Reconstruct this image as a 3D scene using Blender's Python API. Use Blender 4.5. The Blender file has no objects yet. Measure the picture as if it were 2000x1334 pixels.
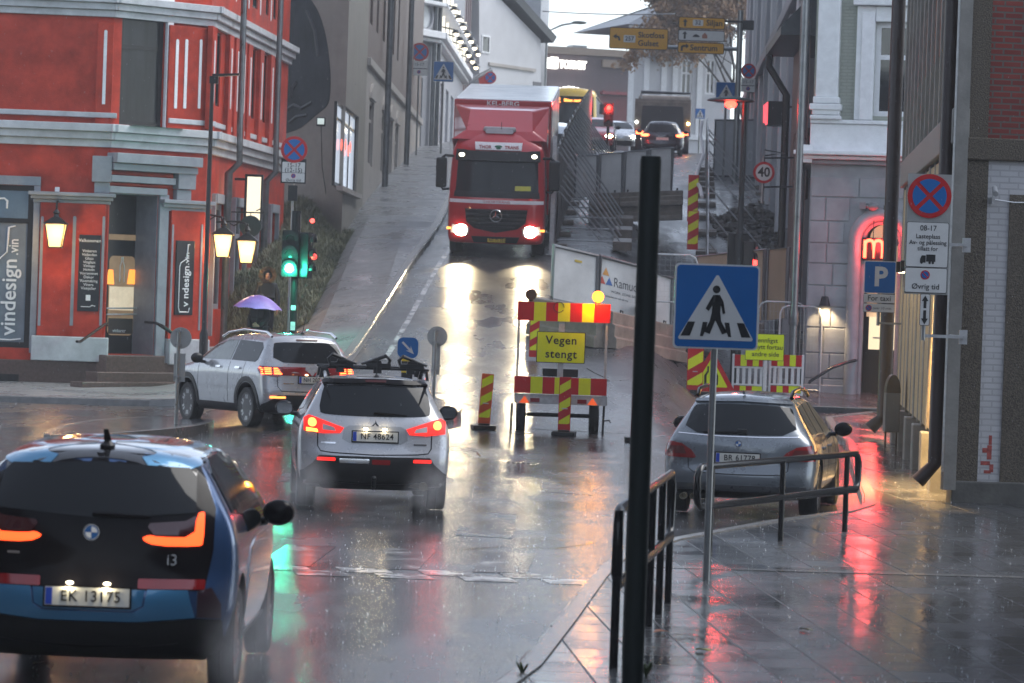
import bpy, bmesh, math, random
from mathutils import Vector, Matrix, geometry
from mathutils.bvhtree import BVHTree
R = math.radians
random.seed(7)
sc = bpy.context.scene
col = sc.collection

# ---------------------------------------------------------------- camera, world, sun, exposure
FPX, CH, ROLL, HOR = 7000.0, 2.65, R(2.0), 560.0
PITCH = math.atan((667 - HOR) * math.cos(ROLL) / FPX)
FWD = Vector((0, math.cos(PITCH), -math.sin(PITCH)))
UP0 = Vector((0, math.sin(PITCH), math.cos(PITCH)))
RT0 = Vector((1, 0, 0))
IR = RT0 * math.cos(ROLL) + UP0 * math.sin(ROLL)
IU = -RT0 * math.sin(ROLL) + UP0 * math.cos(ROLL)
CAM = Vector((0, 0, CH))
cam = bpy.data.cameras.new('camera')
camo = bpy.data.objects.new('camera', cam)
col.objects.link(camo)
camo.matrix_world = Matrix((
    (IR.x, IU.x, -FWD.x, 0), (IR.y, IU.y, -FWD.y, 0), (IR.z, IU.z, -FWD.z, CH), (0, 0, 0, 1)))
cam.sensor_fit = 'HORIZONTAL'
cam.sensor_width = 36
cam.lens = FPX * 36 / 2000
cam.clip_start, cam.clip_end = 1.0, 3000
cam.dof.use_dof = True
cam.dof.focus_distance = 48
cam.dof.aperture_fstop = 5.0
sc.camera = camo

SUN_EL, SUN_AZ = R(50), R(75)          # azimuth from +Y, towards the end of the street
world = bpy.data.worlds.new('World')
sc.world = world
world.use_nodes = True
nt = world.node_tree
bg = nt.nodes['Background']
sky = nt.nodes.new('ShaderNodeTexSky')
sky.sky_type = 'NISHITA'
sky.sun_disc = False
sky.sun_elevation = SUN_EL
sky.sun_rotation = SUN_AZ
sky.dust_density = 0.3
sky.air_density = 1.0
sky.ozone_density = 3.0
hsv = nt.nodes.new('ShaderNodeHueSaturation')
hsv.inputs['Saturation'].default_value = 0.5
nt.links.new(sky.outputs[0], hsv.inputs['Color'])
nt.links.new(hsv.outputs[0], bg.inputs['Color'])
bg.inputs['Strength'].default_value = 0.125
sl = bpy.data.lights.new('sun', 'SUN')
sl.energy = 1.2
sl.angle = R(40)
sl.color = (1.0, 0.97, 0.93)
so = bpy.data.objects.new('sun', sl)
col.objects.link(so)
sd = Vector((math.sin(SUN_AZ) * math.cos(SUN_EL), math.cos(SUN_AZ) * math.cos(SUN_EL), math.sin(SUN_EL)))
so.rotation_euler = sd.to_track_quat('Z', 'Y').to_euler()
so.location = (0, 60, 60)
vs = sc.view_settings
vs.view_transform = 'Standard'
vs.look = 'None'
vs.exposure = 1.45
vs.gamma = 1.0
sc.cycles.use_denoising = True
sc.cycles.max_bounces = 6
sc.cycles.diffuse_bounces = 3
sc.cycles.glossy_bounces = 4
sc.cycles.transmission_bounces = 4
sc.cycles.volume_bounces = 0
sc.cycles.transparent_max_bounces = 8
sc.cycles.sample_clamp_indirect = 6
sc.cycles.caustics_reflective = True
sc.cycles.use_adaptive_sampling = True

# ---------------------------------------------------------------- helpers
def ray(px, py):
    return (FWD + IR * ((px - 1000) / FPX) + IU * ((667 - py) / FPX))

def W(px, py, d):                       # the point at depth d seen at (px, py)
    r = ray(px, py)
    return CAM + r * (d / r.y)

def lerp(a, b, t):
    return a + (b - a) * t

def sstep(a, b, x):
    t = min(1, max(0, (x - a) / (b - a)))
    return t * t * (3 - 2 * t)

def interp(pts, x):
    if x <= pts[0][0]:
        return pts[0][1]
    for (x0, y0), (x1, y1) in zip(pts, pts[1:]):
        if x <= x1:
            return y0 + (y1 - y0) * (x - x0) / (x1 - x0)
    return pts[-1][1]

HP = [(-99, 0), (55, 0), (62, .15), (68, .55), (75, 1.25), (85, 2.5), (92, 3.4), (105, 4.7), (119, 5.95), (146, 8.1),
      (165, 9.1), (200, 9.9), (260, 10.1), (2000, 10.2)]

def hill(y):
    return sum(interp(HP, y + k) for k in (-2, -1, 0, 1, 2)) / 5

def zg(x, y):
    s = (18 * sstep(0, 4.5, -3.4 - x) + 16 * sstep(2.4, 5.2, x)) * (1 - sstep(84, 118, y))
    return hill(y - s)

def gp(x, y, dz=0.0):
    return Vector((x, y, zg(x, y) + dz))

def G(px, py, dz=0.0):                  # where the ray through (px, py) meets the ground (+dz)
    d, r = 12.0, ray(px, py)
    while d < 300:
        p = CAM + r * (d / r.y)
        if p.z < zg(p.x, p.y) + dz:
            break
        d += .25
    lo, hi = d - .25, d
    for _ in range(20):
        m = (lo + hi) / 2
        p = CAM + r * (m / r.y)
        if p.z < zg(p.x, p.y) + dz:
            hi = m
        else:
            lo = m
    return CAM + r * (hi / r.y)

MATS = {}

def mat(name, c=(.5, .5, .5), rough=.5, metal=0, var=.12, scale=4, bump=0, bscale=60, coat=0, emit=None, es=0, spec=.3,
        c2=None, stretch=None, trans=0, ior=None, alpha=1):
    if name in MATS:
        return MATS[name]
    m = bpy.data.materials.new(name)
    m.use_nodes = True
    n, l = m.node_tree.nodes, m.node_tree.links
    p = n['Principled BSDF']
    p.inputs['Roughness'].default_value = rough
    p.inputs['Metallic'].default_value = metal
    p.inputs['Coat Weight'].default_value = coat
    p.inputs['Coat Roughness'].default_value = .06
    p.inputs['Specular IOR Level'].default_value = spec
    p.inputs['Transmission Weight'].default_value = trans
    p.inputs['Alpha'].default_value = alpha
    if ior:
        p.inputs['IOR'].default_value = ior
    if emit:
        p.inputs['Emission Color'].default_value = (*emit, 1)
        p.inputs['Emission Strength'].default_value = es
    tc = n.new('ShaderNodeTexCoord')
    vec = tc.outputs['Object']
    if stretch:
        mp = n.new('ShaderNodeMapping')
        mp.inputs['Scale'].default_value = stretch
        l.new(vec, mp.inputs[0])
        vec = mp.outputs[0]
    if var or c2:
        no = n.new('ShaderNodeTexNoise')
        no.inputs['Scale'].default_value = scale
        no.inputs['Detail'].default_value = 6
        no.inputs['Roughness'].default_value = .65
        l.new(vec, no.inputs['Vector'])
        rp = n.new('ShaderNodeValToRGB')
        e = rp.color_ramp.elements
        e[0].position, e[1].position = .3, .7
        lo = tuple(x * (1 - var) for x in c)
        hi = tuple(min(1, x * (1 + var)) for x in (c2 or c))
        e[0].color = (*lo, 1)
        e[1].color = (*hi, 1)
        l.new(no.outputs['Fac'], rp.inputs[0])
        l.new(rp.outputs[0], p.inputs['Base Color'])
        mr = n.new('ShaderNodeMapRange')
        mr.inputs['To Min'].default_value = max(.02, rough * .75)
        mr.inputs['To Max'].default_value = min(1, rough * 1.25)
        l.new(no.outputs['Fac'], mr.inputs['Value'])
        l.new(mr.outputs[0], p.inputs['Roughness'])
    else:
        p.inputs['Base Color'].default_value = (*c, 1)
    if bump:
        nb = n.new('ShaderNodeTexNoise')
        nb.inputs['Scale'].default_value = bscale
        nb.inputs['Detail'].default_value = 4
        l.new(vec, nb.inputs['Vector'])
        bp = n.new('ShaderNodeBump')
        bp.inputs['Strength'].default_value = bump
        bp.inputs['Distance'].default_value = .02
        l.new(nb.outputs['Fac'], bp.inputs['Height'])
        l.new(bp.outputs[0], p.inputs['Normal'])
    MATS[name] = m
    return m

def brick_mat(name, c1, c2, mortar, bw=.25, bh=.075, rough=.5, msize=.012, bump=.4, stain=.25):
    m = mat(name, c1, rough)
    n, l = m.node_tree.nodes, m.node_tree.links
    p = n['Principled BSDF']
    tc = n.new('ShaderNodeTexCoord')
    sp = n.new('ShaderNodeSeparateXYZ')
    cb = n.new('ShaderNodeCombineXYZ')
    l.new(tc.outputs['Object'], sp.inputs[0])
    ad = n.new('ShaderNodeMath'); ad.operation = 'ADD'
    l.new(sp.outputs[0], ad.inputs[0]); l.new(sp.outputs[1], ad.inputs[1])
    l.new(ad.outputs[0], cb.inputs[0]); l.new(sp.outputs[2], cb.inputs[1])
    b = n.new('ShaderNodeTexBrick')
    b.inputs['Color1'].default_value = (*c1, 1)
    b.inputs['Color2'].default_value = (*c2, 1)
    b.inputs['Mortar'].default_value = (*mortar, 1)
    b.inputs['Scale'].default_value = 1
    b.inputs['Mortar Size'].default_value = msize
    b.inputs['Brick Width'].default_value = bw
    b.inputs['Row Height'].default_value = bh
    l.new(cb.outputs[0], b.inputs['Vector'])
    no = n.new('ShaderNodeTexNoise'); no.inputs['Scale'].default_value = 1.3; no.inputs['Detail'].default_value = 8
    l.new(tc.outputs['Object'], no.inputs['Vector'])
    mr = n.new('ShaderNodeMapRange')
    mr.inputs['To Min'].default_value = 1 - stain; mr.inputs['To Max'].default_value = 1 + stain
    l.new(no.outputs['Fac'], mr.inputs['Value'])
    mx = n.new('ShaderNodeVectorMath'); mx.operation = 'SCALE'
    l.new(b.outputs['Color'], mx.inputs[0]); l.new(mr.outputs[0], mx.inputs['Scale'])
    l.new(mx.outputs[0], p.inputs['Base Color'])
    bp = n.new('ShaderNodeBump'); bp.inputs['Strength'].default_value = bump; bp.inputs['Distance'].default_value = .01
    bp.invert = True
    l.new(b.outputs['Fac'], bp.inputs['Height']); l.new(bp.outputs[0], p.inputs['Normal'])
    return m

def glow(name, c, s):
    if name in MATS:
        return MATS[name]
    m = bpy.data.materials.new(name)
    m.use_nodes = True
    p = m.node_tree.nodes['Principled BSDF']
    p.inputs['Base Color'].default_value = (*[x * .5 for x in c], 1)
    p.inputs['Emission Color'].default_value = (*c, 1)
    p.inputs['Emission Strength'].default_value = s * .45
    MATS[name] = m
    return m

class B:                                # collects shapes into one mesh
    def __init__(s):
        s.v, s.f = [], []

    def add(s, vs, fs):
        o = len(s.v)
        s.v += [tuple(x) for x in vs]
        s.f += [tuple(i + o for i in f) for f in fs]
        return s

    def box(s, x0, x1, y0, y1, z0, z1, T=None):
        vs = [Vector((x, y, z)) for x in (x0, x1) for y in (y0, y1) for z in (z0, z1)]
        if T:
            vs = [T @ v for v in vs]
        return s.add(vs, [(0, 1, 3, 2), (4, 6, 7, 5), (0, 4, 5, 1), (2, 3, 7, 6), (0, 2, 6, 4), (1, 5, 7, 3)])

    def ex(s, poly, y0, y1, T=None):    # polygon in (x, z) extruded along y
        n = len(poly)
        vs = [Vector((x, y0, z)) for x, z in poly] + [Vector((x, y1, z)) for x, z in poly]
        if T:
            vs = [T @ v for v in vs]
        area = sum(poly[i][0] * poly[(i + 1) % n][1] - poly[(i + 1) % n][0] * poly[i][1] for i in range(n))
        fs = [tuple(range(n)), tuple(range(2 * n - 1, n - 1, -1))]
        fs += [((i + 1) % n, i, n + i, n + (i + 1) % n) for i in range(n)]
        if area < 0:
            fs = [tuple(reversed(f)) for f in fs]
        return s.add(vs, fs)

    def path(s, pts, r, n=8, r2=None, close=False):
        pts = [Vector(p) for p in pts]
        k = len(pts)
        ring = []
        up = None
        for i, p in enumerate(pts):
            a = pts[i - 1] if (i or close) else p
            b = pts[(i + 1) % k] if (i < k - 1 or close) else p
            d = (b - a).normalized()
            if up is None:
                up = d.orthogonal().normalized()
            up = (up - d * up.dot(d))
            up = up.normalized() if up.length > 1e-4 else d.orthogonal().normalized()
            w = d.cross(up)
            rr = r if r2 is None else lerp(r, r2, i / max(1, k - 1))
            if 0 < i < k - 1:
                c = ((p - a).normalized()).dot(d)
                rr /= max(.6, c)
            ring.append([p + (up * math.cos(t) + w * math.sin(t)) * rr for t in [2 * math.pi * j / n for j in range(n)]])
        vs = [v for q in ring for v in q]
        fs = []
        for i in range(k if close else k - 1):
            i2 = (i + 1) % k
            fs += [(i * n + j, i * n + (j + 1) % n, i2 * n + (j + 1) % n, i2 * n + j) for j in range(n)]
        if not close:
            fs += [tuple(range(n - 1, -1, -1)), tuple(range((k - 1) * n, k * n))]
        return s.add(vs, fs)

    def tube(s, a, b, r, n=10, r2=None):
        return s.path([a, b], r, n, r2)

    def lathe(s, prof, c=(0, 0, 0), n=24, T=None):    # profile (radius, z) turned about z
        vs, fs = [], []
        for r, z in prof:
            for j in range(n):
                t = 2 * math.pi * j / n
                vs.append(Vector((r * math.cos(t), r * math.sin(t), z)))
        k = len(prof)
        for i in range(k - 1):
            fs += [(i * n + j, i * n + (j + 1) % n, (i + 1) * n + (j + 1) % n, (i + 1) * n + j) for j in range(n)]
        if prof[0][0] > 1e-5:
            fs.append(tuple(range(n - 1, -1, -1)))
        if prof[-1][0] > 1e-5:
            fs.append(tuple(range((k - 1) * n, k * n)))
        if T:
            vs = [T @ v for v in vs]
        c = Vector(c)
        return s.add([v + c for v in vs], fs)

    def disc(s, x, z, r, y0, y1, n=32):
        return s.ex([(x + r * math.cos(2 * math.pi * i / n), z + r * math.sin(2 * math.pi * i / n)) for i in range(n)], y0, y1)

    def sph(s, c, r, nu=14, nv=9, jit=0):
        c = Vector(c)
        if not hasattr(r, '__len__'):
            r = (r, r, r)
        vs, fs = [], []
        for i in range(nv + 1):
            ph = math.pi * i / nv
            for j in range(nu):
                t = 2 * math.pi * j / nu
                k = 1 + random.uniform(-jit, jit)
                vs.append(c + Vector((r[0] * math.sin(ph) * math.cos(t), r[1] * math.sin(ph) * math.sin(t), r[2] * math.cos(ph))) * k)
        for i in range(nv):
            for j in range(nu):
                fs.append((i * nu + j, (i + 1) * nu + j, (i + 1) * nu + (j + 1) % nu, i * nu + (j + 1) % nu))
        return s.add(vs, fs)

    def build(s, name, m, parent=None, T=None, smooth=None, bevel=0, seg=2, fix=False):
        me = bpy.data.meshes.new(name)
        me.from_pydata(s.v, [], s.f)
        if fix:
            bm = bmesh.new(); bm.from_mesh(me)
            bmesh.ops.remove_doubles(bm, verts=bm.verts, dist=1e-5)
            bmesh.ops.recalc_face_normals(bm, faces=bm.faces)
            bm.to_mesh(me); bm.free()
        me.materials.append(m)
        if smooth:
            me.polygons.foreach_set('use_smooth', [True] * len(me.polygons))
            me.set_sharp_from_angle(angle=R(smooth))
        me.update()
        return place(name, me, parent, T, bevel, seg)

def place(name, me, parent=None, T=None, bevel=0, seg=2):
    o = bpy.data.objects.new(name, me)
    col.objects.link(o)
    if parent:
        o.parent = parent
    if T is not None:
        o.matrix_basis = (wm(parent).inverted() @ T) if parent else T
    if bevel:
        b = o.modifiers.new('edge', 'BEVEL')
        b.width, b.segments, b.limit_method, b.angle_limit = bevel, seg, 'ANGLE', R(40)
    return o

def wm(o):
    return wm(o.parent) @ o.matrix_basis if o.parent else o.matrix_basis.copy()

def tag(o, label=None, cat=None, group=None, kind=None):
    if label: o['label'] = label
    if cat: o['category'] = cat
    if group: o['group'] = group
    if kind: o['kind'] = kind
    return o

def thing(name, loc, label, cat, rz=0, group=None, M=None):
    o = bpy.data.objects.new(name, None)
    o.empty_display_size = .2
    col.objects.link(o)
    o.matrix_basis = M if M is not None else Matrix.Translation(Vector(loc)) @ Matrix.Rotation(rz, 4, 'Z')
    return tag(o, label, cat, group)

def copy_tree(o, parent=None):
    c = o.copy()
    col.objects.link(c)
    if parent: c.parent = parent
    for ch in [x for x in o.children]:
        copy_tree(ch, c)
    return c

def text(body, name, m, parent, x, y, z, size, ext=.002, align='CENTER', T=None, sx=1.0, bold=0, rot=0, space=1.0, fit=None):
    cu = bpy.data.curves.new('lettering', 'FONT')
    cu.body = body
    cu.size = size
    cu.extrude = ext
    cu.align_x = align
    cu.align_y = 'CENTER'
    cu.offset = bold
    cu.resolution_u = 3
    cu.space_character = space
    ob = bpy.data.objects.new('lettering', cu)
    me = bpy.data.meshes.new_from_object(ob)
    bpy.data.objects.remove(ob)
    if fit:                              # stretch the line to a given length
        xs_ = [v.co.x for v in me.vertices]; sx = fit / (max(xs_) - min(xs_))
    me.transform(Matrix.Translation((x, y, z)) @ Matrix.Rotation(R(90), 4, 'X') @ Matrix.Rotation(rot, 4, 'Z') @ Matrix.Diagonal((sx, 1, 1, 1)))
    me.materials.clear()
    me.materials.append(m)
    return place(name, me, parent, T)

class Wall:                             # a vertical plane from P0 to P1 (as seen from outside, left to right)
    def __init__(s, P0, P1, z):
        s.P0 = Vector((P0[0], P0[1], z))
        u = Vector((P1[0] - P0[0], P1[1] - P0[1], 0))
        s.L = u.length
        s.u = u.normalized()
        s.n = Vector((s.u.y, -s.u.x, 0))
        s.T = Matrix(((s.u.x, -s.n.x, 0, s.P0.x), (s.u.y, -s.n.y, 0, s.P0.y), (0, 0, 1, z), (0, 0, 0, 1)))

    def ac(s, px, py, off=0):           # (along, up) of the point seen at (px, py), off metres in front of the plane
        r = ray(px, py)
        q = s.P0 + s.n * off
        t = (q - CAM).dot(s.n) / r.dot(s.n)
        h = CAM + r * t - s.P0
        return h.dot(s.u), h.z

    def rect(s, x0, y0, x1, y1, off=0): # pixel box -> (a0, a1, c0, c1), taken at its middle lines
        a0 = s.ac(x0, (y0 + y1) / 2, off)[0]; a1 = s.ac(x1, (y0 + y1) / 2, off)[0]
        c0 = s.ac((x0 + x1) / 2, y1, off)[1]; c1 = s.ac((x0 + x1) / 2, y0, off)[1]
        return a0, a1, c0, c1

    def a(s, px, py=560, off=0): return s.ac(px, py, off)[0]
    def c(s, px, py, off=0): return s.ac(px, py, off)[1]

def wall_mesh(b, L0, L1, z0, z1, ops, depth=.22):
    A = sorted({L0, L1, *[v for o in ops for v in o[:2] if L0 < v < L1]})
    C = sorted({z0, z1, *[v for o in ops for v in o[2:4] if z0 < v < z1]})
    for a0, a1 in zip(A, A[1:]):
        for c0, c1 in zip(C, C[1:]):
            am, cm = (a0 + a1) / 2, (c0 + c1) / 2
            if any(o[0] < am < o[1] and o[2] < cm < o[3] for o in ops):
                continue
            b.add([(a0, 0, c0), (a1, 0, c0), (a1, 0, c1), (a0, 0, c1)], [(0, 1, 2, 3)])
    for o in ops:
        a0, a1, c0, c1 = max(o[0], L0), min(o[1], L1), max(o[2], z0), min(o[3], z1)
        d = o[4] if len(o) > 4 else depth
        b.add([(a0, 0, c0), (a1, 0, c0), (a1, 0, c1), (a0, 0, c1), (a0, d, c0), (a1, d, c0), (a1, d, c1), (a0, d, c1)],
              [(0, 4, 5, 1), (1, 5, 6, 2), (2, 6, 7, 3), (3, 7, 4, 0)])
    return b

def window(parent, T, a0, a1, c0, c1, frame_m, pane_m, y=.12, fr=.07, mull=(), trans=(), name='window', extra=None):
    b = B()
    b.box(a0, a0 + fr, y - .03, y + .05, c0, c1).box(a1 - fr, a1, y - .03, y + .05, c0, c1)
    b.box(a0 + fr, a1 - fr, y - .03, y + .05, c1 - fr, c1).box(a0 + fr, a1 - fr, y - .03, y + .05, c0, c0 + fr)
    for t in trans:
        zc = lerp(c0, c1, t)
        b.box(a0 + fr, a1 - fr, y - .025, y + .045, zc - fr * .45, zc + fr * .45)
    for t in mull:
        xc = lerp(a0, a1, t)
        b.box(xc - fr * .45, xc + fr * .45, y - .022, y + .042, c0 + fr, c1 - fr)
    f = b.build(name, frame_m, parent, T)
    B().box(a0 + fr * .5, a1 - fr * .5, y + .01, y + .03, c0 + fr * .5, c1 - fr * .5).build('pane', pane_m, f)
    return f

def chaikin(p, it=1, f=.25):
    for _ in range(it):
        q = []
        for a, b in zip(p, p[1:] + p[:1]):
            q += [(lerp(a[0], b[0], f), lerp(a[1], b[1], f)), (lerp(a[0], b[0], 1 - f), lerp(a[1], b[1], 1 - f))]
        p = q
    return p

def inside(p, x, y):
    c = False
    for (x0, y0), (x1, y1) in zip(p, p[1:] + p[:1]):
        if (y0 > y) != (y1 > y) and x < (x1 - x0) * (y - y0) / (y1 - y0) + x0:
            c = not c
    return c

def tri_fill(poly, step):
    pts = []
    for a, b in zip(poly, poly[1:] + poly[:1]):
        k = max(1, int(math.hypot(b[0] - a[0], b[1] - a[1]) / step))
        pts += [(lerp(a[0], b[0], i / k), lerp(a[1], b[1], i / k)) for i in range(k)]
    nb = len(pts)
    x0, x1 = min(p[0] for p in pts), max(p[0] for p in pts)
    y0, y1 = min(p[1] for p in pts), max(p[1] for p in pts)
    i = x0 + step * .5
    while i < x1:
        j = y0 + step * .5
        while j < y1:
            if inside(poly, i, j) and min((i - p[0]) ** 2 + (j - p[1]) ** 2 for p in pts[:nb]) > (step * .35) ** 2:
                pts.append((i, j))
            j += step
        i += step
    r = geometry.delaunay_2d_cdt([Vector(p) for p in pts], [(k, (k + 1) % nb) for k in range(nb)], [], 1, 1e-6)
    return [(v.x, v.y) for v in r[0]], [tuple(f) for f in r[2]]

def grow(poly, d):
    """Polygon offset outwards by d (inwards if negative)."""
    n = len(poly)
    area = sum(poly[i][0] * poly[(i + 1) % n][1] - poly[(i + 1) % n][0] * poly[i][1] for i in range(n))
    s = 1 if area > 0 else -1
    out = []
    for i in range(n):
        a, p, b = Vector(poly[i - 1]), Vector(poly[i]), Vector(poly[(i + 1) % n])
        e0, e1 = (p - a).normalized(), (b - p).normalized()
        n0, n1 = Vector((e0.y, -e0.x)) * s, Vector((e1.y, -e1.x)) * s
        m = (n0 + n1)
        m = m.normalized() if m.length > 1e-5 else n0
        q = p + m * d / max(.5, m.dot(n0))
        out.append((q.x, q.y))
    return out

def rrect(x0, z0, x1, z1, r, n=5):
    out = []
    for cx, cz, a in ((x1 - r, z1 - r, 0), (x0 + r, z1 - r, 90), (x0 + r, z0 + r, 180), (x1 - r, z0 + r, 270)):
        out += [(cx + r * math.cos(R(a + 90 * i / n)), cz + r * math.sin(R(a + 90 * i / n))) for i in range(n + 1)]
    return out

def lamp(name, parent, loc, c, e, r=.05, spot=None, aim=None):
    l = bpy.data.lights.new(name, 'SPOT' if spot else 'POINT')
    l.energy, l.color, l.shadow_soft_size = e, c, r
    if spot:
        l.spot_size, l.spot_blend = spot, .6
    o = bpy.data.objects.new(name, l)
    col.objects.link(o)
    if parent: o.parent = parent
    o.location = loc
    if aim:
        o.rotation_euler = (-Vector(aim)).to_track_quat('Z', 'Y').to_euler()
    return o

# ---------------------------------------------------------------- ground, pavements, kerbs, markings
def wet_mat(name, c, c2, r0, r1, pscale=.35, stretch=(1, .35, 1), fine=14, bump=.12, slabs=None, rot=0, joint=(.03, .03, .032), ior=1.38, coarse=None):
    m = bpy.data.materials.new(name)
    m.use_nodes = True
    n, l = m.node_tree.nodes, m.node_tree.links
    p = n['Principled BSDF']
    p.inputs['IOR'].default_value = ior
    tc = n.new('ShaderNodeTexCoord')
    mp = n.new('ShaderNodeMapping')
    mp.inputs['Scale'].default_value = stretch
    l.new(tc.outputs['Object'], mp.inputs[0])
    pu = n.new('ShaderNodeTexNoise')
    pu.inputs['Scale'].default_value = pscale
    pu.inputs['Detail'].default_value = 5
    pu.inputs['Roughness'].default_value = .6
    l.new(mp.outputs[0], pu.inputs['Vector'])
    rr = n.new('ShaderNodeMapRange')
    rr.interpolation_type = 'SMOOTHSTEP'
    for k, v in (('From Min', .36), ('From Max', .64), ('To Min', r0), ('To Max', r1)):
        rr.inputs[k].default_value = v
    l.new(pu.outputs['Fac'], rr.inputs['Value'])
    fn = n.new('ShaderNodeTexNoise')
    fn.inputs['Scale'].default_value = fine
    fn.inputs['Detail'].default_value = 3
    l.new(tc.outputs['Object'], fn.inputs['Vector'])
    mx = n.new('ShaderNodeMix'); mx.data_type = 'RGBA'
    mx.inputs['A'].default_value = (*c, 1); mx.inputs['B'].default_value = (*c2, 1)
    l.new(fn.outputs['Fac'], mx.inputs['Factor'])
    colr, rough = mx.outputs['Result'], rr.outputs[0]
    bp = n.new('ShaderNodeBump')
    bp.inputs['Strength'].default_value = bump
    bp.inputs['Distance'].default_value = .02
    hgt = fn.outputs['Fac']
    if slabs:
        m2 = n.new('ShaderNodeMapping')
        m2.inputs['Rotation'].default_value = (0, 0, rot)
        l.new(tc.outputs['Object'], m2.inputs[0])
        b = n.new('ShaderNodeTexBrick')
        b.inputs['Color1'].default_value = (0, 0, 0, 1); b.inputs['Color2'].default_value = (1, 1, 1, 1)
        b.inputs['Mortar'].default_value = (.5, .5, .5, 1)
        b.inputs['Scale'].default_value = 1
        b.inputs['Mortar Size'].default_value = .009
        b.inputs['Brick Width'].default_value = slabs[0]; b.inputs['Row Height'].default_value = slabs[1]
        l.new(m2.outputs[0], b.inputs['Vector'])
        # joints darker, every slab a little rougher or smoother than the next
        m3 = n.new('ShaderNodeMix'); m3.data_type = 'RGBA'
        m3.inputs['B'].default_value = (*joint, 1)
        l.new(b.outputs['Fac'], m3.inputs['Factor']); l.new(colr, m3.inputs['A'])
        colr = m3.outputs['Result']
        ma = n.new('ShaderNodeMath'); ma.operation = 'MULTIPLY_ADD'
        ma.inputs[1].default_value = .12
        l.new(b.outputs['Color'], ma.inputs[0]); l.new(rough, ma.inputs[2])
        mb = n.new('ShaderNodeMath'); mb.operation = 'MULTIPLY_ADD'
        mb.inputs[1].default_value = .3
        l.new(b.outputs['Fac'], mb.inputs[0]); l.new(ma.outputs[0], mb.inputs[2])
        rough = mb.outputs[0]
        mc = n.new('ShaderNodeMath'); mc.operation = 'MULTIPLY_ADD'
        mc.inputs[1].default_value = -.5
        l.new(b.outputs['Fac'], mc.inputs[0]); l.new(fn.outputs['Fac'], mc.inputs[2])
        hgt = mc.outputs[0]
    if coarse:                           # coarser, worn asphalt from y0 to y1 onwards
        sx_ = n.new('ShaderNodeSeparateXYZ'); l.new(tc.outputs['Object'], sx_.inputs[0])
        cm = n.new('ShaderNodeMapRange'); cm.interpolation_type = 'SMOOTHSTEP'
        for k, q in (('From Min', coarse[0]), ('From Max', coarse[1]), ('To Min', 0), ('To Max', coarse[2])): cm.inputs[k].default_value = q
        l.new(sx_.outputs[1], cm.inputs['Value'])
        ca = n.new('ShaderNodeMath'); ca.operation = 'ADD'
        l.new(rough, ca.inputs[0]); l.new(cm.outputs[0], ca.inputs[1]); rough = ca.outputs[0]
        m5 = n.new('ShaderNodeMapping'); m5.inputs['Scale'].default_value = (1.1, .05, 1)      # wheel tracks
        l.new(tc.outputs['Object'], m5.inputs[0])
        wt = n.new('ShaderNodeTexNoise'); wt.inputs['Scale'].default_value = 1.0; wt.inputs['Detail'].default_value = 2
        l.new(m5.outputs[0], wt.inputs['Vector'])
        cb = n.new('ShaderNodeMath'); cb.operation = 'MULTIPLY_ADD'; cb.inputs[1].default_value = .22
        co = n.new('ShaderNodeMath'); co.operation = 'ADD'; co.inputs[1].default_value = -.09; co.use_clamp = True
        l.new(wt.outputs['Fac'], cb.inputs[0]); l.new(rough, cb.inputs[2]); l.new(cb.outputs[0], co.inputs[0]); rough = co.outputs[0]
    l.new(colr, p.inputs['Base Color'])
    l.new(rough, p.inputs['Roughness'])
    l.new(hgt, bp.inputs['Height'])
    l.new(bp.outputs[0], p.inputs['Normal'])
    MATS[name] = m
    return m

asphalt = wet_mat('wet_asphalt', (.028, .028, .031), (.06, .06, .063), .05, .25, pscale=.8, coarse=(60, 74, .13), bump=.17, fine=42)
pave_hill = wet_mat('wet_pavement', (.10, .105, .11), (.26, .265, .27), .22, .52, pscale=.8, stretch=(1, .8, 1), bump=.4, fine=7)
slab = wet_mat('wet_slabs', (.04, .042, .046), (.075, .077, .08), .04, .2, pscale=.6, stretch=(1, .6, 1), slabs=(.62, .42), rot=R(-93.7), joint=(.02, .02, .02), bump=.15)
kerb_m = mat('kerb_granite', (.16, .155, .15), .22, var=.3, scale=9, bump=.25, bscale=30)

def grid_sheet(name, xs, ys, m, z):
    vs = [(x, y, z(x, y)) for y in ys for x in xs]
    k = len(xs)
    fs = [(j * k + i, j * k + i + 1, (j + 1) * k + i + 1, (j + 1) * k + i) for j in range(len(ys) - 1) for i in range(k - 1)]
    return B().add(vs, fs).build(name, m, smooth=60)

def fr(a, b, s):
    return [a + i * s for i in range(int(round((b - a) / s)) + 1)]

xs = [-320, -180, -90, -40, -25] + fr(-16, 16, .5) + [25, 40, 90, 180, 320]
ys = [-80, 0, 10] + fr(20, 54, 4) + fr(56, 160, 1) + fr(164, 272, 6) + [400, 620]
tag(grid_sheet('ground', xs, ys, asphalt, zg), kind='structure')

def raised(name, poly, m, dz=.12, step=.8, skirt=.3):
    v, f = tri_fill(poly, step)
    b = B()
    b.add([gp(x, y, dz) for x, y in v], f)
    n = len(poly)
    for i in range(n):
        a, c = poly[i], poly[(i + 1) % n]
        k = max(1, int(math.hypot(c[0] - a[0], c[1] - a[1]) / step))
        for j in range(k):
            p, q = [(lerp(a[0], c[0], t / k), lerp(a[1], c[1], t / k)) for t in (j, j + 1)]
            b.add([gp(*p, dz), gp(*q, dz), gp(*q, dz - skirt), gp(*p, dz - skirt)], [(0, 1, 2, 3)])
    return tag(b.build(name, m), kind='structure')

def densify(pl, s=.7):
    out = []
    for a, b in zip(pl, pl[1:]):
        k = max(1, int((Vector(b) - Vector(a)).length / s))
        out += [tuple(Vector(a).lerp(Vector(b), i / k)) for i in range(k)]
    return out + [tuple(pl[-1])]

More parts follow.
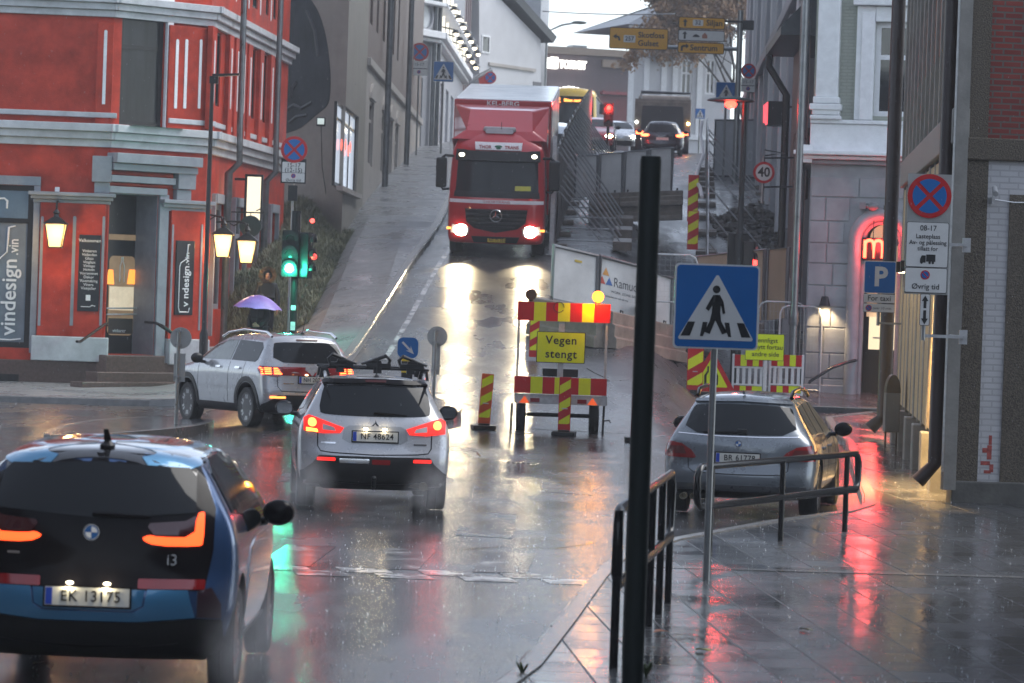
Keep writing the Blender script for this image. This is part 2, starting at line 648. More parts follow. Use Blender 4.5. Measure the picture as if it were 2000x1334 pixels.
def kerb(name, pl, w, dz, m=kerb_m, side=1, stone=1.0):
    """kerb stones laid along a polyline; side=1: stones lie to the left of the walking direction"""
    pl = densify(pl)
    b = B()
    n = len(pl)
    out = []
    for i, p in enumerate(pl):
        a, c = Vector(pl[max(0, i - 1)]), Vector(pl[min(n - 1, i + 1)])
        d = (c - a).normalized()
        out.append((Vector(p), Vector((-d.y, d.x)) * side))
    prof = [(0, -.15), (.012, dz - .02), (.03, dz), (w, dz), (w, -.1)]
    vs, fs = [], []
    for p, nn in out:
        for o, z in prof:
            q = p + nn * o
            vs.append(gp(q.x, q.y, z))
    k = len(prof)
    for i in range(n - 1):
        for j in range(k - 1):
            fs.append((i * k + j, (i + 1) * k + j, (i + 1) * k + j + 1, i * k + j + 1))
    b.add(vs, fs)
    return tag(b.build(name, m, smooth=30, fix=True), kind='structure')

def G2(px, py, dz=0):
    p = G(px, py, dz)
    return (p.x, p.y)

# pavement by the brick building, with the lay-by cut into it
KR = [(-.9, 15.0), (-.45, 20.0), G2(1010, 1334), G2(1085, 1240), G2(1150, 1152), G2(1196, 1108), G2(1300, 1076), G2(1500, 1038), G2(1640, 1018),
      G2(1684, 1004), G2(1684, 985), G2(1665, 930), G2(1650, 875), (6.15, 68), (6.5, 74), (7.6, 76.5), (14, 76.5)]
raised('pavement', KR + [(24, 76.5), (24, 15)], slab)
kerb('kerb', KR[:-1], .16, .135, side=-1)
raised('pavement', [(6.1, 77.6), (24, 76.9), (24, 96), (6.1, 96)], slab)
kerb('kerb', [(6.1, 95), (6.1, 77.6), (15, 77.2)], .16, .135, side=1)
# pavement by the red house and up the hill
KL = [(-24, 70.2), (-9.4, 71.3), (-7.2, 71.6), (-5.6, 70.6), (-4.2, 70.2), (-3.45, 71.2), G2(691, 702), G2(750, 612), G2(800, 530), G2(836, 480), G2(862, 441),
      (-1.95, 112), (-2.35, 128), (-2.6, 146), (-3.2, 175)]
raised('pavement', [(x, y) for x, y in KL] + [(-9, 175), (-12, 110), (-24, 92)], pave_hill, step=1.2)
kerb('kerb', KL, .2, .14, side=1)

# drain channel across the slabs and a strip of darker slabs along the building
def strip(name, pl, w, m, dz, step=.6):
    pl = densify(pl, step)
    vs, fs = [], []
    n = len(pl)
    for i, p in enumerate(pl):
        a, c = Vector(pl[max(0, i - 1)]), Vector(pl[min(n - 1, i + 1)])
        d = (c - a).normalized()
        nn = Vector((-d.y, d.x)) * w / 2
        for q in (Vector(p) + nn, Vector(p) - nn):
            vs.append(gp(q.x, q.y, dz))
        if i:
            fs.append((2 * i - 2, 2 * i - 1, 2 * i + 1, 2 * i))
    return tag(B().add(vs, fs).build(name, m), kind='structure')

chan = wet_mat('wet_channel', (.09, .09, .09), (.16, .16, .16), .1, .25)
strip('drain_channel', [G2(1235, 1106, .12), G2(1999, 1128, .12)], .22, chan, .124)

def worn_paint(name, c, thr=.5):
    m = mat(name, c, .2, var=0)
    n, l = m.node_tree.nodes, m.node_tree.links
    p = n['Principled BSDF']
    tc = n.new('ShaderNodeTexCoord')
    no = n.new('ShaderNodeTexNoise'); no.inputs['Scale'].default_value = 2.2; no.inputs['Detail'].default_value = 9; no.inputs['Roughness'].default_value = .75
    l.new(tc.outputs['Object'], no.inputs['Vector'])
    mr = n.new('ShaderNodeMapRange'); mr.inputs['From Min'].default_value = thr - .06; mr.inputs['From Max'].default_value = thr + .06
    l.new(no.outputs['Fac'], mr.inputs['Value'])
    mx = n.new('ShaderNodeMix'); mx.data_type = 'RGBA'
    mx.inputs['A'].default_value = (.04, .04, .043, 1); mx.inputs['B'].default_value = (*c, 1)
    l.new(mr.outputs[0], mx.inputs['Factor']); l.new(mx.outputs['Result'], p.inputs['Base Color'])
    return m

white_worn = worn_paint('worn_white_paint', (.3, .3, .3), .56)
white_line = worn_paint('white_line_paint', (.42, .42, .42), .5)
def quad_mark(b, pts, dz=.004):
    b.add([gp(x, y, dz) for x, y in pts], [tuple(range(len(pts)))])
b = B()
zx0, zx1, yA = G2(560, 1108)[0], G2(1150, 1120)[0], G2(850, 1112)[1]
x = zx0 - .3
while x < zx1 - .3:                      # what is left of the zebra bars
    quad_mark(b, [(x, yA - .2), (x + .5, yA - .2), (x + .62, yA + 2.4), (x + .12, yA + 2.4)])
    x += 1.0
tag(b.build('road_marking', white_worn), kind='structure')
b = B()
for k in range(9):                       # staggered line of the raised table
    x0 = zx0 - .6 + k * (zx1 - zx0 + .6) / 9; x1 = x0 + (zx1 - zx0 + .6) / 9
    y0 = yA - (.45 if k % 2 else .95)
    quad_mark(b, [(x0, y0 - .25), (x1 + .1, y0 - .25), (x1, y0 + .3), (x0 - .1, y0 + .3)])
tag(b.build('road_marking', white_line), kind='structure')
strip('road_marking', [(x + .62, y) for x, y in KL[6:11]], .12, white_line, .004)
strip('road_marking', [G2(1040, 838), G2(1300, 852)], .12, white_line, .004)
b = B()
for k in range(4):                       # give-way teeth before the crossing street
    p = Vector(G2(440 + k * 42, 886 - k * 3))
    quad_mark(b, [(p.x, p.y), (p.x + .34, p.y + .1), (p.x + .1, p.y + 1.0)])
tag(b.build('road_marking', white_line), kind='structure')
strip('road_marking', [G2(0, 905), G2(250, 842)], .14, white_line, .004)

def island(name, pts, dz=.14):
    p = chaikin(pts, 2)
    raised(name, p, wet_mat(name + '_top', (.05, .05, .052), (.1, .1, .1), .12, .3), dz, .4)
    k = p + [p[0]]
    area = sum(k[i][0] * k[i + 1][1] - k[i + 1][0] * k[i][1] for i in range(len(k) - 1))
    kerb('kerb', k, .14, dz + .006, side=1 if area > 0 else -1)
island('traffic_island', [G2(300, 858), G2(412, 843), G2(420, 832), G2(330, 826), G2(150, 836), G2(60, 868), G2(160, 868)])
island('traffic_island', [G2(862, 826), G2(900, 818), G2(902, 800), G2(870, 792), G2(800, 792), G2(790, 815)])

patch_m = wet_mat('patched_asphalt', (.018, .018, .02), (.04, .04, .042), .1, .3, pscale=1.2, bump=.2, fine=34)
for q in (((566, 905), (690, 893), (640, 930), (540, 942)), ((905, 1000), (1010, 1004), (1000, 1052), (890, 1046)), ((1060, 920), (1150, 924), (1160, 968), (1058, 960)), ((250, 800), (330, 797), (322, 812), (236, 815))):
    b = B(); quad_mark(b, [G2(*p_) for p_ in q], .0035)
    tag(b.build('asphalt_patch', patch_m), kind='structure')
tar = mat('crack_sealant', (.008, .008, .009), .12, var=.2)
for q in (((1148, 1152), (1090, 1220), (1030, 1290), (1000, 1334)), ((900, 1075), (990, 1068), (1080, 1072), (1160, 1060)), ((905, 870), (960, 900), (1030, 912), (1120, 895)), ((1150, 720), (1190, 745), (1230, 742), (1290, 760))):
    strip('road_crack', [(x_ + random.uniform(-.05, .05), y_) for x_, y_ in densify([G2(*p_) for p_ in q], .5)], .03, tar, .0045, .4)
g = G(1012, 905)
b = B().lathe([(0, .006), (.3, .006), (.33, .004), (.33, 0)], n=28)
for k in range(-3, 4):
    for q in range(-3, 4):
        if k * k + q * q < 10:
            b.box(k * .075 - .02, k * .075 + .02, q * .075 - .02, q * .075 + .02, .006, .011)
tag(b.build('manhole_cover', mat('cast_iron', (.08, .075, .07), .25, metal=.7), T=Matrix.Translation(g)),
    'round cast iron manhole cover in the wet road before the closed lane trailer', 'manhole cover')

# ---------------------------------------------------------------- the red corner house
red = mat('red_render', (.33, .03, .015), .42, var=.3, scale=1.6, bump=.3, bscale=40, c2=(.42, .045, .024), spec=.12)
grey_p = mat('grey_stone_paint', (.24, .26, .29), .38, var=.18, scale=3, bump=.15, bscale=40)
pale_p = mat('pale_stone_paint', (.46, .48, .5), .38, var=.22, scale=2.5, bump=.15, bscale=30)
white_p = mat('white_paint', (.74, .76, .78), .35, var=.1)
granite = mat('brown_granite', (.085, .055, .048), .2, var=.35, scale=14, bump=.1)
black_p = mat('black_paint', (.012, .012, .013), .25, var=.2)
dkmetal = mat('dark_metal', (.03, .032, .034), .3, metal=.6)
zinc = mat('zinc_pipe', (.16, .17, .18), .3, metal=.7, var=.25)
galv = mat('galvanised_steel', (.42, .43, .44), .36, metal=.35, var=.2, scale=12)
dark_glass = mat('dark_glass', (.012, .014, .017), .04, var=0, spec=.8)
glass_grey = mat('grey_glass', (.03, .035, .042), .05, var=.4, scale=.8, spec=.8)
shop_film = mat('blue_window_film', (.10, .16, .22), .12, var=.25, scale=.9)
shop_film2 = mat('grey_window_film', (.17, .21, .25), .12, var=.3, scale=.8)
white_l = mat('white_lettering', (.75, .76, .77), .4, var=0)
black_l = mat('black_lettering', (.012, .012, .012), .4, var=0)
roof_tile = mat('dark_roof_tiles', (.04, .045, .05), .35, var=.3, bump=.5, bscale=9)
amber = glow('amber_lamp_glass', (1.0, .58, .18), 2.6)
warm_core = glow('warm_lamp_core', (1.0, .75, .4), 14)

ZR = .15
CA, CB, CC = (-8.88, 78.0), (-6.94, 79.94), (-6.04, 93.0)
WA = Wall((-18.05, 77.2), CA, ZR)
WB = Wall(CA, CB, ZR)
WC = Wall(CB, CC, ZR)
house = thing('red_corner_house', (CA[0], CA[1], ZR), 'red rendered corner house with grey door surround and pale cornices', 'house')

def cornice(W_, a0, a1, c0, c1, out, name, m, steps=3):
    b = B()
    for k in range(steps):
        t0, t1 = k / steps, (k + 1) / steps
        b.box(a0 - out * t1 * .6, a1 + out * t1 * .6, -out * t1, .02, lerp(c0, c1, t0), lerp(c0, c1, t1) - (.0 if k == steps - 1 else .004))
    return b.build(name, m, house, W_.T, bevel=.012)

CORN0, CORN1 = 5.22, 5.72
opA = [WA.rect(-190, 358, 62, 676)]
b = wall_mesh(B(), -1.0, WA.L, -.4, 13, opA, .3); b.build('wall', red, house, WA.T)
dr = WB.rect(209, 379, 303, 707); dr = (dr[0], dr[1], .72, dr[3], .9)
wn = WB.rect(236, 18, 321, 246)
b = wall_mesh(B(), 0, WB.L, -.4, 13, [dr, (*wn, .22)]); b.build('wall', red, house, WB.T)
cwin = []
for x0, x1 in ((409, 433), (449, 471), (494, 509), (519, 533)):
    cwin.append((WC.a(x0), WC.a(x1), 1.75, 4.15))
ups = []
for x0, x1 in ((419, 428), (487, 497), (513, 519), (528, 534)):
    ups.append((WC.a(x0, 200), WC.a(x1, 200), 6.35, 8.0, .12))
    ups.append((WC.a(x0, 200), WC.a(x1, 200), 9.0, 10.6, .12))
b = wall_mesh(B(), 0, WC.L, -.4, 13, cwin + ups, .2); b.build('wall', red, house, WC.T)
Wback = Wall(CC, (-12, 95.5), ZR)
wall_mesh(B(), 0, Wback.L, -.4, 13, []).build('wall', red, house, Wback.T)
# plinth
pl = WA.c(100, 704)
B().box(-1, WA.L - .02, -.14, .05, -.4, pl).build('plinth', granite, house, WA.T, bevel=.015)
B().box(dr[1] + .02, WB.L + .05, -.14, .05, -.4, pl).build('plinth', granite, house, WB.T, bevel=.015)
B().box(.02, WC.L, -.12, .05, -.4, .9).build('plinth', grey_p, house, WC.T, bevel=.015)
v = WA.rect(-8, 730, 37, 751)
B().box(v[0], v[1], -.148, -.13, v[2], v[3]).build('cellar_vent', black_p, house, WA.T)
# shop window
r = opA[0]
B().box(r[0] - .14, r[1] + .14, -.05, .02, r[3] + .004, r[3] + .2).box(r[1], r[1] + .14, -.05, .02, r[2] - .1, r[3]).build('window_surround', grey_p, house, WA.T, bevel=.01)
w = window(house, WA.T, r[0], r[1], r[2], r[3], black_p, shop_film2, y=.1, fr=.12, trans=((WA.c(30, 431) - r[2]) / (r[3] - r[2]),))
t0 = WA.c(30, 431)
B().box(r[0] + .1, r[1] - .1, .08, .1, t0 + .04, r[3] - .1).build('pane', shop_film, w)
tx = WA.ac(20, 555)
text('vindesign', 'lettering', white_l, w, tx[0] - .02, .085, WA.c(20, 580), .46, rot=R(90), T=WA.T, fit=1.66, bold=.006)
text('.vin', 'lettering', white_l, w, WA.a(27, 480), .085, WA.c(20, 482), .3, rot=R(90), T=WA.T, fit=.34, bold=.004)
def wmap(L): return [(WA.ac(x, y)[0], .082, WA.ac(x, y)[1]) for x, y in L]
B().path(wmap([(30, 441), (17, 444), (13, 492), (2, 502), (-8, 512), (-12, 660)]), .016, 6).path(wmap([(-12, 662), (20, 664), (40, 662)]), .016, 6).build('bottle_outline', white_l, w, WA.T)
B().path(wmap([(-10, 388), (8, 387), (14, 392), (13, 407)]), .022, 6).build('lettering', white_l, w, WA.T)

# pilasters with grooves
def pilaster(W_, x0, x1, y0, y1, out, grooves, m, name='pilaster', gm=None, gy=(0, 0), parent=None):
    r_ = W_.rect(x0, y0, x1, y1)
    p = B().box(r_[0], min(r_[1], W_.L), -out, .02, r_[2], r_[3]).build(name, m, parent or house, W_.T, bevel=.01)
    for gx, gw in grooves:
        g0 = W_.a(gx, (y0 + y1) / 2); c0, c1 = W_.c(gx, gy[1]), W_.c(gx, gy[0])
        q = [(g0 - gw / 2, c0), (g0 + gw / 2, c0), (g0 + gw / 2, c1)] + [(g0 + gw / 2 * math.cos(R(t)), c1 + gw / 2 * math.sin(R(t))) for t in (30, 60, 90, 120, 150)] + [(g0 - gw / 2, c1)]
        B().ex(q, -out - .012, -out + .003).build('groove', gm, p, W_.T)
    return p
pilaster(WA, 76, 203, 397, 657, .1, [(80, .06), (143, .07), (200, .06)], red, gm=grey_p, gy=(425, 636))
pb = WA.rect(61, 657, 201, 705); B().box(pb[0], WA.L + .1, -.2, .02, pb[2], pb[3]).build('pilaster_base', pale_p, house, WA.T, bevel=.02)
pilaster(WB, 326, 391, 412, 662, .1, [(329, .05), (386, .05)], red, gm=grey_p, gy=(440, 645))
pb = WB.rect(320, 662, 392, 712); B().box(pb[0], WB.L + .1, -.2, .02, pb[2], pb[3]).build('pilaster_base', pale_p, house, WB.T, bevel=.02)
c0, c1 = WA.c(140, 397), WA.c(140, 376)
cornice(WA, WA.a(70, 386), WA.L, c0, c1, .26, 'capital', grey_p)
cornice(WB, WB.a(318, 400), WB.L, WB.c(350, 413), WB.c(350, 391), .22, 'capital', grey_p)
pilaster(WA, 188, 222, 45, 263, .09, [(204, .07)], red, gm=white_p, gy=(62, 204))
p = pilaster(WB, 322, 397, 52, 276, .12, [(337, .08), (355, .08), (383, .07)], red, gm=white_p, gy=(80, 212))
# door surround of grey stone
def slabB(x0, y0, x1, y1, out, m=grey_p, name='door_surround'):
    r_ = WB.rect(x0, y0, x1, y1); B().box(max(-.06, r_[0]), r_[1], -out, .02, r_[2], r_[3]).build(name, m, house, WB.T, bevel=.012)
slabB(203, 303, 378, 322, .34); slabB(205, 323, 374, 336, .24); slabB(207, 337, 335, 344, .08, red); slabB(207, 345, 335, 358, .16)
slabB(207, 359, 330, 364, .07, red); slabB(209, 366, 322, 379, .1)
slabB(338, 337, 372, 370, .2); slabB(338, 371, 366, 391, .14); slabB(304, 380, 322, 712, .07)
r_ = WA.rect(180, 305, 204, 378); B().box(r_[0], WA.L + .05, -.22, .02, r_[2] + .25, r_[3]).box(r_[0] + .06, WA.L + .02, -.15, .02, r_[2] + .01, r_[2] + .245).build('door_surround', grey_p, house, WA.T, bevel=.012)
# cornices and bands
for W_, s0 in ((WA, -1), (WB, 0), (WC, 0)):
    cornice(W_, s0, W_.L, CORN0, CORN1, .3, 'cornice', pale_p)
    cornice(W_, s0, W_.L, 8.05, 8.5, .26, 'cornice', pale_p)
c0, c1 = WA.c(90, 226), WA.c(90, 216)
B().box(-1, WA.L + .12, -.13, .02, c0, c1).build('string_course', pale_p, house, WA.T, bevel=.012)
B().box(WB.a(322, 230), WB.L + .1, -.16, .02, c0 - .02, c1 - .02).build('string_course', pale_p, house, WB.T, bevel=.012)
B().box(0, WC.L, -.06, .02, c0, c1).build('string_course', pale_p, house, WC.T, bevel=.012)
# sloping ledge under the corner window and the window itself
lx0, lx1 = WB.a(236, 262), WB.a(340, 275)
lz = WB.c(280, 248)
B().add([(lx0, -.4, CORN1), (lx1, -.4, CORN1), (lx1, 0, lz), (lx0, 0, lz), (lx0, 0, CORN1), (lx1, 0, CORN1)],
        [(0, 1, 2, 3), (0, 3, 4), (1, 5, 2)]).build('window_ledge', pale_p, house, WB.T)
window(house, WB.T, *wn, black_p, mat('curtained_glass', (.012, .013, .015), .07, var=.3, scale=2.6, c2=(.03, .032, .034), stretch=(1, 1, .12), spec=.2), y=.1, fr=.1, trans=(.67,))
B().box(wn[1], wn[1] + .17, -.08, .02, wn[2] - .02, wn[3] + .3).box(wn[0] - .1, wn[1] + .1, -.12, .02, wn[3] + .01, wn[3] + .26).build('window_surround', white_p, house, WB.T, bevel=.012)
# curtains behind the corner window
vs, fs = [], []
for i in range(25):
    a = lerp(wn[0] + .14, wn[0] + .62, i / 24)
    vs += [(a, .2 + .025 * math.sin(i * 1.5), wn[2] + .1), (a * .9 + wn[0] * .1, .2 + .025 * math.sin(i * 1.5), wn[3] - .1)]
    if i: fs.append((2 * i - 2, 2 * i, 2 * i + 1, 2 * i - 1))
B().box(dr[1] - .012, dr[1] + .0, -.0, .72, dr[2], dr[3]).box(dr[0], dr[1], 0, .72, dr[3] - .012, dr[3]).build('door_reveal', grey_p, house, WB.T)
B().box(dr[0], dr[0] + .012, -.0, .72, dr[2], dr[3]).build('door_reveal', black_p, house, WB.T)
# door with glazing; the lit room is a glowing colour on the pane
door = B().box(dr[0], dr[1], .72, .78, dr[2], dr[3]).build('door', black_p, house, WB.T)
gl = WB.rect(212, 500, 262, 655, -.7)
gl0 = max(gl[0], dr[0] + .12)
room = mat('lit_shop_interior', (.2, .14, .09), .6, var=.5, scale=1.5, emit=(1, .62, .34), es=.06)
B().ex(rrect(gl0, gl[2], gl[1], gl[3], .12), .705, .716).build('door_glass', room, door, WB.T)
for x_, k_ in ((216, .8), (258, 1.0)):
    q = WB.ac(x_, 540, -.69)
    B().ex([(q[0] - .13 * k_, q[1] - .17), (q[0] + .13 * k_, q[1] - .17), (q[0] + .08 * k_, q[1] + .15), (q[0] - .08 * k_, q[1] + .15)], .688, .7).build('lamp_shade', glow('orange_shade', (1, .28, .04), 1.6), door, WB.T)
r_ = WB.rect(212, 560, 262, 606, -.69)
B().box(gl0 + .02, gl[1] - .02, .695, .703, r_[2], r_[3]).build('lit_counter', mat('lit_counter_cream', (.4, .34, .26), .5, var=.4, scale=2, emit=(1, .82, .58), es=.2), door, WB.T)
r_ = WB.rect(212, 622, 262, 655, -.69)
B().box(gl0 + .02, gl[1] - .02, .69, .703, gl[2] + .03, r_[3]).build('dark_counter', mat('dark_wood', (.06, .04, .035), .5), door, WB.T)
q = WB.ac(238, 520, -.69)
B().path([(q[0] - .05, .69, q[1] - .35), (q[0] - .05, .69, q[1]), (q[0] - .015, .69, q[1] + .1), (q[0] - .015, .69, q[1] + .2), (q[0] + .03, .69, q[1] + .2), (q[0] + .03, .69, q[1] + .1), (q[0] + .07, .69, q[1]), (q[0] + .07, .69, q[1] - .35)], .01, 5).build('bottle_outline', white_l, door, WB.T)
t = WB.rect(210, 458, 270, 469, -.7)
B().box(max(t[0], dr[0] + .1), t[1], .708, .716, t[2], t[3]).build('transom_pane', room, door, WB.T)
h = B()
for y_ in (602, 614):
    q0 = WB.ac(208, y_, -.6); q1 = WB.ac(270, y_, -.6)
    h.tube((max(q0[0], dr[0] + .05), .6, q0[1]), (q1[0], .6, q1[1]), .018)
h.build('handle', galv, door, WB.T)
q = WB.ac(232, 646, -.7)
text('vinbarer', 'lettering', white_l, door, q[0], .69, q[1], .11, T=WB.T)
# corner steps
stp = thing('entrance_steps', (CA[0] + .9, CA[1] - .2, .1), 'three worn brown granite steps up to the dark corner door', 'steps')
for k, (x0, x1, y1, y2, out) in enumerate(((207, 322, 707, 722, .35), (190, 345, 722, 744, .75), (160, 375, 744, 770, 1.15))):
    r_ = WB.rect(x0, y1, x1, y2, out)
    B().box(r_[0], r_[1], -out, .7 if k == 0 else -out + .42, -.4 if k else -.2, .715 if k == 0 else .56 - .2 * k).build('step', granite, stp, WB.T, bevel=.02)
# side windows of the street front
for o_ in cwin:
    window(house, WC.T, *o_[:4], grey_p, dark_glass, y=.1, fr=.12, trans=(.72,))
    B().box(o_[0] - .12, o_[0], -.1, .02, o_[2] - .6, o_[3] + .2).box(o_[1], o_[1] + .12, -.1, .02, o_[2] - .6, o_[3] + .2).box(o_[0], o_[1], -.12, .02, o_[3] + .004, o_[3] + .22).build('window_surround', grey_p, house, WC.T, bevel=.01)
for o_ in ups:
    window(house, WC.T, *o_[:4], black_p, dark_glass, y=.06, fr=.06)
for px_ in (408, 442, 455, 468, 480, 503, 524, 538):
    a_ = WC.a(px_, 180)
    p = B().box(a_ - .32, a_ + .32, -.1, .02, 5.75, 8.05).build('pilaster', red, house, WC.T, bevel=.01)
    B().ex(rrect(a_ - .07, 6.35, a_ + .07, 7.75, .068), -.112, -.097).build('groove', white_p, p, WC.T)
    B().ex(rrect(a_ - .07, 8.9, a_ + .07, 10.6, .068), -.012, .003).build('groove', white_p, p, WC.T)
for px_ in (437, 511):
    a_ = WC.a(px_, 180)
    B().path([(a_, -.4, 12.5), (a_, -.4, CORN1 + .2), (a_, -.42, CORN0 - .1), (a_, -.18, CORN0 - .35), (a_, -.18, .5)], .075, 10).build('drainpipe', zinc, house, WC.T, smooth=40)
# roof slab, so the house is closed
B().ex([(-18, -.4), (-6, -.4), (-6, 0), (-18, 0)], 78, 95, Matrix.Translation((0, 0, 13.5))).build('roof', roof_tile, house, Matrix.Identity(4))

# wall lanterns
def lantern(loc, label, up=True, e=14, rz=0):
    o = thing('wall_lantern', loc, label, 'lantern', rz, 'wall lanterns on the red house')
    b = B()
    k = .78
    def ring(r, z): return [(r * sx * k, r * sy * k, z * k) for sx, sy in ((-1, -1), (1, -1), (1, 1), (-1, 1))]
    t_, m_ = ring(.28, .3), ring(.17, -.36)
    gb = B().add(ring(.25, .28) + ring(.155, -.34), [(0, 1, 5, 4), (1, 2, 6, 5), (2, 3, 7, 6), (3, 0, 4, 7), (4, 5, 6, 7)])
    gb.build('lamp_glass', amber, o)
    for i in range(4):
        b.tube(t_[i], m_[i], .014, 6); b.tube(t_[i], t_[(i + 1) % 4], .02, 6); b.tube(m_[i], m_[(i + 1) % 4], .016, 6)
    b.add(ring(.33, .3) + ring(.1, .48), [(0, 1, 5, 4), (1, 2, 6, 5), (2, 3, 7, 6), (3, 0, 4, 7), (0, 3, 2, 1)])
    b.lathe([(.07, .37), (.05, .44), (.08, .47), (.02, .56), (.028, .6), (0, .64)], n=12)
    b.build('lamp_cage', dkmetal, o)
    B().sph((0, 0, .02), (.075, .075, .1)).build('bulb', warm_core, o, smooth=60)
    if up:
        B().path([(0, 0, .5), (0, 0, .66), (0, .1, .72), (0, .3, .72)], .02, 8).build('bracket', dkmetal, o)
    else:
        B().path([(0, 0, .48), (-.06, .05, .62), (-.3, .12, .66), (-1.0, .3, .62)], .022, 8).path([(-.2, .1, .64), (-.32, .12, .56), (-.42, .14, .62)], .014, 6).build('bracket', dkmetal, o)
    lamp('lamp_light', o, (0, -.5, -.05), (1, .66, .3), e, .12)
    return o
a_, c_ = WA.ac(109, 458, .38)
p = WA.P0 + WA.u * a_ + WA.n * .38
lantern((p.x, p.y, ZR + c_), 'amber wall lantern above the menu board beside the corner door')
p = W(436, 478, 80.5); lantern(p, 'amber wall lantern nearer the corner on the street front of the red house', False, 18)
p = W(482, 490, 81.5); lantern(p, 'amber wall lantern farther up the street front, below the round hanging sign', False, 18)
B_ = thing('lantern_cable_box', WA.P0 + WA.u * WA.a(112, 370) + Vector((0, 0, WA.c(112, 370))), 'small white cable box above the lantern on the red wall', 'cable box', WA.T.to_euler().z)
B().box(-.05, .05, -.09, -.001, -.05, .05).build('housing', white_p, B_, bevel=.01)
B().path([(0, -.05, -.05), (.02, -.06, -.3), (.01, -.3, -.42)], .008, 6).build('cable', black_p, B_)

def wall_board(W_, x0, y0, x1, y1, name, label, cat, out=.13):
    r_ = W_.rect(x0, y0, x1, y1)
    M_ = W_.T @ Matrix.Translation(((r_[0] + r_[1]) / 2, -out, (r_[2] + r_[3]) / 2))
    o = thing(name, (0, 0, 0), label, cat, M=M_)
    hw, hh = (r_[1] - r_[0]) / 2, (r_[3] - r_[2]) / 2
    B().box(-hw, hw, -.012, .025, -hh, hh).build('board', mat('charcoal_board', (.018, .02, .024), .3), o, bevel=.004)
    return o, hw, hh
o, hw, hh = wall_board(WA, 153, 459, 195, 608, 'menu_board', 'tall charcoal menu board with white lines of text beside the corner door', 'menu board')
text('Velkommen', 'lettering', white_l, o, 0, -.014, hh * .85, .1)
for i, s in enumerate('Vinbaren Vinboden Glass Vinglass Vintage Hvitvin Vinrommet Dekor Vinsmaking Viners Vinkjeller'.split()):
    text(s, 'lettering', white_l, o, 0, -.014, hh * (.58 - .098 * i), .085)
B().box(-.05, .05, -.015, -.012, -hh * .72, -hh * .57).path([(-.15, -.014, -hh * .88), (.05, -.014, -hh * .88), (.08, -.014, -hh * .84), (.16, -.014, -hh * .86)], .008, 5).build('emblem', white_l, o)
o, hw, hh = wall_board(WB, 336, 470, 371, 615, 'logo_board', 'tall charcoal board with bottle outline and upright white lettering by the door', 'sign board', .12)
text('v ndesign', 'lettering', white_l, o, .04, -.014, -hh * .22, .25, rot=R(90), fit=.9, bold=.003)
text('.vin', 'lettering', white_l, o, .05, -.014, hh * .52, .17, rot=R(90), fit=.27, bold=.002)
B().path([(hw * .45, -.015, hh * .9), (hw * .25, -.015, hh * .9), (hw * .15, -.015, hh * .52), (-hw * .5, -.015, hh * .4), (-hw * .62, -.015, hh * .3),
          (-hw * .62, -.015, -hh * .8), (-hw * .5, -.015, -hh * .92), (hw * .5, -.015, -hh * .92), (hw * .6, -.015, -hh * .8)], .011, 6).build('bottle_outline', white_l, o)
# hand rails of the steps
def rail_at(W_, pts, label, off0, off1):
    q = []
    n = len(pts)
    for i, (x, y) in enumerate(pts):
        of = lerp(off0, off1, i / (n - 1)); a_, c_ = W_.ac(x, y, of)
        q.append(W_.P0 + W_.u * a_ + W_.n * of + Vector((0, 0, c_)))
    o = thing('handrail', q[-1], label, 'handrail', group='handrails at the corner door')
    bb = B().path([p_ - q[-1] for p_ in q], .03, 10)
    bb.build('rail', black_p, o, smooth=50)
    B().tube(q[1] - q[-1], q[1] - q[-1] + Vector((.05, .2, -.02)), .018).build('bracket', black_p, o)
rail_at(WB, [(209, 631), (204, 634), (156, 668), (150, 667)], 'black handrail sloping down on the menu board flank of the corner steps', .12, 1.0)
rail_at(WB, [(283, 629), (305, 631), (318, 638), (368, 672)], 'black handrail sloping down behind the round sign back by the steps', .12, .9)
# illuminated sign box and a round hanging sign on the street front
p = W(492, 392, 84)
o = thing('illuminated_sign', p, 'upright glowing white sign box projecting from the red house', 'sign')
B().box(-.18, .24, -.001, .3, -.66, .62).build('housing', black_p, o, T=None, bevel=.01)
B().box(-.12, .2, -.012, -.003, -.6, .56).build('lit_face', glow('sign_white_glow', (1, .86, .6), 1.1), o)
B().path([(-.18, .15, .5), (-.8, .4, .5)], .03, 8).path([(-.18, .15, -.5), (-.8, .4, -.5)], .03, 8).build('bracket', dkmetal, o)
p = W(489, 442, 82.8)
o = thing('hanging_sign', p, 'small dark round sign hanging under the glowing sign box', 'sign')
B().disc(0, 0, .25, -.02, .02).build('disc', mat('dark_green_sign', (.03, .05, .045), .3), o, smooth=40)
B().disc(0, -.38, .17, -.015, .015).build('lower_disc', mat('grey_sign', (.25, .27, .27), .3), o, smooth=40)
B().path([(-.8, .2, .32), (.3, 0, .32)], .016, 6).path([(.3, 0, .32), (.24, 0, .42), (.12, 0, .36)], .012, 6).path([(0, 0, .32), (0, 0, .2)], .01, 6).path([(0, 0, -.24), (0, 0, -.22)], .01, 6).build('bracket', dkmetal, o)

# ---------------------------------------------------------------- grey gable, brick row, lit row, white gable house (uphill on the truck's kerb)
grey_r = mat('grey_brown_render', (.25, .235, .205), .55, var=.2, scale=1.2, bump=.3, bscale=30)
cream_r = mat('cream_render', (.36, .335, .31), .5, var=.18, scale=1.0, bump=.2, bscale=30)
brick_b = brick_mat('brown_brick', (.13, .085, .07), (.17, .11, .09), (.15, .13, .12))
mural_m = mat('mural_black', (.010, .013, .019), .5, var=.6, scale=1.6, spec=.1, c2=(.022, .027, .036), stretch=(1, 1, .5))

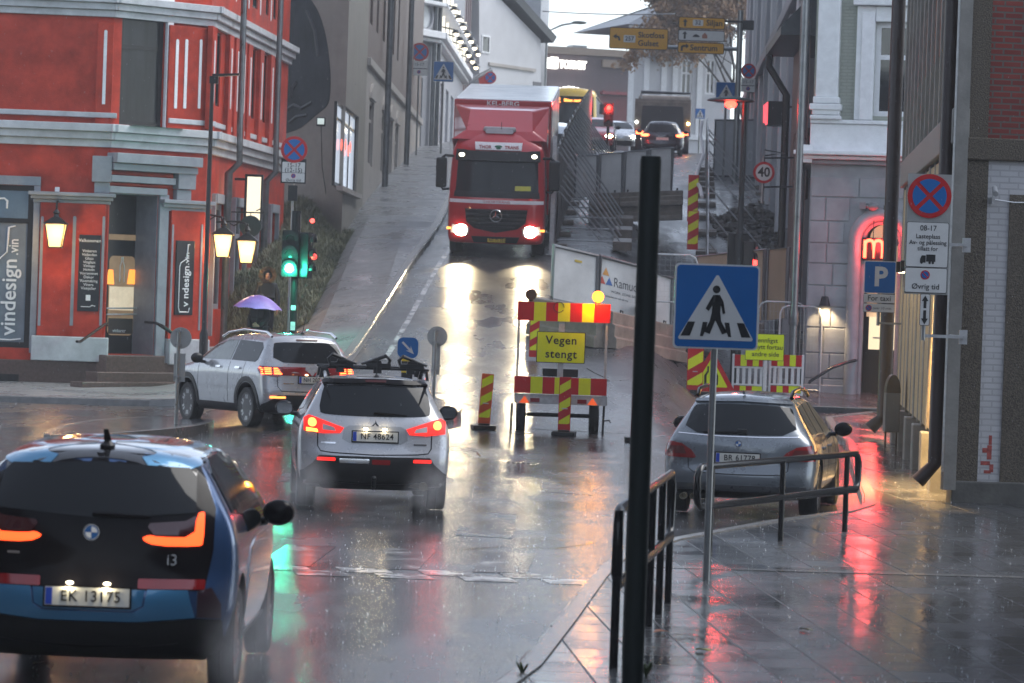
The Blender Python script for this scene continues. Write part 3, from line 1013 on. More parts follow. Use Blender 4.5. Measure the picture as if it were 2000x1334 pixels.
GC = (-4.72, 97.0)
WG = Wall((-11.5, 103.5), GC, 4.0)
w0, w1 = (-4.586, 107.0), (-4.086, 143.0)
dv = ((w1[0] - w0[0]) / 36)
WS = Wall(GC, (w0[0] + dv * 39, 146.0), 4.0)
row = thing('grey_gable_house', (*GC, 4.0), 'tall grey rendered house with a black mural and a brick street front', 'house')
wall_mesh(B(), 0, WG.L, -4, 15, []).build('wall', grey_r, row, WG.T)
aw = (WS.a(661, 290), WS.a(699, 290)); cw = (WS.c(668, 366), WS.c(668, 201))
a1 = WS.a(713, 250)
bandz = WS.c(716, 118)
a2, bandz2 = WS.ac(788, 182)
ops1 = [(aw[0], aw[1], cw[0], cw[1])]
wall_mesh(B(), 0, a1, -4, 15, ops1, .25).build('wall', grey_r, row, WS.T)
# the white ground floor, with a string course rising along the hill
lowz = bandz
arch = []
for x0, x1 in ((720, 729), (745, 752), (760, 767), (772, 778)):
    arch.append((WS.a(x0, 260), WS.a(x1, 260), 2.2, lowz - 1.0))
wall_mesh(B(), a1, WS.L, -4, lowz, arch, .2).build('wall', cream_r, row, WS.T)
ops3 = []
for x0, x1 in ((682, 686), (693, 697), (703, 708), (722, 727), (735, 739), (748, 752), (757, 760), (768, 771), (777, 780)):
    ops3.append((WS.a(x0, 60), WS.a(x1, 60), lowz + 1.2, lowz + 3.6))
    ops3.append((WS.a(x0, 60), WS.a(x1, 60), lowz + 5.0, lowz + 7.4))
wall_mesh(B(), a1, WS.L, lowz + .01, 15, [o for o in ops3 if o[0] > a1], .2).build('wall', brick_b, row, WS.T)
B().box(a1, WS.L, -.12, .02, lowz - .12, lowz + .12).build('string_course', cream_r, row, WS.T, bevel=.02)
for o_ in arch:
    window(row, WS.T, *o_[:4], cream_r, dark_glass, y=.1, fr=.1, trans=(.7,))
    am = (o_[0] + o_[1]) / 2; hw = (o_[1] - o_[0]) / 2 + .2
    B().ex([(am + hw * math.cos(R(t)), o_[3] + .02 + .5 * math.sin(R(t))) for t in range(0, 181, 20)], -.07, .0).build('window_arch', cream_r, row, WS.T)
for o_ in ops3:
    if o_[0] > a1:
        window(row, WS.T, *o_[:4], mat('dark_wood', (.06, .04, .035), .5), dark_glass, y=.1, fr=.1, trans=(.65,))
# the tall lit shop window with curtains
wf = window(row, WS.T, aw[0], aw[1], cw[0], cw[1], black_p, mat('shop_window_lit', (.3, .34, .4), .1, var=.5, scale=.7, emit=(.75, .85, 1), es=.22), y=.1, fr=.09, mull=(.34, .67), trans=(.8,))
for k, (u, v_) in enumerate(((.25, .52), (.45, .55), (.6, .5), (.7, .56))):
    B().sph((lerp(aw[0], aw[1], u), .06, lerp(cw[0], cw[1], v_)), (.12, .02, .16)).build('window_display', glow('red_neon_spot', (1, .12, .08), 2.0), wf, WS.T)
B().box(aw[0] - .1, aw[1] + .1, -.16, .02, cw[0] - .14, cw[0] - .01).build('window_sill', cream_r, row, WS.T)
for px_ in (742, 784):
    a_ = WS.a(px_, 250)
    B().path([(a_, -.22, 14), (a_, -.22, -.2 + zg(-4.4, 97 + a_) - 4)], .1, 10).build('drainpipe', zinc, row, WS.T, smooth=40)
B().box(.3, WS.L, 0, 9, 14.8, 15.1).build('roof', roof_tile, row, WS.T)
# mural on the gable
mp = [WG.ac(x, y) for x, y in ((548, 4), (598, -12), (614, 8), (626, 32), (637, 70), (643, 110), (646, 150), (645, 190), (640, 207), (622, 222), (600, 240), (585, 252), (560, 260), (540, 268), (534, 100))]
mu = B().ex(chaikin(mp, 1), -.012, -.002).build('mural', mural_m, row, WG.T)
for pts in (((560, 215), (575, 205), (590, 212), (610, 200)), ((566, 240), (580, 228), (600, 225)), ((600, 20), (616, 60), (622, 110)), ((570, 190), (572, 172), (580, 160))):
    q = [WG.ac(x, y) for x, y in pts]
    B().path([(a_, -.015, c_) for a_, c_ in q], .05, 5).build('mural_stroke', mat('mural_grey', (.04, .045, .052), .5, var=.5), mu, WG.T)
a_, c_ = WG.ac(627, 238, .4)
p = WG.P0 + WG.u * a_ + WG.n * .4 + Vector((0, 0, c_))
o = thing('floodlight', p, 'dark floodlight on the grey gable below the black mural', 'floodlight')
B().box(-.12, .12, -.12, .14, -.12, .12).build('housing', black_p, o, bevel=.02)
B().box(-.09, .09, -.135, -.118, -.07, .09).build('lens', glow('flood_pale', (.8, .95, .9), .5), o)
B().path([(0, .1, 0), (0, .4, -.05)], .03, 8).path([(0, .1, -.1), (.05, .38, -1.2), (.3, .4, -2.6)], .012, 5).build('bracket', dkmetal, o)

# corner building with round windows and strings of lamps
lit = thing('ornate_corner_building', W(800, 250, 147), 'pale corner building with round windows and rows of facade lamps', 'building')
pale_b = mat('pale_grey_render', (.3, .31, .335), .5, var=.12, scale=1.5)
D0 = 147.5
q0, q1, q2 = W(793, 285, D0), W(843, 285, 149.5), W(902, 200, 178)
zb = zg(-4, 147) - .3
WL1 = Wall((q0.x, q0.y), (q1.x, q1.y), zb); WL2 = Wall((q1.x, q1.y), (q2.x, q2.y), zb)
H_ = 20
dd = WL1.rect(797, 150, 824, 272)
wall_mesh(B(), 0, WL1.L, -1, H_, [(dd[0], dd[1], 0, dd[3])], .3).build('wall', pale_b, lit, WL1.T)
B().box(dd[0], dd[1], .2, .26, 0, dd[3]).build('door', black_p, lit, WL1.T)
win2 = []
for k in range(5):
    a_ = lerp(.6, WL2.L - 4, k / 4.6)
    win2.append((a_, a_ + 3.0, .9, WL1.c(830, 118) - .5))
for k in range(9):
    a_ = lerp(.8, WL2.L - 2, k / 8.6)
    for c_ in (10.2, 14.2):
        win2.append((a_, a_ + 1.3, c_, c_ + 2.4))
wall_mesh(B(), 0, WL2.L, -1, H_, win2, .3).build('wall', pale_b, lit, WL2.T)
for o_ in win2:
    window(lit, WL2.T, *o_[:4], white_p, dark_glass, y=.15, fr=.14, trans=(.68,))
for W_ in (WL1, WL2):
    for y0, y1, out in ((72, 58, .5), (80, 72, .3), (8, 0, .5)):
        B().box(-.1, W_.L, -out, .02, WL1.c(820, y0), WL1.c(820, y1)).build('cornice', white_p, lit, W_.T, bevel=.03)
for cx in (806, 828):
    a_, c_ = WL1.ac(cx, 31)
    f = B().lathe([(.5, 0), (.52, .14), (.66, .14), (.68, 0)], n=28, T=Matrix.Translation((a_, 0, c_)) @ Matrix.Rotation(R(90), 4, 'X')).build('round_window', pale_b, lit, WL1.T, smooth=40)
    B().disc(a_, c_, .5, -.05, -.01).build('pane', mat('milky_glass', (.55, .58, .6), .15), f, WL1.T)
for k in range(13):
    a_ = lerp(.5, WL2.L - .5, k / 12)
    c_ = WL1.c(820, 74) + (.55 if k % 2 else 1.35)
    f = B().lathe([(.0, .14), (.1, .12), (.2, 0), (.22, -.04)], c=(a_, -.75, c_), n=12).tube((a_, -.75, c_ + .1), (a_, 0, c_ + .25), .03, 6).build('facade_lamp', dkmetal, lit, WL2.T)
    B().sph((a_, -.75, c_ - .06), .11).build('bulb', glow('facade_bulb', (1, .86, .6), 4), f, WL2.T)
for k in range(8):
    a_ = lerp(1.2, WL2.L - 1, k / 7)
    B().box(a_, a_ + .12, -.14, -.02, WL1.c(820, 40), WL1.c(820, -60)).build('light_strip', glow('cool_strip', (1, .93, .75), 1.3), lit, WL2.T)
for px_ in (839, 848):
    a_ = WL1.a(px_, 200) if px_ < 843 else .4
    W_ = WL1 if px_ < 843 else WL2
    B().tube((min(a_, W_.L - .1), -.15, 8), (min(a_, W_.L - .1), -.15, .5), .1).build('drainpipe', zinc, lit, W_.T, smooth=40)
# brown house and the white gable house behind the truck
q3 = W(935, 160, 196)
WL3 = Wall((q2.x, q2.y), (q3.x, q3.y), zb)
brn = thing('brown_house', (q2.x, q2.y, zb), 'narrow brown house with tiled eaves beside the white gable', 'house')
ops = [(k * 2.0 + 1, k * 2.0 + 2.1, c_, c_ + 2.2) for k in range(5) for c_ in (3.5, 7.5, 11.5)]
ops = [o_ for o_ in ops if o_[1] < WL3.L]
wall_mesh(B(), 0, WL3.L, -2, 13.5, ops, .2).build('wall', mat('brown_render', (.16, .12, .12), .5), brn, WL3.T)
for o_ in ops: window(brn, WL3.T, *o_[:4], white_p, dark_glass, y=.1, fr=.1)
B().ex([(-.4, 13.4), (WL3.L, 13.4), (WL3.L, 13.9), (-.4, 13.9)], -.6, 4).build('roof', mat('orange_tiles', (.4, .16, .07), .4), brn, WL3.T)
for x_ in (0, 1.6): B().path([(x_, -.0, 4.8), (x_, -1.4, 5.6)], .05, 6).build('flag_pole', galv, brn, WL3.T)
o = B().add([(1.6, -.7, 5.2), (1.6, -1.4, 5.6), (1.65, -1.35, 4.7), (1.62, -.9, 4.3)], [(0, 1, 2, 3)]).build('flag', mat('red_flag', (.5, .05, .04), .6), brn, WL3.T)
q4, q5 = W(936, 200, 186), W(1060, 200, 192)
WW = Wall((q4.x, q4.y), (q5.x, q5.y), 8.5)
wh = thing('white_gable_house', (q4.x, q4.y, 8.5), 'white rendered gable house with steep dark roof above the red truck', 'house')
white_r = mat('white_render', (.52, .53, .55), .5, var=.08, scale=1)
gp_ = [WW.ac(x, y) for x, y in ((936, 230), (1056, 230), (1056, 78), (973, -6), (936, -60))]
B().ex(gp_, 0, 14).build('wall', white_r, wh, WW.T)
rp = [WW.ac(x, y) for x, y in ((1068, 84), (973, -22), (980, -34), (1075, 72))]
B().ex(rp, -.4, 14).build('roof', roof_tile, wh, WW.T)
r_ = WW.rect(940, 69, 956, 104); window(wh, WW.T, *r_, white_p, dark_glass, y=-.02, fr=.08)
r_ = WW.rect(953, 128, 1044, 134); B().box(*r_[:2], -.1, .01, *r_[2:]).build('string_course', cream_r, wh, WW.T)
r_ = WW.rect(1040, 160, 1056, 210); B().box(*r_[:2], -.03, .01, *r_[2:]).build('door', mat('grey_door', (.1, .1, .11), .4), wh, WW.T)
q6, q7 = W(1050, 200, 205), W(1066, 200, 214)
WT_ = Wall((q6.x, q6.y), (q7.x, q7.y), 9.0)
tw = thing('slate_clad_house', (q6.x, q6.y, 9.0), 'grey slate clad house seen edge on above the glowing shop sign', 'house')
tp = [WT_.c(1058, y) for y in (220, 118, 60, 0)]
slate = mat('slate_cladding', (.1, .11, .12), .4, var=.3, bump=.4, bscale=6)
B().box(0, WT_.L, 0, 8, -1, 14).build('wall', pale_b, tw, WT_.T)
B().box(-.3, WT_.L + .3, -.3, 8, 14, 14.4).build('eaves', slate, tw, WT_.T)
B().ex([(-.3, 14.4), (WT_.L + .3, 14.4), (WT_.L * .4, 19)], -.2, 8).build('roof', slate, tw, WT_.T)

# ---------------------------------------------------------------- the end of the street: mall, classic house
mall_d = 232
q0, q1 = W(1040, 250, mall_d), W(1265, 250, mall_d + 3)
WM = Wall((q0.x, q0.y), (q1.x, q1.y), 9.6)
mall = thing('shopping_mall', (q0.x, q0.y, 9.6), 'dark plum coloured mall with glowing white lettering at the street end', 'mall')
plum = mat('plum_cladding', (.085, .06, .065), .4, var=.15, stretch=(1, 1, .1))
tan = mat('tan_fascia', (.22, .17, .13), .5)
mt = WM.c(1140, 108)
B().box(0, WM.L, 0, 20, -1, mt).build('wall', plum, mall, WM.T)
B().box(-.2, WM.L, -.35, 20, mt + .004, mt + .45).build('fascia', tan, mall, WM.T)
r_ = WM.rect(1175, 118, 1232, 133); B().box(r_[0], r_[1] + 1.2, -.25, .0, r_[2], r_[3]).build('panel', tan, mall, WM.T)
r_ = WM.rect(1172, 180, 1232, 186); B().box(r_[0], r_[1] + 1, -.5, .0, r_[2], r_[3]).build('canopy', mat('plum_red', (.2, .04, .05), .4), mall, WM.T)
r_ = WM.rect(1168, 188, 1230, 262); B().box(r_[0], r_[1] + 1, -.12, .0, r_[2], r_[3]).build('panel', mat('dark_red_cladding', (.14, .03, .035), .4), mall, WM.T)
r_ = WM.rect(1130, 96, 1158, 104); B().box(*r_[:2], 1, 2, r_[2], r_[3] + .3).build('roof_vent', zinc, mall, WM.T)
wl = glow('mall_white_glow', (1, .97, .88), 3.2)
hs = WM.c(1100, 114) - WM.c(1100, 136)
def mtext(s, x, y, size, al='LEFT', **k):
    a_, c_ = WM.ac(x, y)
    return text(s, 'lettering', wl, mall, a_, -.2, c_, size, .06, al, WM.T, bold=.03, **k)
mtext('E', 1062, 124, hs * 1.2); mtext('TORVET', 1090, 126, hs * .95, fit=58 * 232 / 7000)
a_, c_ = WM.ac(1080, 123)
B().ex(rrect(a_ - .27, c_ - .38, a_ + .27, c_ + .38, .08), -.24, -.1).build('logo_box', wl, mall, WM.T)
for k in range(7):
    x_ = 1076 + k * 8.4
    a_, c_ = WM.ac(x_, 184 - 7 * math.sin(math.pi * (k + .5) / 7))
    B().ex(rrect(a_ - .12, c_ - .3, a_ + .12, c_ + .26, .1), -.9, -.75).build('arched_lettering', wl, mall, WM.T)
a_, c_ = WM.ac(1101, 186)
B().box(a_ - 1.2, a_ + 1.2, -.74, 0, c_ - .55, c_ - .42).build('sign_rail', dkmetal, mall, WM.T)

cl_d = 206
q0, q1 = W(1229, 250, cl_d), W(1425, 250, cl_d + 2)
WK = Wall((q0.x, q0.y), (q1.x, q1.y), 9.4)
kl = thing('classic_white_house', (q0.x, q0.y, 9.4), 'white plastered classic house with hipped slate roof behind the direction signs', 'house')
et = WK.c(1290, 52)
ops = [(*WK.rect(1330, 115, 1352, 185),), (*WK.rect(1378, 115, 1398, 185),), (*WK.rect(1335, 205, 1352, 262),)]
wall_mesh(B(), 0, WK.L, -1, et, ops, .2).build('wall', white_r, kl, WK.T)
for o_ in ops: window(kl, WK.T, *o_, white_p, dark_glass, y=.1, fr=.12, mull=(.5,), trans=(.6,))
WKs = Wall((q0.x + .6, q0.y + 12), (q0.x, q0.y), 9.4)
wall_mesh(B(), 0, WKs.L, -1, et, []).build('wall', white_r, kl, WKs.T)
B().add([(-.5, -.5, et), (WK.L + .5, -.5, et), (WK.L + .5, 9, et), (-.5, 9, et), (3.4, 3.5, et + 1.75), (WK.L - 3, 3.5, et + 1.75)],
        [(0, 1, 5, 4), (1, 2, 5), (2, 3, 4, 5), (3, 0, 4), (3, 2, 1, 0)]).build('roof', mat('slate_roof', (.09, .10, .115), .35, var=.2, bump=.4, bscale=5), kl, WK.T)
B().box(-.25, WK.L, -.3, .0, et - .35, et - .02).build('cornice', white_p, kl, WK.T)
for x_ in (1232, 1262, 1296, 1318, 1366):
    a_ = WK.a(x_, 150); B().box(a_ - .16, a_ + .16, -.1, .0, 2.4, et - .36).build('pilaster', white_p, kl, WK.T)
B().box(-.1, WK.L, -.16, .0, 2.1, 2.39).build('string_course', white_p, kl, WK.T)

# ---------------------------------------------------------------- the row up the hill behind the 40 sign
row_m = mat('grey_lilac_render', (.28, .285, .3), .5, var=.15, scale=1.5)
q0, q1 = (7.35, 92), (9.6, 150)
WR_ = Wall((q1[0], q1[1]), (q0[0], q0[1]), 3.0)
rr_ = thing('grey_street_house', (q0[0], q0[1], 3.0), 'long grey street house with pale pilasters receding up the hill behind the speed limit sign', 'house')
ops = []
for k in range(10):
    a_ = 2 + k * 5.6
    for c_ in (3.4, 8.4, 13):
        ops.append((a_, a_ + 1.8, c_, c_ + 2.6))
ops = [o_ for o_ in ops if o_[1] < WR_.L]
wall_mesh(B(), 0, WR_.L, -3, 20, ops, .25).build('wall', row_m, rr_, WR_.T)
for o_ in ops: window(rr_, WR_.T, *o_, white_p, dark_glass, y=.12, fr=.14, mull=(.5,), trans=(.66,))
for k in range(11):
    a_ = .8 + k * 5.6
    if a_ < WR_.L - .5:
        B().box(a_ - .5, a_ + .5, -.3, .02, 1.5, 20).build('pilaster', white_r if k % 2 == 0 else pale_b, rr_, WR_.T, bevel=.03)
for c_ in (7.4, 12.2):
    B().box(0, WR_.L, -.42, .02, c_, c_ + .35).build('string_course', pale_b, rr_, WR_.T, bevel=.03)
WRf = Wall((q0[0], q0[1]), (16, 92), 3.0)
wall_mesh(B(), 0, WRf.L, -3, 20, []).build('wall', row_m, rr_, WRf.T)

# low dark-roofed brick house between the row and the arch house
q0, q1 = W(1534, 560, 91), W(1566, 560, 83.5)
WL_ = Wall((q0.x, q0.y), (q1.x, q1.y), .5)
lo = thing('brick_side_house', (q1.x, q1.y, .5), 'narrow brown brick house with a dark eave and black drainpipe beside the grey arched house', 'house')
ez = WL_.c(1545, 95)
brick_d = brick_mat('dark_brown_brick', (.15, .09, .075), (.2, .12, .1), (.14, .12, .11))
wall_mesh(B(), 0, WL_.L, -2, ez, [(1.5, 2.4, 4.5, 6.2), (4.2, 5.1, 4.5, 6.2)], .2).build('wall', brick_d, lo, WL_.T)
for a_ in (1.5, 4.2): window(lo, WL_.T, a_, a_ + .9, 4.5, 6.2, white_p, dark_glass, y=.1, fr=.08)
B().box(0, WL_.L, -.05, .0, -2, 2.6).build('plinth', mat('pale_plaster', (.34, .34, .35), .5, var=.3), lo, WL_.T)
B().add([(-.3, -.7, ez - .1), (WL_.L, -.7, ez - .1), (WL_.L, 4, ez + 5), (-.3, 4, ez + 5), (-.3, -.7, ez - .3), (WL_.L, -.7, ez - .3), (WL_.L, 4, ez - .3), (-.3, 4, ez - .3)],
        [(0, 1, 2, 3), (4, 7, 6, 5), (0, 4, 5, 1), (1, 5, 6, 2), (2, 6, 7, 3), (3, 7, 4, 0)]).build('roof', roof_tile, lo, WL_.T)
B().path([(.25, -.62, ez - .1), (.25, -.62, ez - .6), (.25, -.16, ez - 1.3), (.25, -.16, .2)], .085, 10).build('drainpipe', black_p, lo, WL_.T, smooth=40)

# ---------------------------------------------------------------- grey arched house
E0 = (6.66, 81.6)
WD = Wall(E0, (E0[0] + 9 * math.cos(R(12)), E0[1] - 9 * math.sin(R(12))), .12)
ah = thing('grey_arched_house', (*E0, .12), 'grey rusticated corner house with white upper storey and a red lit arched doorway', 'house')
stone_g = mat('grey_rusticated_stone', (.29, .295, .315), .42, var=.18, scale=2, bump=.15, bscale=30)
sage = brick_mat('sage_painted_brick', (.29, .31, .265), (.32, .34, .29), (.26, .28, .24), stain=.1)
cz = WD.c(1660, 303)
ax0, ax1 = WD.a(1683, 600), WD.a(1752, 600)
arch_top, spring = WD.c(1716, 436), WD.c(1716, 470)
acx = (ax0 + ax1) / 2; arad = (ax1 - ax0) / 2
arch_top = spring + arad
dsill = WD.c(1716, 781)
# ground floor wall: two leaves and the piece over the arch
b = B()
wall_mesh(b, 0, WD.L, -.5, cz, [(ax0, ax1, dsill, arch_top + .05)], .0)
arc = [(acx + arad * math.cos(R(t)), spring + arad * math.sin(R(t))) for t in range(0, 181, 12)]
b.ex([(ax0, spring), (ax0, arch_top + .05), (ax1, arch_top + .05), (ax1, spring)] + arc[1:-1], 0, .5)
b.box(ax0 - .02, ax0, 0, .6, dsill, spring).box(ax1, ax1 + .02, 0, .6, dsill, spring)
b.build('wall', stone_g, ah, WD.T)
# raised rusticated blocks, leaving joints
blk = B()
ys_ = [780, 740, 690, 640, 600, 558, 515, 475, 432, 385, 345]
zs_ = [WD.c(1620, y) for y in ys_]
for i in range(len(zs_) - 1):
    edge = WD.a(1666 if zs_[i] < spring + .2 else 1700, 560) if zs_[i] < spring + arad * .8 else WD.L
    if zs_[i] >= spring - .1:
        dz = min(1.55, max(0, zs_[i] - spring)); edge = acx - math.sqrt(max(0, (arad + .45) ** 2 - dz * dz)) if dz < arad + .45 else WD.L
    x_ = 0.02
    cuts = [x_, edge * (.55 if i % 2 else .4), edge] if edge < 3 else [x_ + k * 1.1 for k in range(9)]
    for c0_, c1_ in zip(cuts, cuts[1:]):
        blk.box(c0_ + .012, c1_ - .012, -.035, .01, zs_[i] + .012, zs_[i + 1] - .012)
for i in range(len(zs_) - 1):
    for k in range(6):
        x_ = ax1 + .35 + k * 1.0
        if zs_[i + 1] < arch_top + .5: blk.box(x_, x_ + .97, -.035, .01, zs_[i] + .012, zs_[i + 1] - .012)
blk.build('rustication_brick', stone_g, ah, WD.T, bevel=.015)
# moulded arch frame
prof = [(acx + (arad + .2) * math.cos(R(t)), -.06, spring + (arad + .2) * math.sin(R(t))) for t in range(0, 181, 9)]
ff = B().path([(acx + arad + .2, -.06, dsill)] + prof + [(acx - arad - .2, -.06, dsill)], .15, 10)
ff.build('arch_moulding', stone_g, ah, WD.T, smooth=50)
B().path([(acx + arad + .02, .05, dsill)] + [(acx + (arad + .02) * math.cos(R(t)), .05, spring + (arad + .02) * math.sin(R(t))) for t in range(0, 181, 9)] + [(acx - arad - .02, .05, dsill)], .06, 8).build('arch_moulding', stone_g, ah, WD.T, smooth=50)
# plinth and cornice
B().box(-.05, ax0 - .3, -.1, .02, -.5, WD.c(1620, 752)).build('plinth', stone_g, ah, WD.T, bevel=.02)
for k, (y0, y1, out) in enumerate(((322, 314, .18), (313, 306, .34), (305, 297, .5))):
    B().box(-out * .7, WD.L, -out, .05, WD.c(1660, y0), WD.c(1660, y1)).build('cornice', stone_g if k == 0 else white_p, ah, WD.T, bevel=.02)
# upper storey
wr = WD.rect(1708, 44, 1800, 228)
wall_mesh(B(), 0, WD.L, cz, 14, [(wr[0], wr[0] + 1.5, wr[2], wr[3])], .2).build('wall', sage, ah, WD.T)
uz = WD.c(1660, 243)
B().box(-.03, WD.L, -.14, .02, cz + .06, uz).build('parapet_panel', white_p, ah, WD.T, bevel=.02)
B().box(-.03, WD.L, -.2, .02, uz + .003, uz + .09).build('string_course', white_p, ah, WD.T, bevel=.015)
p0, p1 = WD.a(1598, 100), WD.a(1641, 100)
bz = WD.c(1612, 190)
pi_ = B().box(p0, p1, -.22, .02, bz, 14).build('pilaster', white_p, ah, WD.T, bevel=.02)
B().box(p0 - .1, p1 + .1, -.3, .02, uz + .09, bz - .42).box(p0 - .06, p1 + .06, -.27, .02, bz - .41, bz - .2).box(p0 - .12, p1 + .1, -.31, .02, bz - .3, bz - .16).box(p0 - .05, p1 + .05, -.26, .02, bz - .15, bz).build('pilaster_base', white_p, ah, WD.T, bevel=.025, seg=3)
w_ = window(ah, WD.T, wr[0], wr[0] + 1.5, wr[2], wr[3], white_p, dark_glass, y=.12, fr=.12, mull=(.5,), trans=(.63,))
B().box(wr[0] - .42, wr[0], -.12, .02, uz + .1, wr[3] + .35).box(wr[0] - .3, wr[0] - .01, -.18, -.12, uz + .1, wr[3] + .2).box(wr[0], wr[0] + 1.6, -.13, .02, wr[3] + .004, wr[3] + .35).box(wr[0] - .5, wr[0] + 1.8, -.3, .02, wr[3] + .36, wr[3] + .5).build('window_surround', white_p, ah, WD.T, bevel=.02)
# side wall
WDs = Wall((E0[0] + 1.4, E0[1] + 14), E0, .12)
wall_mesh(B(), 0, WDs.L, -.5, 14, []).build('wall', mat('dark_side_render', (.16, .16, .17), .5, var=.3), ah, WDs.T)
B().box(0, WDs.L + .3, -.35, .02, cz - .2, cz + .2).build('cornice', white_p, ah, WDs.T)
B().tube((WDs.L - .5, -.2, 13), (WDs.L - .5, -.2, .2), .07).build('drainpipe', zinc, ah, WDs.T, smooth=40)
B().box(0, WD.L, 0, 6, 14, 14.4).build('roof', roof_tile, ah, WD.T)
# door recess
dn = B().box(ax0, ax1, .5, .56, dsill, arch_top).build('door', black_p, ah, WD.T)
r_ = WD.rect(1697, 612, 1746, 683, -.5)
dg_ = B().box(max(ax0 + .08, r_[0]), ax1 - .05, .485, .498, r_[2], r_[3]).build('door_window', glow('warm_interior', (1, .8, .5), .9), dn, WD.T)
B().box(max(ax0 + .08, r_[0]) + .1, ax1 - .1, .47, .484, lerp(r_[2], r_[3], .3), lerp(r_[2], r_[3], .34)).box(ax0 + .4, ax0 + .44, .47, .484, r_[2], lerp(r_[2], r_[3], .55)).build('shelf', galv, dg_, WD.T)
B().ex([(acx + (arad - .08) * math.cos(R(t)), spring + .05 + (arad - .08) * math.sin(R(t))) for t in range(0, 181, 12)], .485, .498).build('fanlight', glow('fanlight_warm', (1, .72, .42), .35), dn, WD.T)
B().box(ax0 + .06, ax1 - .06, .485, .498, lerp(dsill, spring, .52), spring - .1).build('door_window', glow('fanlight_warm', (1, .72, .42), .35), dn, WD.T)
# red neon letters hanging in the arch
a_, c_ = WD.ac(1716, 487, .15)
neon = thing('neon_sign', WD.P0, 'glowing red neon letter m with two dots in the arched doorway', 'neon sign', M=WD.T @ Matrix.Translation((a_ - .03, -.15, c_)))
nr = glow('red_neon', (1, .045, .02), 14)
def mpath(x0):
    pts = [(x0, 0, -.2), (x0, 0, .12)]
    for k in range(2):
        cx = x0 + .1 + k * .2
        pts += [(cx + .1 * math.cos(R(t)), 0, .1 + .1 * math.sin(R(t))) for t in (150, 120, 90, 60, 30)] + [(cx + .1, 0, .06), (cx + .1, 0, -.2)]
        if k == 0: pts += [(cx + .1, 0, .06)]
    return pts
B().path(mpath(-.28), .036, 8).path([(-.28, 0, .2), (-.28, 0, .1)], .036, 8).build('letter', nr, neon)
for z_ in (-.14, .1): B().disc(.24, z_, .06, -.03, .03).build('dot', nr, neon)
B().tube((-.1, 0, .2), (-.1, 0, 1.0), .01, 6).tube((.12, 0, .2), (.12, 0, 1.0), .01, 6).box(-.34, .32, .05, .07, -.26, .26).build('hanger', black_p, neon)
lamp('neon_light', neon, (0, -.3, 0), (1, .05, .05), 110, .25, R(140), (0, -1, -.9))
lamp('neon_light', neon, (0, -.16, .1), (1, .05, .05), 30, .2)
# camera globe above the arch, wall lamp, rail, steps
a_, c_ = WD.ac(1705, 403, .2)
o = thing('wall_spotlight', WD.P0, 'small grey spotlight fixed over the red lit arch', 'spotlight', M=WD.T @ Matrix.Translation((a_, -.2, c_)))
B().sph((0, 0, 0), (.13, .13, .1)).box(-.3, -.16, -.05, .2, -.07, .08).tube((-.2, 0, 0), (0, 0, 0), .03).build('housing', mat('grey_plastic', (.2, .2, .21), .3), o, smooth=50)
a_, c_ = WD.ac(1611, 589, .16)
wlp = thing('wall_lamp', WD.P0, 'black cone wall lamp throwing warm light down the grey stone wall', 'wall lamp', M=WD.T @ Matrix.Translation((a_, -.16, c_)))
B().lathe([(.06, .12), (.075, .11), (.13, -.1), (.125, -.1), (.07, .09)], n=20).tube((0, 0, .05), (0, .14, .05), .03).build('shade', black_p, wlp, smooth=40)
B().sph((0, 0, -.04), .05).build('bulb', warm_core, wlp)
lamp('lamp_light', wlp, (0, -.06, -.1), (1, .72, .38), 34, .05, R(110), (0, .25, -1))
pts = []
for x, y, of in ((1670, 704, .25), (1660, 706, .35), (1625, 718, .7), (1582, 745, 1.05), (1580, 749, 1.05)):
    a_, c_ = WD.ac(x, y, of); pts.append(WD.P0 + WD.u * a_ + WD.n * of + Vector((0, 0, c_)))
o = thing('handrail', pts[-1], 'black bent handrail beside the steps of the arched house', 'handrail')
B().path([p_ - pts[-1] for p_ in pts], .035, 10).build('rail', black_p, o, smooth=60)
B().tube(pts[0] - pts[-1], pts[0] - pts[-1] - WD.n * .25, .03).build('bracket', black_p, o)
st2 = thing('entrance_steps', WD.P0 + WD.u * acx, 'dark red granite steps below the red neon arch', 'steps')
rg = mat('red_granite', (.11, .06, .055), .22, var=.3, scale=12)
for k, (x0, y0, y1, out) in enumerate(((1640, 782, 802, .6), (1606, 803, 824, 1.1))):
    r_ = WD.rect(x0, y0, 1765, y1, out)
    B().box(r_[0], r_[1], -out, .2 if k == 0 else -out + .5, -.4, .1 + (dsill - .1) * (1 - k * .5)).build('step', rg, st2, WD.T, bevel=.02)

# ---------------------------------------------------------------- brick and concrete building by the pavement
C0 = (5.56, 45.3)
far = (6.92, 64.0)
WX = Wall(far, C0, .1)
WY = Wall(C0, (14, 46.2), .1)
bk = thing('brick_concrete_building', (*C0, .1), 'dark building of brick and exposed concrete with lit ribbed panels along the pavement', 'building')
agg = mat('exposed_aggregate', (.05, .041, .032), .5, var=.5, scale=55, bump=.6, bscale=55, c2=(.10, .084, .064), spec=.2)
conc = mat('smooth_concrete', (.2, .195, .18), .5, var=.22, scale=2.5, bump=.2, bscale=25)
conc_d = mat('dark_concrete', (.09, .088, .08), .4, var=.3, scale=3, bump=.2, bscale=25)
ochre = mat('rough_ochre_panel', (.36, .26, .14), .6, var=.3, scale=30, bump=1.0, bscale=26, c2=(.5, .38, .22))
brick_r = brick_mat('red_brick', (.15, .025, .02), (.2, .035, .025), (.1, .085, .075), bw=.24, bh=.077)
tile_o = brick_mat('orange_glazed_brick', (.34, .09, .045), (.44, .13, .06), (.3, .26, .22), bw=.2, bh=.2, rough=.22)
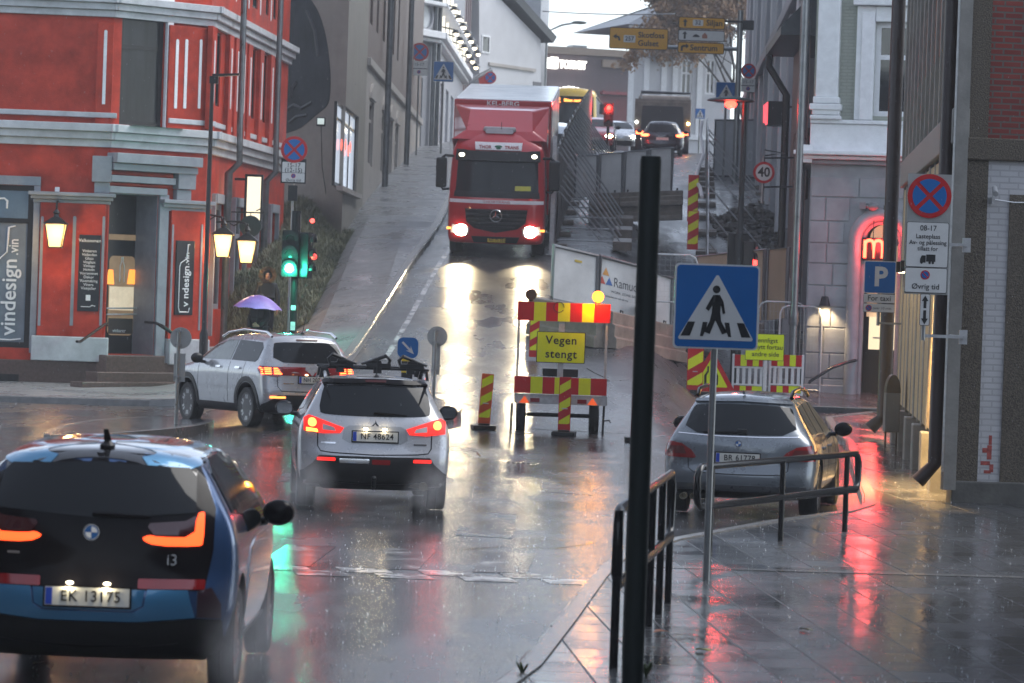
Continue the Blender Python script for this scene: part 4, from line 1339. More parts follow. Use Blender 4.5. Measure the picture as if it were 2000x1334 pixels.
brick_w = brick_mat('white_painted_brick', (.4, .4, .41), (.44, .44, .45), (.34, .34, .35), bw=.24, bh=.077, stain=.2)
rain_brown = mat('brown_downpipe', (.028, .018, .016), .3, var=.2)
L = WX.L
lev = [WX.c(1855, 296) , WX.c(1855, 20)]
floor1 = lev[0]
# body behind the panels
B().box(-.0, L - .4, .12, 6, -.3, 14).build('wall', conc_d, bk, WX.T)
foot = 1.0
nb = 6
bw_ = L / nb
for i in range(nb):                       # panels of the ground storey: rough lit fields between smooth ribs
    a0 = i * bw_
    B().box(a0 + .14, a0 + bw_ - .14, -.02, .12, foot * .75, floor1 - .05).build('ribbed_panel', ochre, bk, WX.T)
    B().box(a0 - .1, a0 + .1, -.03, .13, foot * .7, floor1).build('rib', conc, bk, WX.T, bevel=.02)
    B().box(a0 + bw_ * .45, a0 + bw_ * .55, -.04, .121, foot * .7, floor1).build('rib', conc, bk, WX.T, bevel=.02)
    B().box(a0 + .25, a0 + .9, -.12, .12, -.3, foot * .7 - .004).build('footing', conc, bk, WX.T, bevel=.02)
B().box(0, L, -.1, .121, floor1, floor1 + .45).build('floor_beam', conc, bk, WX.T, bevel=.02)
z2 = floor1 + .45
for i in range(nb * 2):
    a0 = i * bw_ / 2
    B().box(a0 - .07, a0 + .07, -.08, .122, z2, 14).build('fin', conc, bk, WX.T, bevel=.012)
    B().box(a0 + .07, a0 + bw_ / 2 - .07, -.02, .121, z2, z2 + 1.05).build('panel', ochre, bk, WX.T)
    B().box(a0 + .07, a0 + bw_ / 2 - .07, -.03, .121, z2 + 1.05, z2 + 2.05).build('tiled_panel', tile_o if i % 3 else brick_r, bk, WX.T)
    window(bk, WX.T, a0 + .07, a0 + bw_ / 2 - .07, z2 + 2.06, z2 + 3.7, mat('ochre_window_frame', (.3, .2, .1), .5), dark_glass, y=.02, fr=.1)
    B().box(a0 + .07, a0 + bw_ / 2 - .07, -.025, .121, z2 + 3.71, 14).build('tiled_panel', brick_r, bk, WX.T)
# end wall facing us
fx0, fx1 = WY.a(1922, 600), WY.a(1966, 600)
beam0, beam1 = WY.c(1900, 312), WY.c(1900, 268)
base_h = WY.c(1900, 940)
B().box(.06, 9, -.02, .3, -.3, base_h).build('plinth', conc_d, bk, WY.T, bevel=.02)
B().box(.08, fx0, .03, .3, base_h, beam0).build('wall', agg, bk, WY.T)
B().box(fx0, fx1, .05, .3, base_h, beam0).build('wall', brick_w, bk, WY.T)
B().box(fx1, 9, .03, .3, base_h, beam0 - .42).build('wall', agg, bk, WY.T)
B().box(fx1, 9, .05, .3, beam0 - .42, beam0).build('wall', brick_w, bk, WY.T)
B().box(.06, 9, -.02, .3, beam0, beam1).build('beam', agg, bk, WY.T, bevel=.02)
B().box(.08, WY.a(1934, 150), -.0, .3, beam1, 14).build('column', agg, bk, WY.T)
B().box(WY.a(1934, 150), 9, .06, .3, beam1, 14).build('wall', brick_r, bk, WY.T)
B().box(-.06, .1, -.06, .1, base_h * .6, 14).build('corner_trim', conc, bk, WY.T)
# old red paint marks
mk = B()
for x_, y_, w__, h__ in ((1928, 880, .1, .03), (1934, 884, .06, .09), (1926, 905, .12, .025), (1938, 915, .05, .05), (1930, 922, .09, .02), (1936, 860, .04, .06)):
    a_, c_ = WY.ac(x_, y_); mk.box(a_ - w__ / 2, a_ + w__ / 2, .046, .049, c_ - h__, c_ + h__)
mk.build('paint_mark', mat('faded_red_paint', (.3, .06, .05), .5, var=.5, scale=20), bk, WY.T)
# downpipes
a_ = L - .28
B().path([(a_, -.14, 14), (a_, -.14, .5), (a_, -.36, .25)], .1, 12).build('downpipe', rain_brown, bk, WX.T, smooth=40)
a_ = WX.a(1757, 560)
B().path([(a_, -.2, 14), (a_, -.2, .45), (a_, -.44, .2)], .13, 12).build('downpipe', rain_brown, bk, WX.T, smooth=40)
B().path([(L + .02, -.05, 14), (L + .02, -.05, .4)], .03, 6).build('cable_duct', galv, bk, WX.T)
# hooded spotlights for the warm light on the panels, fixtures assumed
for k in range(3):
    sa_, sc2_ = L - (1.2, 2.7, 4.4)[k], WX.c(1812, 520, .5)
    o = thing('panel_spotlight', (0, 0, 0), 'small hooded spotlight washing the ribbed concrete panels with warm light', 'spotlight', group='spotlights over the ribbed panels',
              M=WX.T @ Matrix.Translation((sa_, -.5, sc2_)))
    B().box(-.09, .09, -.09, .09, -.02, .13).tube((0, .05, .08), (0, .5, .12), .025).build('housing', black_p, o, bevel=.01)
    B().disc(0, 0, .06, -.0, .004).build('lens', warm_core, o, T=o.matrix_basis @ Matrix.Rotation(R(-90), 4, 'X') @ Matrix.Translation((0, .022, 0)))
    lamp('lamp_light', o, (0, 0, -.06), (1, .62, .24), 700, .06, R(110), (0, .42, -1))
# security camera
a_, c_ = WY.ac(1941, 376, .14)
o = thing('security_camera', WY.P0, 'grey security camera on the white painted brick above the dark gate', 'camera', M=WY.T @ Matrix.Translation((a_, -.14, c_)))
B().tube((0, -.1, -.02), (.03, .1, .06), .035, 14).build('body', galv, o, smooth=40)
B().box(-.02, .02, .0, .19, -.14, -.06).tube((0, .03, -.1), (0, .03, .02), .014).build('mount', galv, o)
B().path([(.02, .15, -.08), (.3, .16, -.11), (.7, .16, -.1)], .008, 5).build('cable', white_p, o)

# ---------------------------------------------------------------- unseen rest of the street: dark blocks added around the photographer to darken reflections
blk_m = mat('brown_street_render', (.06, .05, .045), .6, var=.2, scale=.5)
def street_block(x0, x1, y0, y1, h, label):
    o = thing('unseen_street_building', ((x0 + x1) / 2, (y0 + y1) / 2, 0), label, 'building')
    cx, cy = (x0 + x1) / 2, (y0 + y1) / 2
    for P0, P1 in (((x0, y0), (x1, y0)), ((x1, y0), (x1, y1)), ((x1, y1), (x0, y1)), ((x0, y1), (x0, y0))):
        W_ = Wall(P0, P1, -.3)
        ops = []
        k = 1.2
        while k + 1.3 < W_.L:
            for c_ in (1.6, 5.2, 8.8, 12.4):
                if c_ + 2 < h: ops.append((k, k + 1.2, c_, c_ + 1.9, .18))
            k += 2.8
        wall_mesh(B(), 0, W_.L, 0, h, ops).build('wall', blk_m, o, W_.T)
        b = B()
        for q in ops: b.box(q[0], q[1], .14, .17, q[2], q[3])
        b.build('window', dark_glass, o, W_.T)
    B().box(x0 - .4 - cx, x1 + .4 - cx, y0 - .4 - cy, y1 + .4 - cy, h - .3, h + .3).build('roof', roof_tile, o)
street_block(-45, 50, -95, -75, 16, 'unseen brown rendered street building added behind the photographer to darken reflections')
street_block(-34, -14, -36, 46, 12, 'unseen brown rendered street building added along the near kerb opposite the slabs')
street_block(8.2, 26, -36, 30, 12, 'unseen brown rendered street building added before the brick and concrete one')

# ---------------------------------------------------------------- vehicles
def paint(name, c, metal=.55, rough=.28):
    return mat(name, c, rough, metal=metal, var=.05, scale=2, coat=1.0, bump=.06, bscale=70)
silver = paint('silver_paint', (.4, .41, .43), .3)
silver_w = paint('pale_silver_paint', (.42, .43, .45), .3)
grey_car = paint('grey_metallic_paint', (.15, .17, .19), .35)
rubber = mat('tyre_rubber', (.014, .014, .015), .55, var=.3, scale=20)
plastic = mat('black_plastic', (.014, .014, .015), .4, var=.2)
gloss_bk = mat('gloss_black', (.007, .006, .007), .12, var=0, spec=.1)
rim_m = mat('alloy_rim', (.4, .41, .42), .3, metal=.85, var=.15)
rim_d = mat('dark_alloy', (.08, .08, .085), .3, metal=.8, var=.2)
chrome = mat('chrome', (.7, .7, .71), .12, metal=1, var=.05)
red_glass = mat('red_lens', (.22, .008, .01), .08, var=.1, coat=1)
red_on = glow('red_lens_lit', (1, .02, .012), 1.2)
red_hot = glow('tail_lamp_lit', (1, .05, .01), 22)
amber_on = glow('orange_lens_lit', (1, .3, .04), 5)
clear_lens = mat('clear_lens', (.5, .45, .45), .1, var=.2)
plate_w = mat('plate_white', (.62, .61, .55), .35, var=.08)
plate_blue = mat('plate_blue', (.02, .06, .4), .35, var=0)
car_glass = mat('car_glass', (.012, .014, .016), .05, var=0, spec=.2)
head_on = glow('headlamp_lit', (1, .93, .72), 20)

def car_body(root, s, m, name='body'):
    nu, nv, nw = 46, 16, 22
    L, top, bot, rear, front, side, plan = s['L'], s['top'], s['bot'], s['rear'], s['front'], s['side'], s['plan']
    crown, bulge, fb = s.get('crown', .05), s.get('bulge', .09), s.get('fbulge', .22)
    idx, vs, fs = {}, [], []
    def V(i, j, k):
        key = (i, j, k)
        if key in idx: return idx[key]
        u, v, w = i / nu, 2 * j / nv - 1, k / nw
        y = u * L
        for _ in range(4):
            zt, zb = interp(top, y), interp(bot, y)
            z = zb + (zt - zb) * w
            y0, y1 = interp(rear, z), L - interp(front, z)
            y = lerp(y0, y1, u)
        x = v * interp(side, z) * interp(plan, y)
        hw = abs(v)
        if w > .5: z -= crown * hw ** 2 * (w - .5) * 2
        y += bulge * hw ** 2.4 * max(0, 1 - u * 6) - fb * hw ** 2.4 * max(0, (u - 1) * 6 + 1)
        idx[key] = len(vs); vs.append((x, y, z)); return idx[key]
    for i in range(nu):
        for j in range(nv):
            fs.append((V(i, j, nw), V(i + 1, j, nw), V(i + 1, j + 1, nw), V(i, j + 1, nw)))
            fs.append((V(i, j, 0), V(i, j + 1, 0), V(i + 1, j + 1, 0), V(i + 1, j, 0)))
        for k in range(nw):
            fs.append((V(i, 0, k), V(i + 1, 0, k), V(i + 1, 0, k + 1), V(i, 0, k + 1)))
            fs.append((V(i, nv, k), V(i, nv, k + 1), V(i + 1, nv, k + 1), V(i + 1, nv, k)))
    for j in range(nv):
        for k in range(nw):
            fs.append((V(0, j, k), V(0, j, k + 1), V(0, j + 1, k + 1), V(0, j + 1, k)))
            fs.append((V(nu, j, k), V(nu, j + 1, k), V(nu, j + 1, k + 1), V(nu, j, k + 1)))
    me = bpy.data.meshes.new(name)
    me.from_pydata(vs, [], fs)
    bm = bmesh.new(); bm.from_mesh(me)
    bmesh.ops.recalc_face_normals(bm, faces=bm.faces)
    for _ in range(s.get('smooth', 3)):
        bmesh.ops.smooth_vert(bm, verts=bm.verts, factor=.5, use_axis_x=True, use_axis_y=True, use_axis_z=True)
    bvh = BVHTree.FromBMesh(bm)
    bm.to_mesh(me); bm.free()
    me.materials.append(m); me.materials.append(plastic)
    ob = bpy.data.objects.new(name, me); col.objects.link(ob)
    cut = bpy.data.meshes.new('cut')
    cb = B()
    for yw in s['wheels']:
        for sx in (-1, 1):
            x0, x1 = sorted((sx * (s['W'] / 2 - .32), sx * (s['W'] / 2 + .3)))
            r = s['wr'] + .065
            zc = s['wr'] + .02
            n = 28
            q = [Vector((x, yw + r * math.cos(2 * math.pi * t / n), zc + r * math.sin(2 * math.pi * t / n))) for x in (x0, x1) for t in range(n)]
            cb.add(q, [tuple(range(n - 1, -1, -1)), tuple(range(n, 2 * n))] + [(t, (t + 1) % n, n + (t + 1) % n, n + t) for t in range(n)])
    cut.from_pydata(cb.v, [], cb.f)
    cut.materials.append(plastic)
    co = bpy.data.objects.new('cut', cut); col.objects.link(co)
    md = ob.modifiers.new('arch', 'BOOLEAN'); md.object = co; md.operation = 'DIFFERENCE'; md.solver = 'EXACT'
    md.material_mode = 'TRANSFER'
    bpy.context.view_layer.update()
    dg = bpy.context.evaluated_depsgraph_get()
    me2 = bpy.data.meshes.new_from_object(ob.evaluated_get(dg))
    ob.modifiers.clear(); ob.data = me2; me2.name = name
    bpy.data.objects.remove(co); bpy.data.meshes.remove(me)
    me2.polygons.foreach_set('use_smooth', [True] * len(me2.polygons))
    me2.set_sharp_from_angle(angle=R(38))
    ob.parent = root
    return ob, bvh

def patch(parent, bvh, name, poly, side, m, off=.006, step=.05, rnd=0, lip=.012, smooth=45, mirror=False):
    """A piece laid on the body: outline in (x, z) for rear/front, (y, z) for sides, (x, y) for top."""
    if rnd: poly = chaikin(poly, rnd)
    pts, fs = tri_fill(poly, step)
    d = {'rear': Vector((0, 1, 0)), 'front': Vector((0, -1, 0)), 'L': Vector((1, 0, 0)), 'R': Vector((-1, 0, 0)), 'top': Vector((0, 0, -1))}[side]
    vs, ns = [], []
    for a, b_ in pts:
        o = {'rear': Vector((a, -4, b_)), 'front': Vector((a, 14, b_)), 'L': Vector((-4, a, b_)), 'R': Vector((4, a, b_)), 'top': Vector((a, b_, 6))}[side]
        hit = bvh.ray_cast(o, d)
        if hit[0] is None:
            hit = bvh.find_nearest(o + d * 4)
        vs.append(hit[0]); ns.append(hit[1])
    top = [v + n_ * off for v, n_ in zip(vs, ns)]
    ed = {}
    for f in fs:
        for i in range(len(f)):
            e = (f[i], f[(i + 1) % len(f)])
            if (e[1], e[0]) in ed: ed.pop((e[1], e[0]))
            else: ed[e] = 1
    k = len(top)
    low = {}
    for a, b_ in ed:
        for v in (a, b_):
            if v not in low:
                low[v] = k + len(low); top.append(vs[v] - ns[v] * lip)
    fs2 = list(fs) + [(b_, a, low[a], low[b_]) for a, b_ in ed]
    return B().add(top, fs2).build(name, m, parent, smooth=smooth, fix=True)

def mirror(p): return [(-x, z) for x, z in reversed(p)]

def stroke_poly(pts, w):
    l, r = [], []
    for i, p in enumerate(pts):
        a, b_ = Vector(pts[max(0, i - 1)]), Vector(pts[min(len(pts) - 1, i + 1)])
        d = (b_ - a).normalized(); n_ = Vector((-d.y, d.x)) * w / 2
        l.append((p[0] + n_.x, p[1] + n_.y)); r.append((p[0] - n_.x, p[1] - n_.y))
    return l + r[::-1]

def hit_y(bvh, x, z, front=False):
    h = bvh.ray_cast(Vector((x, 14 if front else -4, z)), Vector((0, -1 if front else 1, 0)))
    return h[0].y if h[0] else 0

def wheel(root, x, y, r, w, rim=rim_m, spokes=5, name='wheel'):
    s = 1 if x > 0 else -1
    T = Matrix.Translation((x, y, r)) @ Matrix.Rotation(R(90) * s, 4, 'Y')
    rr = r * .70
    b = B().lathe([(rr, -w * .48), (r * .93, -w * .5), (r * .985, -w * .42), (r, -w * .3), (r * .985, -w * .05), (r, 0), (r * .985, w * .05), (r, w * .3), (r * .985, w * .42), (r * .93, w * .5), (rr + .01, w * .46), (rr, w * .3), (rr, -w * .48)], n=36, T=T)
    t = b.build(name, rubber, root, smooth=35)
    b = B().lathe([(rr + .002, w * .40), (rr + .008, w * .45), (rr - .022, w * .44), (rr - .03, w * .2), (0, w * .12)], n=36, T=T)
    b.build('rim', rim_d if spokes else rim, t, smooth=35)
    if spokes:
        c = B()
        for k in range(spokes):
            for dl in (-.16, .16):
                a = 2 * math.pi * k / spokes
                q = [(.045, a - .5), (.05, a + .5), (rr - .01, a + dl + .075), (rr - .01, a + dl - .075)]
                lo = [T @ Vector((R_ * math.cos(t_), R_ * math.sin(t_), w * (.36 if i < 2 else .43))) for i, (R_, t_) in enumerate(q)]
                hi = [v + (T.to_3x3() @ Vector((0, 0, -.04))) for v in lo]
                c.add(lo + hi, [(0, 1, 2, 3), (7, 6, 5, 4), (0, 4, 5, 1), (1, 5, 6, 2), (2, 6, 7, 3), (3, 7, 4, 0)])
        c.lathe([(.0, w * .4), (.05, w * .39), (.06, w * .3)], n=14, T=T)
        c.build('spokes', rim, t, smooth=30)
    return t

def num_plate(root, bvh, x, z, txt, tilt=0, w=.52, h=.112, front=False, m=None, dy=-.012, strip=True):
    y = hit_y(bvh, x, z, front) + (dy if not front else -dy)
    T = Matrix.Translation((x, y, z)) @ Matrix.Rotation(R(tilt) + (math.pi if front else 0) * 0, 4, 'X')
    if front: T = Matrix.Translation((x, y, z)) @ Matrix.Rotation(math.pi, 4, 'Z')
    f = B().box(-w / 2 - .012, w / 2 + .012, 0, .02, -h / 2 - .012, h / 2 + .012, T).build('number_plate', gloss_bk, root)
    B().box(-w / 2, w / 2, -.004, 0.001, -h / 2, h / 2, T).build('plate_face', m or plate_w, f)
    if strip: B().box(-w / 2 + .004, -w / 2 + .045, -.0065, -.003, -h / 2 + .004, h / 2 - .004, T).build('plate_band', plate_blue, f)
    t = text(txt, 'lettering', black_l, f, 0, 0, 0, h * .86, .001, sx=.92, bold=.001, space=1.08)
    t.data.transform(T @ Matrix.Translation((.022, -.0075, 0)))
    return f

def mirror_cap(root, x, y, z, m, sx=1.0, glass=True):
    s = 1 if x > 0 else -1
    b = B().sph((x, y, z), (.115 * sx, .07, .09), 18, 12)
    o = b.build('side_mirror', m, root, smooth=60)
    B().path([(x - s * .08, y, z - .06), (x - s * .2, y + .05, z - .07)], .028, 8).build('mirror_arm', plastic, o)
    if glass:
        B().ex(rrect(x - .092 * sx, z - .065, x + .092 * sx, z + .065, .045), y - .071, y - .055).build('mirror_glass', mat('mirror_glass', (.5, .53, .56), .03, metal=1, var=0), o)
    return o

def wiper(root, bvh, x0, z0, x1, z1, name='wiper'):
    pts = []
    for k in range(7):
        t = k / 6; x, z = lerp(x0, x1, t), lerp(z0, z1, t)
        pts.append((x, hit_y(bvh, x, z) - .03, z))
    o = B().path(pts, .016, 6, .008).build(name, gloss_bk, root)
    return o

def rail(root, pts, r, m, name='roof_rail'):
    return B().path(pts, r, 8).build(name, m, root, smooth=50)

def car_root(name, px, py, d, h, label, cat='car', group=None, dz=0, roll=0, xy=None):
    if xy is None:
        p = W(px, py, d); x, y = p.x, p.y
    else: x, y = xy
    f = Vector((math.sin(h), math.cos(h)))
    z0, z1 = zg(x, y), zg(x + f.x * 2.6, y + f.y * 2.6)
    pitch = math.atan2(z1 - z0, 2.6)
    M_ = Matrix.Translation((x, y, z0 + .002 + dz)) @ Matrix.Rotation(-h, 4, 'Z') @ Matrix.Rotation(pitch, 4, 'X')
    return thing(name, (0, 0, 0), label, cat, group=group, M=M_)

# --- silver crossover with the ski rack (rear view)
asx = dict(L=4.3, W=1.77, wr=.335, wheels=(.82, 3.49), smooth=3, crown=.05, bulge=.16,
    top=[(0, 1.47), (.35, 1.53), (.9, 1.545), (1.7, 1.54), (2.2, 1.50), (2.65, 1.38), (3.05, 1.16), (3.25, 1.06), (3.8, .98), (4.1, .86), (4.3, .72)],
    bot=[(0, .34), (.35, .24), (4.0, .22), (4.3, .3)],
    rear=[(.25, .14), (.36, .04), (.50, 0), (.66, .01), (.72, .05), (.95, .09), (1.08, .13), (1.45, .36), (1.62, .48)],
    front=[(.2, .1), (.5, 0), (.8, .05), (1.0, .25), (1.3, .4)],
    side=[(.22, .80), (.4, .865), (.62, .885), (.85, .885), (1.0, .865), (1.1, .81), (1.42, .655), (1.6, .58)],
    plan=[(0, .965), (.25, 1.0), (3.6, 1.0), (4.3, .93)])
o = car_root('silver_crossover', 733, 858, 41.2, -.085, 'pale silver crossover with black ski carriers on its roof, number NF 48624')
body, bv = car_body(o, asx, silver_w)
gl = [(-.655, 1.13), (-.56, 1.10), (0, 1.09), (.56, 1.10), (.655, 1.13), (.60, 1.40), (.56, 1.435), (0, 1.45), (-.56, 1.435), (-.60, 1.40)]
patch(o, bv, 'rear_window', gl, 'rear', car_glass, rnd=1)
sp_ = patch(o, bv, 'roof_spoiler', [(-.60, 1.44), (0, 1.455), (.60, 1.44), (.62, 1.475), (.3, 1.495), (0, 1.50), (-.3, 1.495), (-.62, 1.475)], 'rear', gloss_bk, off=.035, lip=.05)
patch(o, bv, 'high_brake_light', rrect(-.12, 1.464, .12, 1.482, .008), 'rear', mat('dim_red', (.06, .01, .01), .2, var=0), off=.04, lip=.01)
tl = [(-.815, .91), (-.815, 1.05), (-.76, 1.085), (-.66, 1.055), (-.36, .955), (-.40, .895), (-.60, .885)]
for pl_, mi in ((tl, False), (mirror(tl), True)):
    t_ = patch(o, bv, 'tail_light', pl_, 'rear', red_on if True else red_glass, off=.012, step=.03)
    q = [(-.60, .925), (-.60, .99), (-.47, .955), (-.45, .915)]
    patch(t_, bv, 'reversing_lens', mirror(q) if mi else q, 'rear', clear_lens, off=.016, step=.03)
    q = chaikin([(-.77, 1.0), (-.75, 1.05), (-.69, 1.05), (-.665, 1.0), (-.69, .955), (-.75, .955)], 1)
    patch(t_, bv, 'brake_lamp', mirror(q) if mi else q, 'rear', red_hot, off=.017, step=.03)
    if not mi:
        patch(t_, bv, 'indicator_lamp', [(-.785, .905), (-.785, .945), (-.66, .93), (-.65, .895)], 'rear', amber_on, off=.017, step=.03)
bp_ = [(-.64, .635), (.64, .635), (.70, .55), (.80, .47), (.84, .45), (.82, .25), (.5, .22), (-.5, .22), (-.82, .25), (-.84, .45), (-.80, .47), (-.70, .55)]
bb = patch(o, bv, 'rear_bumper', bp_, 'rear', plastic, off=.012, step=.06)
for sx in (-1, 1):
    patch(bb, bv, 'reflector', rrect(sx * .55 - .105, .575, sx * .55 + .105, .612, .012), 'rear', red_on, off=.02, step=.05)  # reflector shine put in as a red glow of its own
patch(bb, bv, 'fog_light', rrect(-.03, .545, .18, .60, .01), 'rear', red_glass, off=.02, step=.05)
patch(bb, bv, 'number_recess', rrect(-.40, .555, -.06, .605, .01), 'rear', chrome, off=.018, step=.05)
hs_ = [(-.66, .93), (-.655, .74), (-.62, .685), (-.5, .67), (0, .655), (.5, .67), (.62, .685), (.655, .74), (.66, .93)]
patch(o, bv, 'tailgate_seam', stroke_poly(hs_, .012), 'rear', gloss_bk, off=.002, step=.03)
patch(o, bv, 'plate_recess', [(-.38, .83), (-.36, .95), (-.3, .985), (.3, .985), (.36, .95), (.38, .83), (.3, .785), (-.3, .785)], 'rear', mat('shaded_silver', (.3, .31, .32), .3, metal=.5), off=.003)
num_plate(o, bv, 0, .865, 'NF 48624', tilt=-4, dy=-.03)
for x_ in (-.11, .11):
    B().sph((x_, hit_y(bv, x_, .955) - .02, .955), (.03, .015, .012)).build('plate_lamp', glow('plate_lamp_glow', (1, .8, .45), 9), o)
    l_ = lamp('lamp_light', o, (x_, hit_y(bv, x_, .95) - .05, .945), (1, .8, .5), .5, .02)
y_ = hit_y(bv, 0, 1.01) - .006
B().ex([(-.045, .985), (0, 1.03), (.0, 1.06), (.012, 1.03), (.045, .985), (.02, .985), (0, 1.01), (-.02, .985)], y_ - .006, y_ + .004).build('emblem', chrome, o)
patch(o, bv, 'badge', rrect(-.62, .77, -.45, .79, .006), 'rear', chrome, off=.004, step=.03)
patch(o, bv, 'badge', rrect(.45, .775, .6, .792, .006), 'rear', chrome, off=.004, step=.03)
wiper(o, bv, -.02, 1.14, .36, 1.12)
for sd, mi in (('L', -1), ('R', 1)):
    patch(o, bv, 'side_window', [(.62, 1.14), (1.55, 1.12), (1.55, 1.44), (1.0, 1.47), (.72, 1.44)], sd, car_glass, rnd=0)
    patch(o, bv, 'side_window', [(1.62, 1.12), (2.75, 1.06), (2.9, 1.08), (2.3, 1.42), (1.62, 1.44)], sd, car_glass)
    patch(o, bv, 'sill_trim', [(1.2, .27), (3.1, .27), (3.1, .36), (1.2, .36)], sd, plastic)
for x_ in (-.76, .76):
    for y_ in asx['wheels']:
        wheel(o, x_, y_, .335, .215)
mirror_cap(o, -1.0, 2.5, 1.08, gloss_bk); mirror_cap(o, 1.0, 2.5, 1.08, gloss_bk)
B().path([(.3, .35, .33), (.5, .12, .31), (.58, .02, .31)], .035, 10).lathe([(.05, 0), (.05, .09), (.04, .09), (.04, .0)], c=(0, 0, 0), n=14, T=Matrix.Translation((.57, -.02, .31)) @ Matrix.Rotation(R(-90), 4, 'X')).build('exhaust_pipe', mat('exhaust_steel', (.3, .27, .2), .3, metal=.9, var=.3), o)
B().path([(0, .4, .3), (0, .12, .27), (0, .02, .3), (0, -.02, .37)], .025, 8).sph((0, -.02, .39), .03).build('tow_hook', dkmetal, o)
for sx in (-1, 1):
    rail(o, [(sx * .57, .62, 1.51), (sx * .58, .78, 1.575), (sx * .59, 1.6, 1.605), (sx * .60, 2.1, 1.57), (sx * .62, 2.3, 1.48)], .022, silver)
B().lathe([(.035, 0), (.028, .02), (.008, .035), (.006, .05)], c=(.02, .62, 1.535), n=12).path([(.02, .62, 1.565), (.02, .5, 1.77)], .006, 6).build('roof_aerial', plastic, o)
rk = thing('ski_rack', (0, 0, 0), 'black roof bars with folded ski carriers on the pale silver crossover', 'roof rack', M=o.matrix_basis @ Matrix.Translation((0, 0, 1.545)) @ Matrix.Diagonal((.95, 1, .8, 1)))
for y_ in (.85, 1.75):
    B().box(-.68, .68, y_ - .03, y_ + .03, .09, .125).build('cross_bar', plastic, rk, bevel=.01)
    for sx in (-1, 1):
        B().ex([(sx * .54, -.02), (sx * .68, -.05), (sx * .66, .1), (sx * .57, .1)], y_ - .04, y_ + .04).build('bar_foot', plastic, rk, bevel=.01)
for xc, flip in ((-.42, 1), (.04, -1), (.45, 1)):
    f = flip
    b = B()
    b.box(xc - .14, xc + .16, .78, .92, .125, .19)
    for y_ in (.80, .90):
        b.path([(xc - f * .13, y_, .17), (xc - f * .15, y_, .24), (xc - f * .10, y_, .30), (xc + f * .10, y_, .21), (xc + f * .2, y_, .17)], .02, 6)
        b.path([(xc - f * .05, y_, .17), (xc + f * .02, y_, .25), (xc + f * .15, y_, .17)], .018, 6)
    b.box(xc + f * .02 - .06, xc + f * .02 + .06, .77, .93, .19, .23).box(xc - .05, xc + .05, .79, .91, .04, .125)
    b.build('ski_carrier', plastic, rk, bevel=.006)

# --- electric hatchback, blue and black (near, rear view)
i3 = dict(L=4.0, W=1.775, wr=.345, wheels=(.72, 3.29), smooth=3, crown=.06, bulge=.2,
    top=[(0, 1.42), (.3, 1.53), (.9, 1.585), (1.6, 1.59), (2.1, 1.56), (2.6, 1.42), (3.1, 1.16), (3.4, 1.05), (3.8, .92), (4.0, .75)],
    bot=[(0, .36), (.35, .24), (3.7, .24), (4, .3)],
    rear=[(.2, .2), (.4, .06), (.55, 0), (.7, .0), (.78, .06), (1.0, .09), (1.2, .15), (1.45, .32), (1.6, .42)],
    front=[(.2, .1), (.5, 0), (.8, .1), (1.0, .3), (1.3, .4)],
    side=[(.22, .80), (.4, .86), (.6, .885), (.85, .885), (1.0, .875), (1.15, .835), (1.4, .70), (1.58, .60)],
    plan=[(0, .94), (.3, 1.0), (3.3, 1.0), (4.0, .9)])
o = car_root('electric_hatchback', 180, 900, 22.0, .012, 'blue and black electric hatchback with lit U shaped tail lights, number EK 13175')
blue = paint('metallic_blue_paint', (.035, .085, .20), .5, .25)
blue_l = paint('light_blue_paint', (.05, .20, .36), .35, .3)
silver_d = paint('dark_silver_paint', (.22, .235, .25), .6, .3)
body, bv = car_body(o, i3, blue)
hatch = [(-.70, .70), (.70, .70), (.74, .95), (.735, 1.2), (.66, 1.36), (.62, 1.47), (.3, 1.515), (0, 1.53), (-.3, 1.515), (-.62, 1.47), (-.66, 1.36), (-.735, 1.2), (-.74, .95)]
patch(o, bv, 'tailgate', hatch, 'rear', gloss_bk, off=.006, step=.06)
patch(o, bv, 'rear_window', [(-.62, 1.17), (0, 1.13), (.62, 1.17), (.60, 1.38), (.55, 1.435), (0, 1.465), (-.55, 1.435), (-.60, 1.38)], 'rear', car_glass, off=.012, step=.06)
patch(o, bv, 'roof_panel', [(-.60, .36), (.60, .36), (.58, 1.4), (.53, 2.2), (-.53, 2.2), (-.58, 1.4)], 'top', mat('gloss_black_roof', (.02, .021, .023), .12, var=0, coat=1), off=.006, step=.09)
for sx in (-1, 1):
    q = [(.36, 1.02), (.62, 1.02), (.645, 1.165), (.685, 1.165), (.68, .985), (.64, .965), (.40, .965), (.33, 1.0)]
    inn = [(.34, 1.08), (.35, 1.105), (.56, 1.12), (.625, 1.155), (.615, 1.035), (.38, 1.035)]
    q = q if sx > 0 else mirror(q); inn = inn if sx > 0 else mirror(inn)
    t_ = patch(o, bv, 'tail_light', inn, 'rear', mat('dark_red_lens', (.05, .006, .008), .08, var=0, coat=1), off=.014, step=.03)
    qo = [(.30, 1.01), (.35, 1.035), (.40, 1.022), (.62, 1.022), (.628, 1.165), (.66, 1.175), (.672, 1.165), (.675, .985), (.65, .97), (.39, .97)]
    patch(t_, bv, 'light_band', chaikin(qo if sx > 0 else mirror(qo), 1), 'rear', glow('u_lamp_lit', (1, .07, .012), 2.9), off=.018, step=.02)
    patch(o, bv, 'bumper_lens', rrect(sx * .50 - .2, .705, sx * .50 + .2, .765, .01), 'rear', red_glass, off=.016, step=.05)
patch(o, bv, 'bumper_panel', [(-.60, .70), (-.36, .70), (-.34, .60), (-.28, .565), (.28, .565), (.34, .60), (.36, .70), (.60, .70), (.645, .54), (.3, .51), (-.3, .51), (-.645, .54)], 'rear', blue_l, off=.016, step=.04)
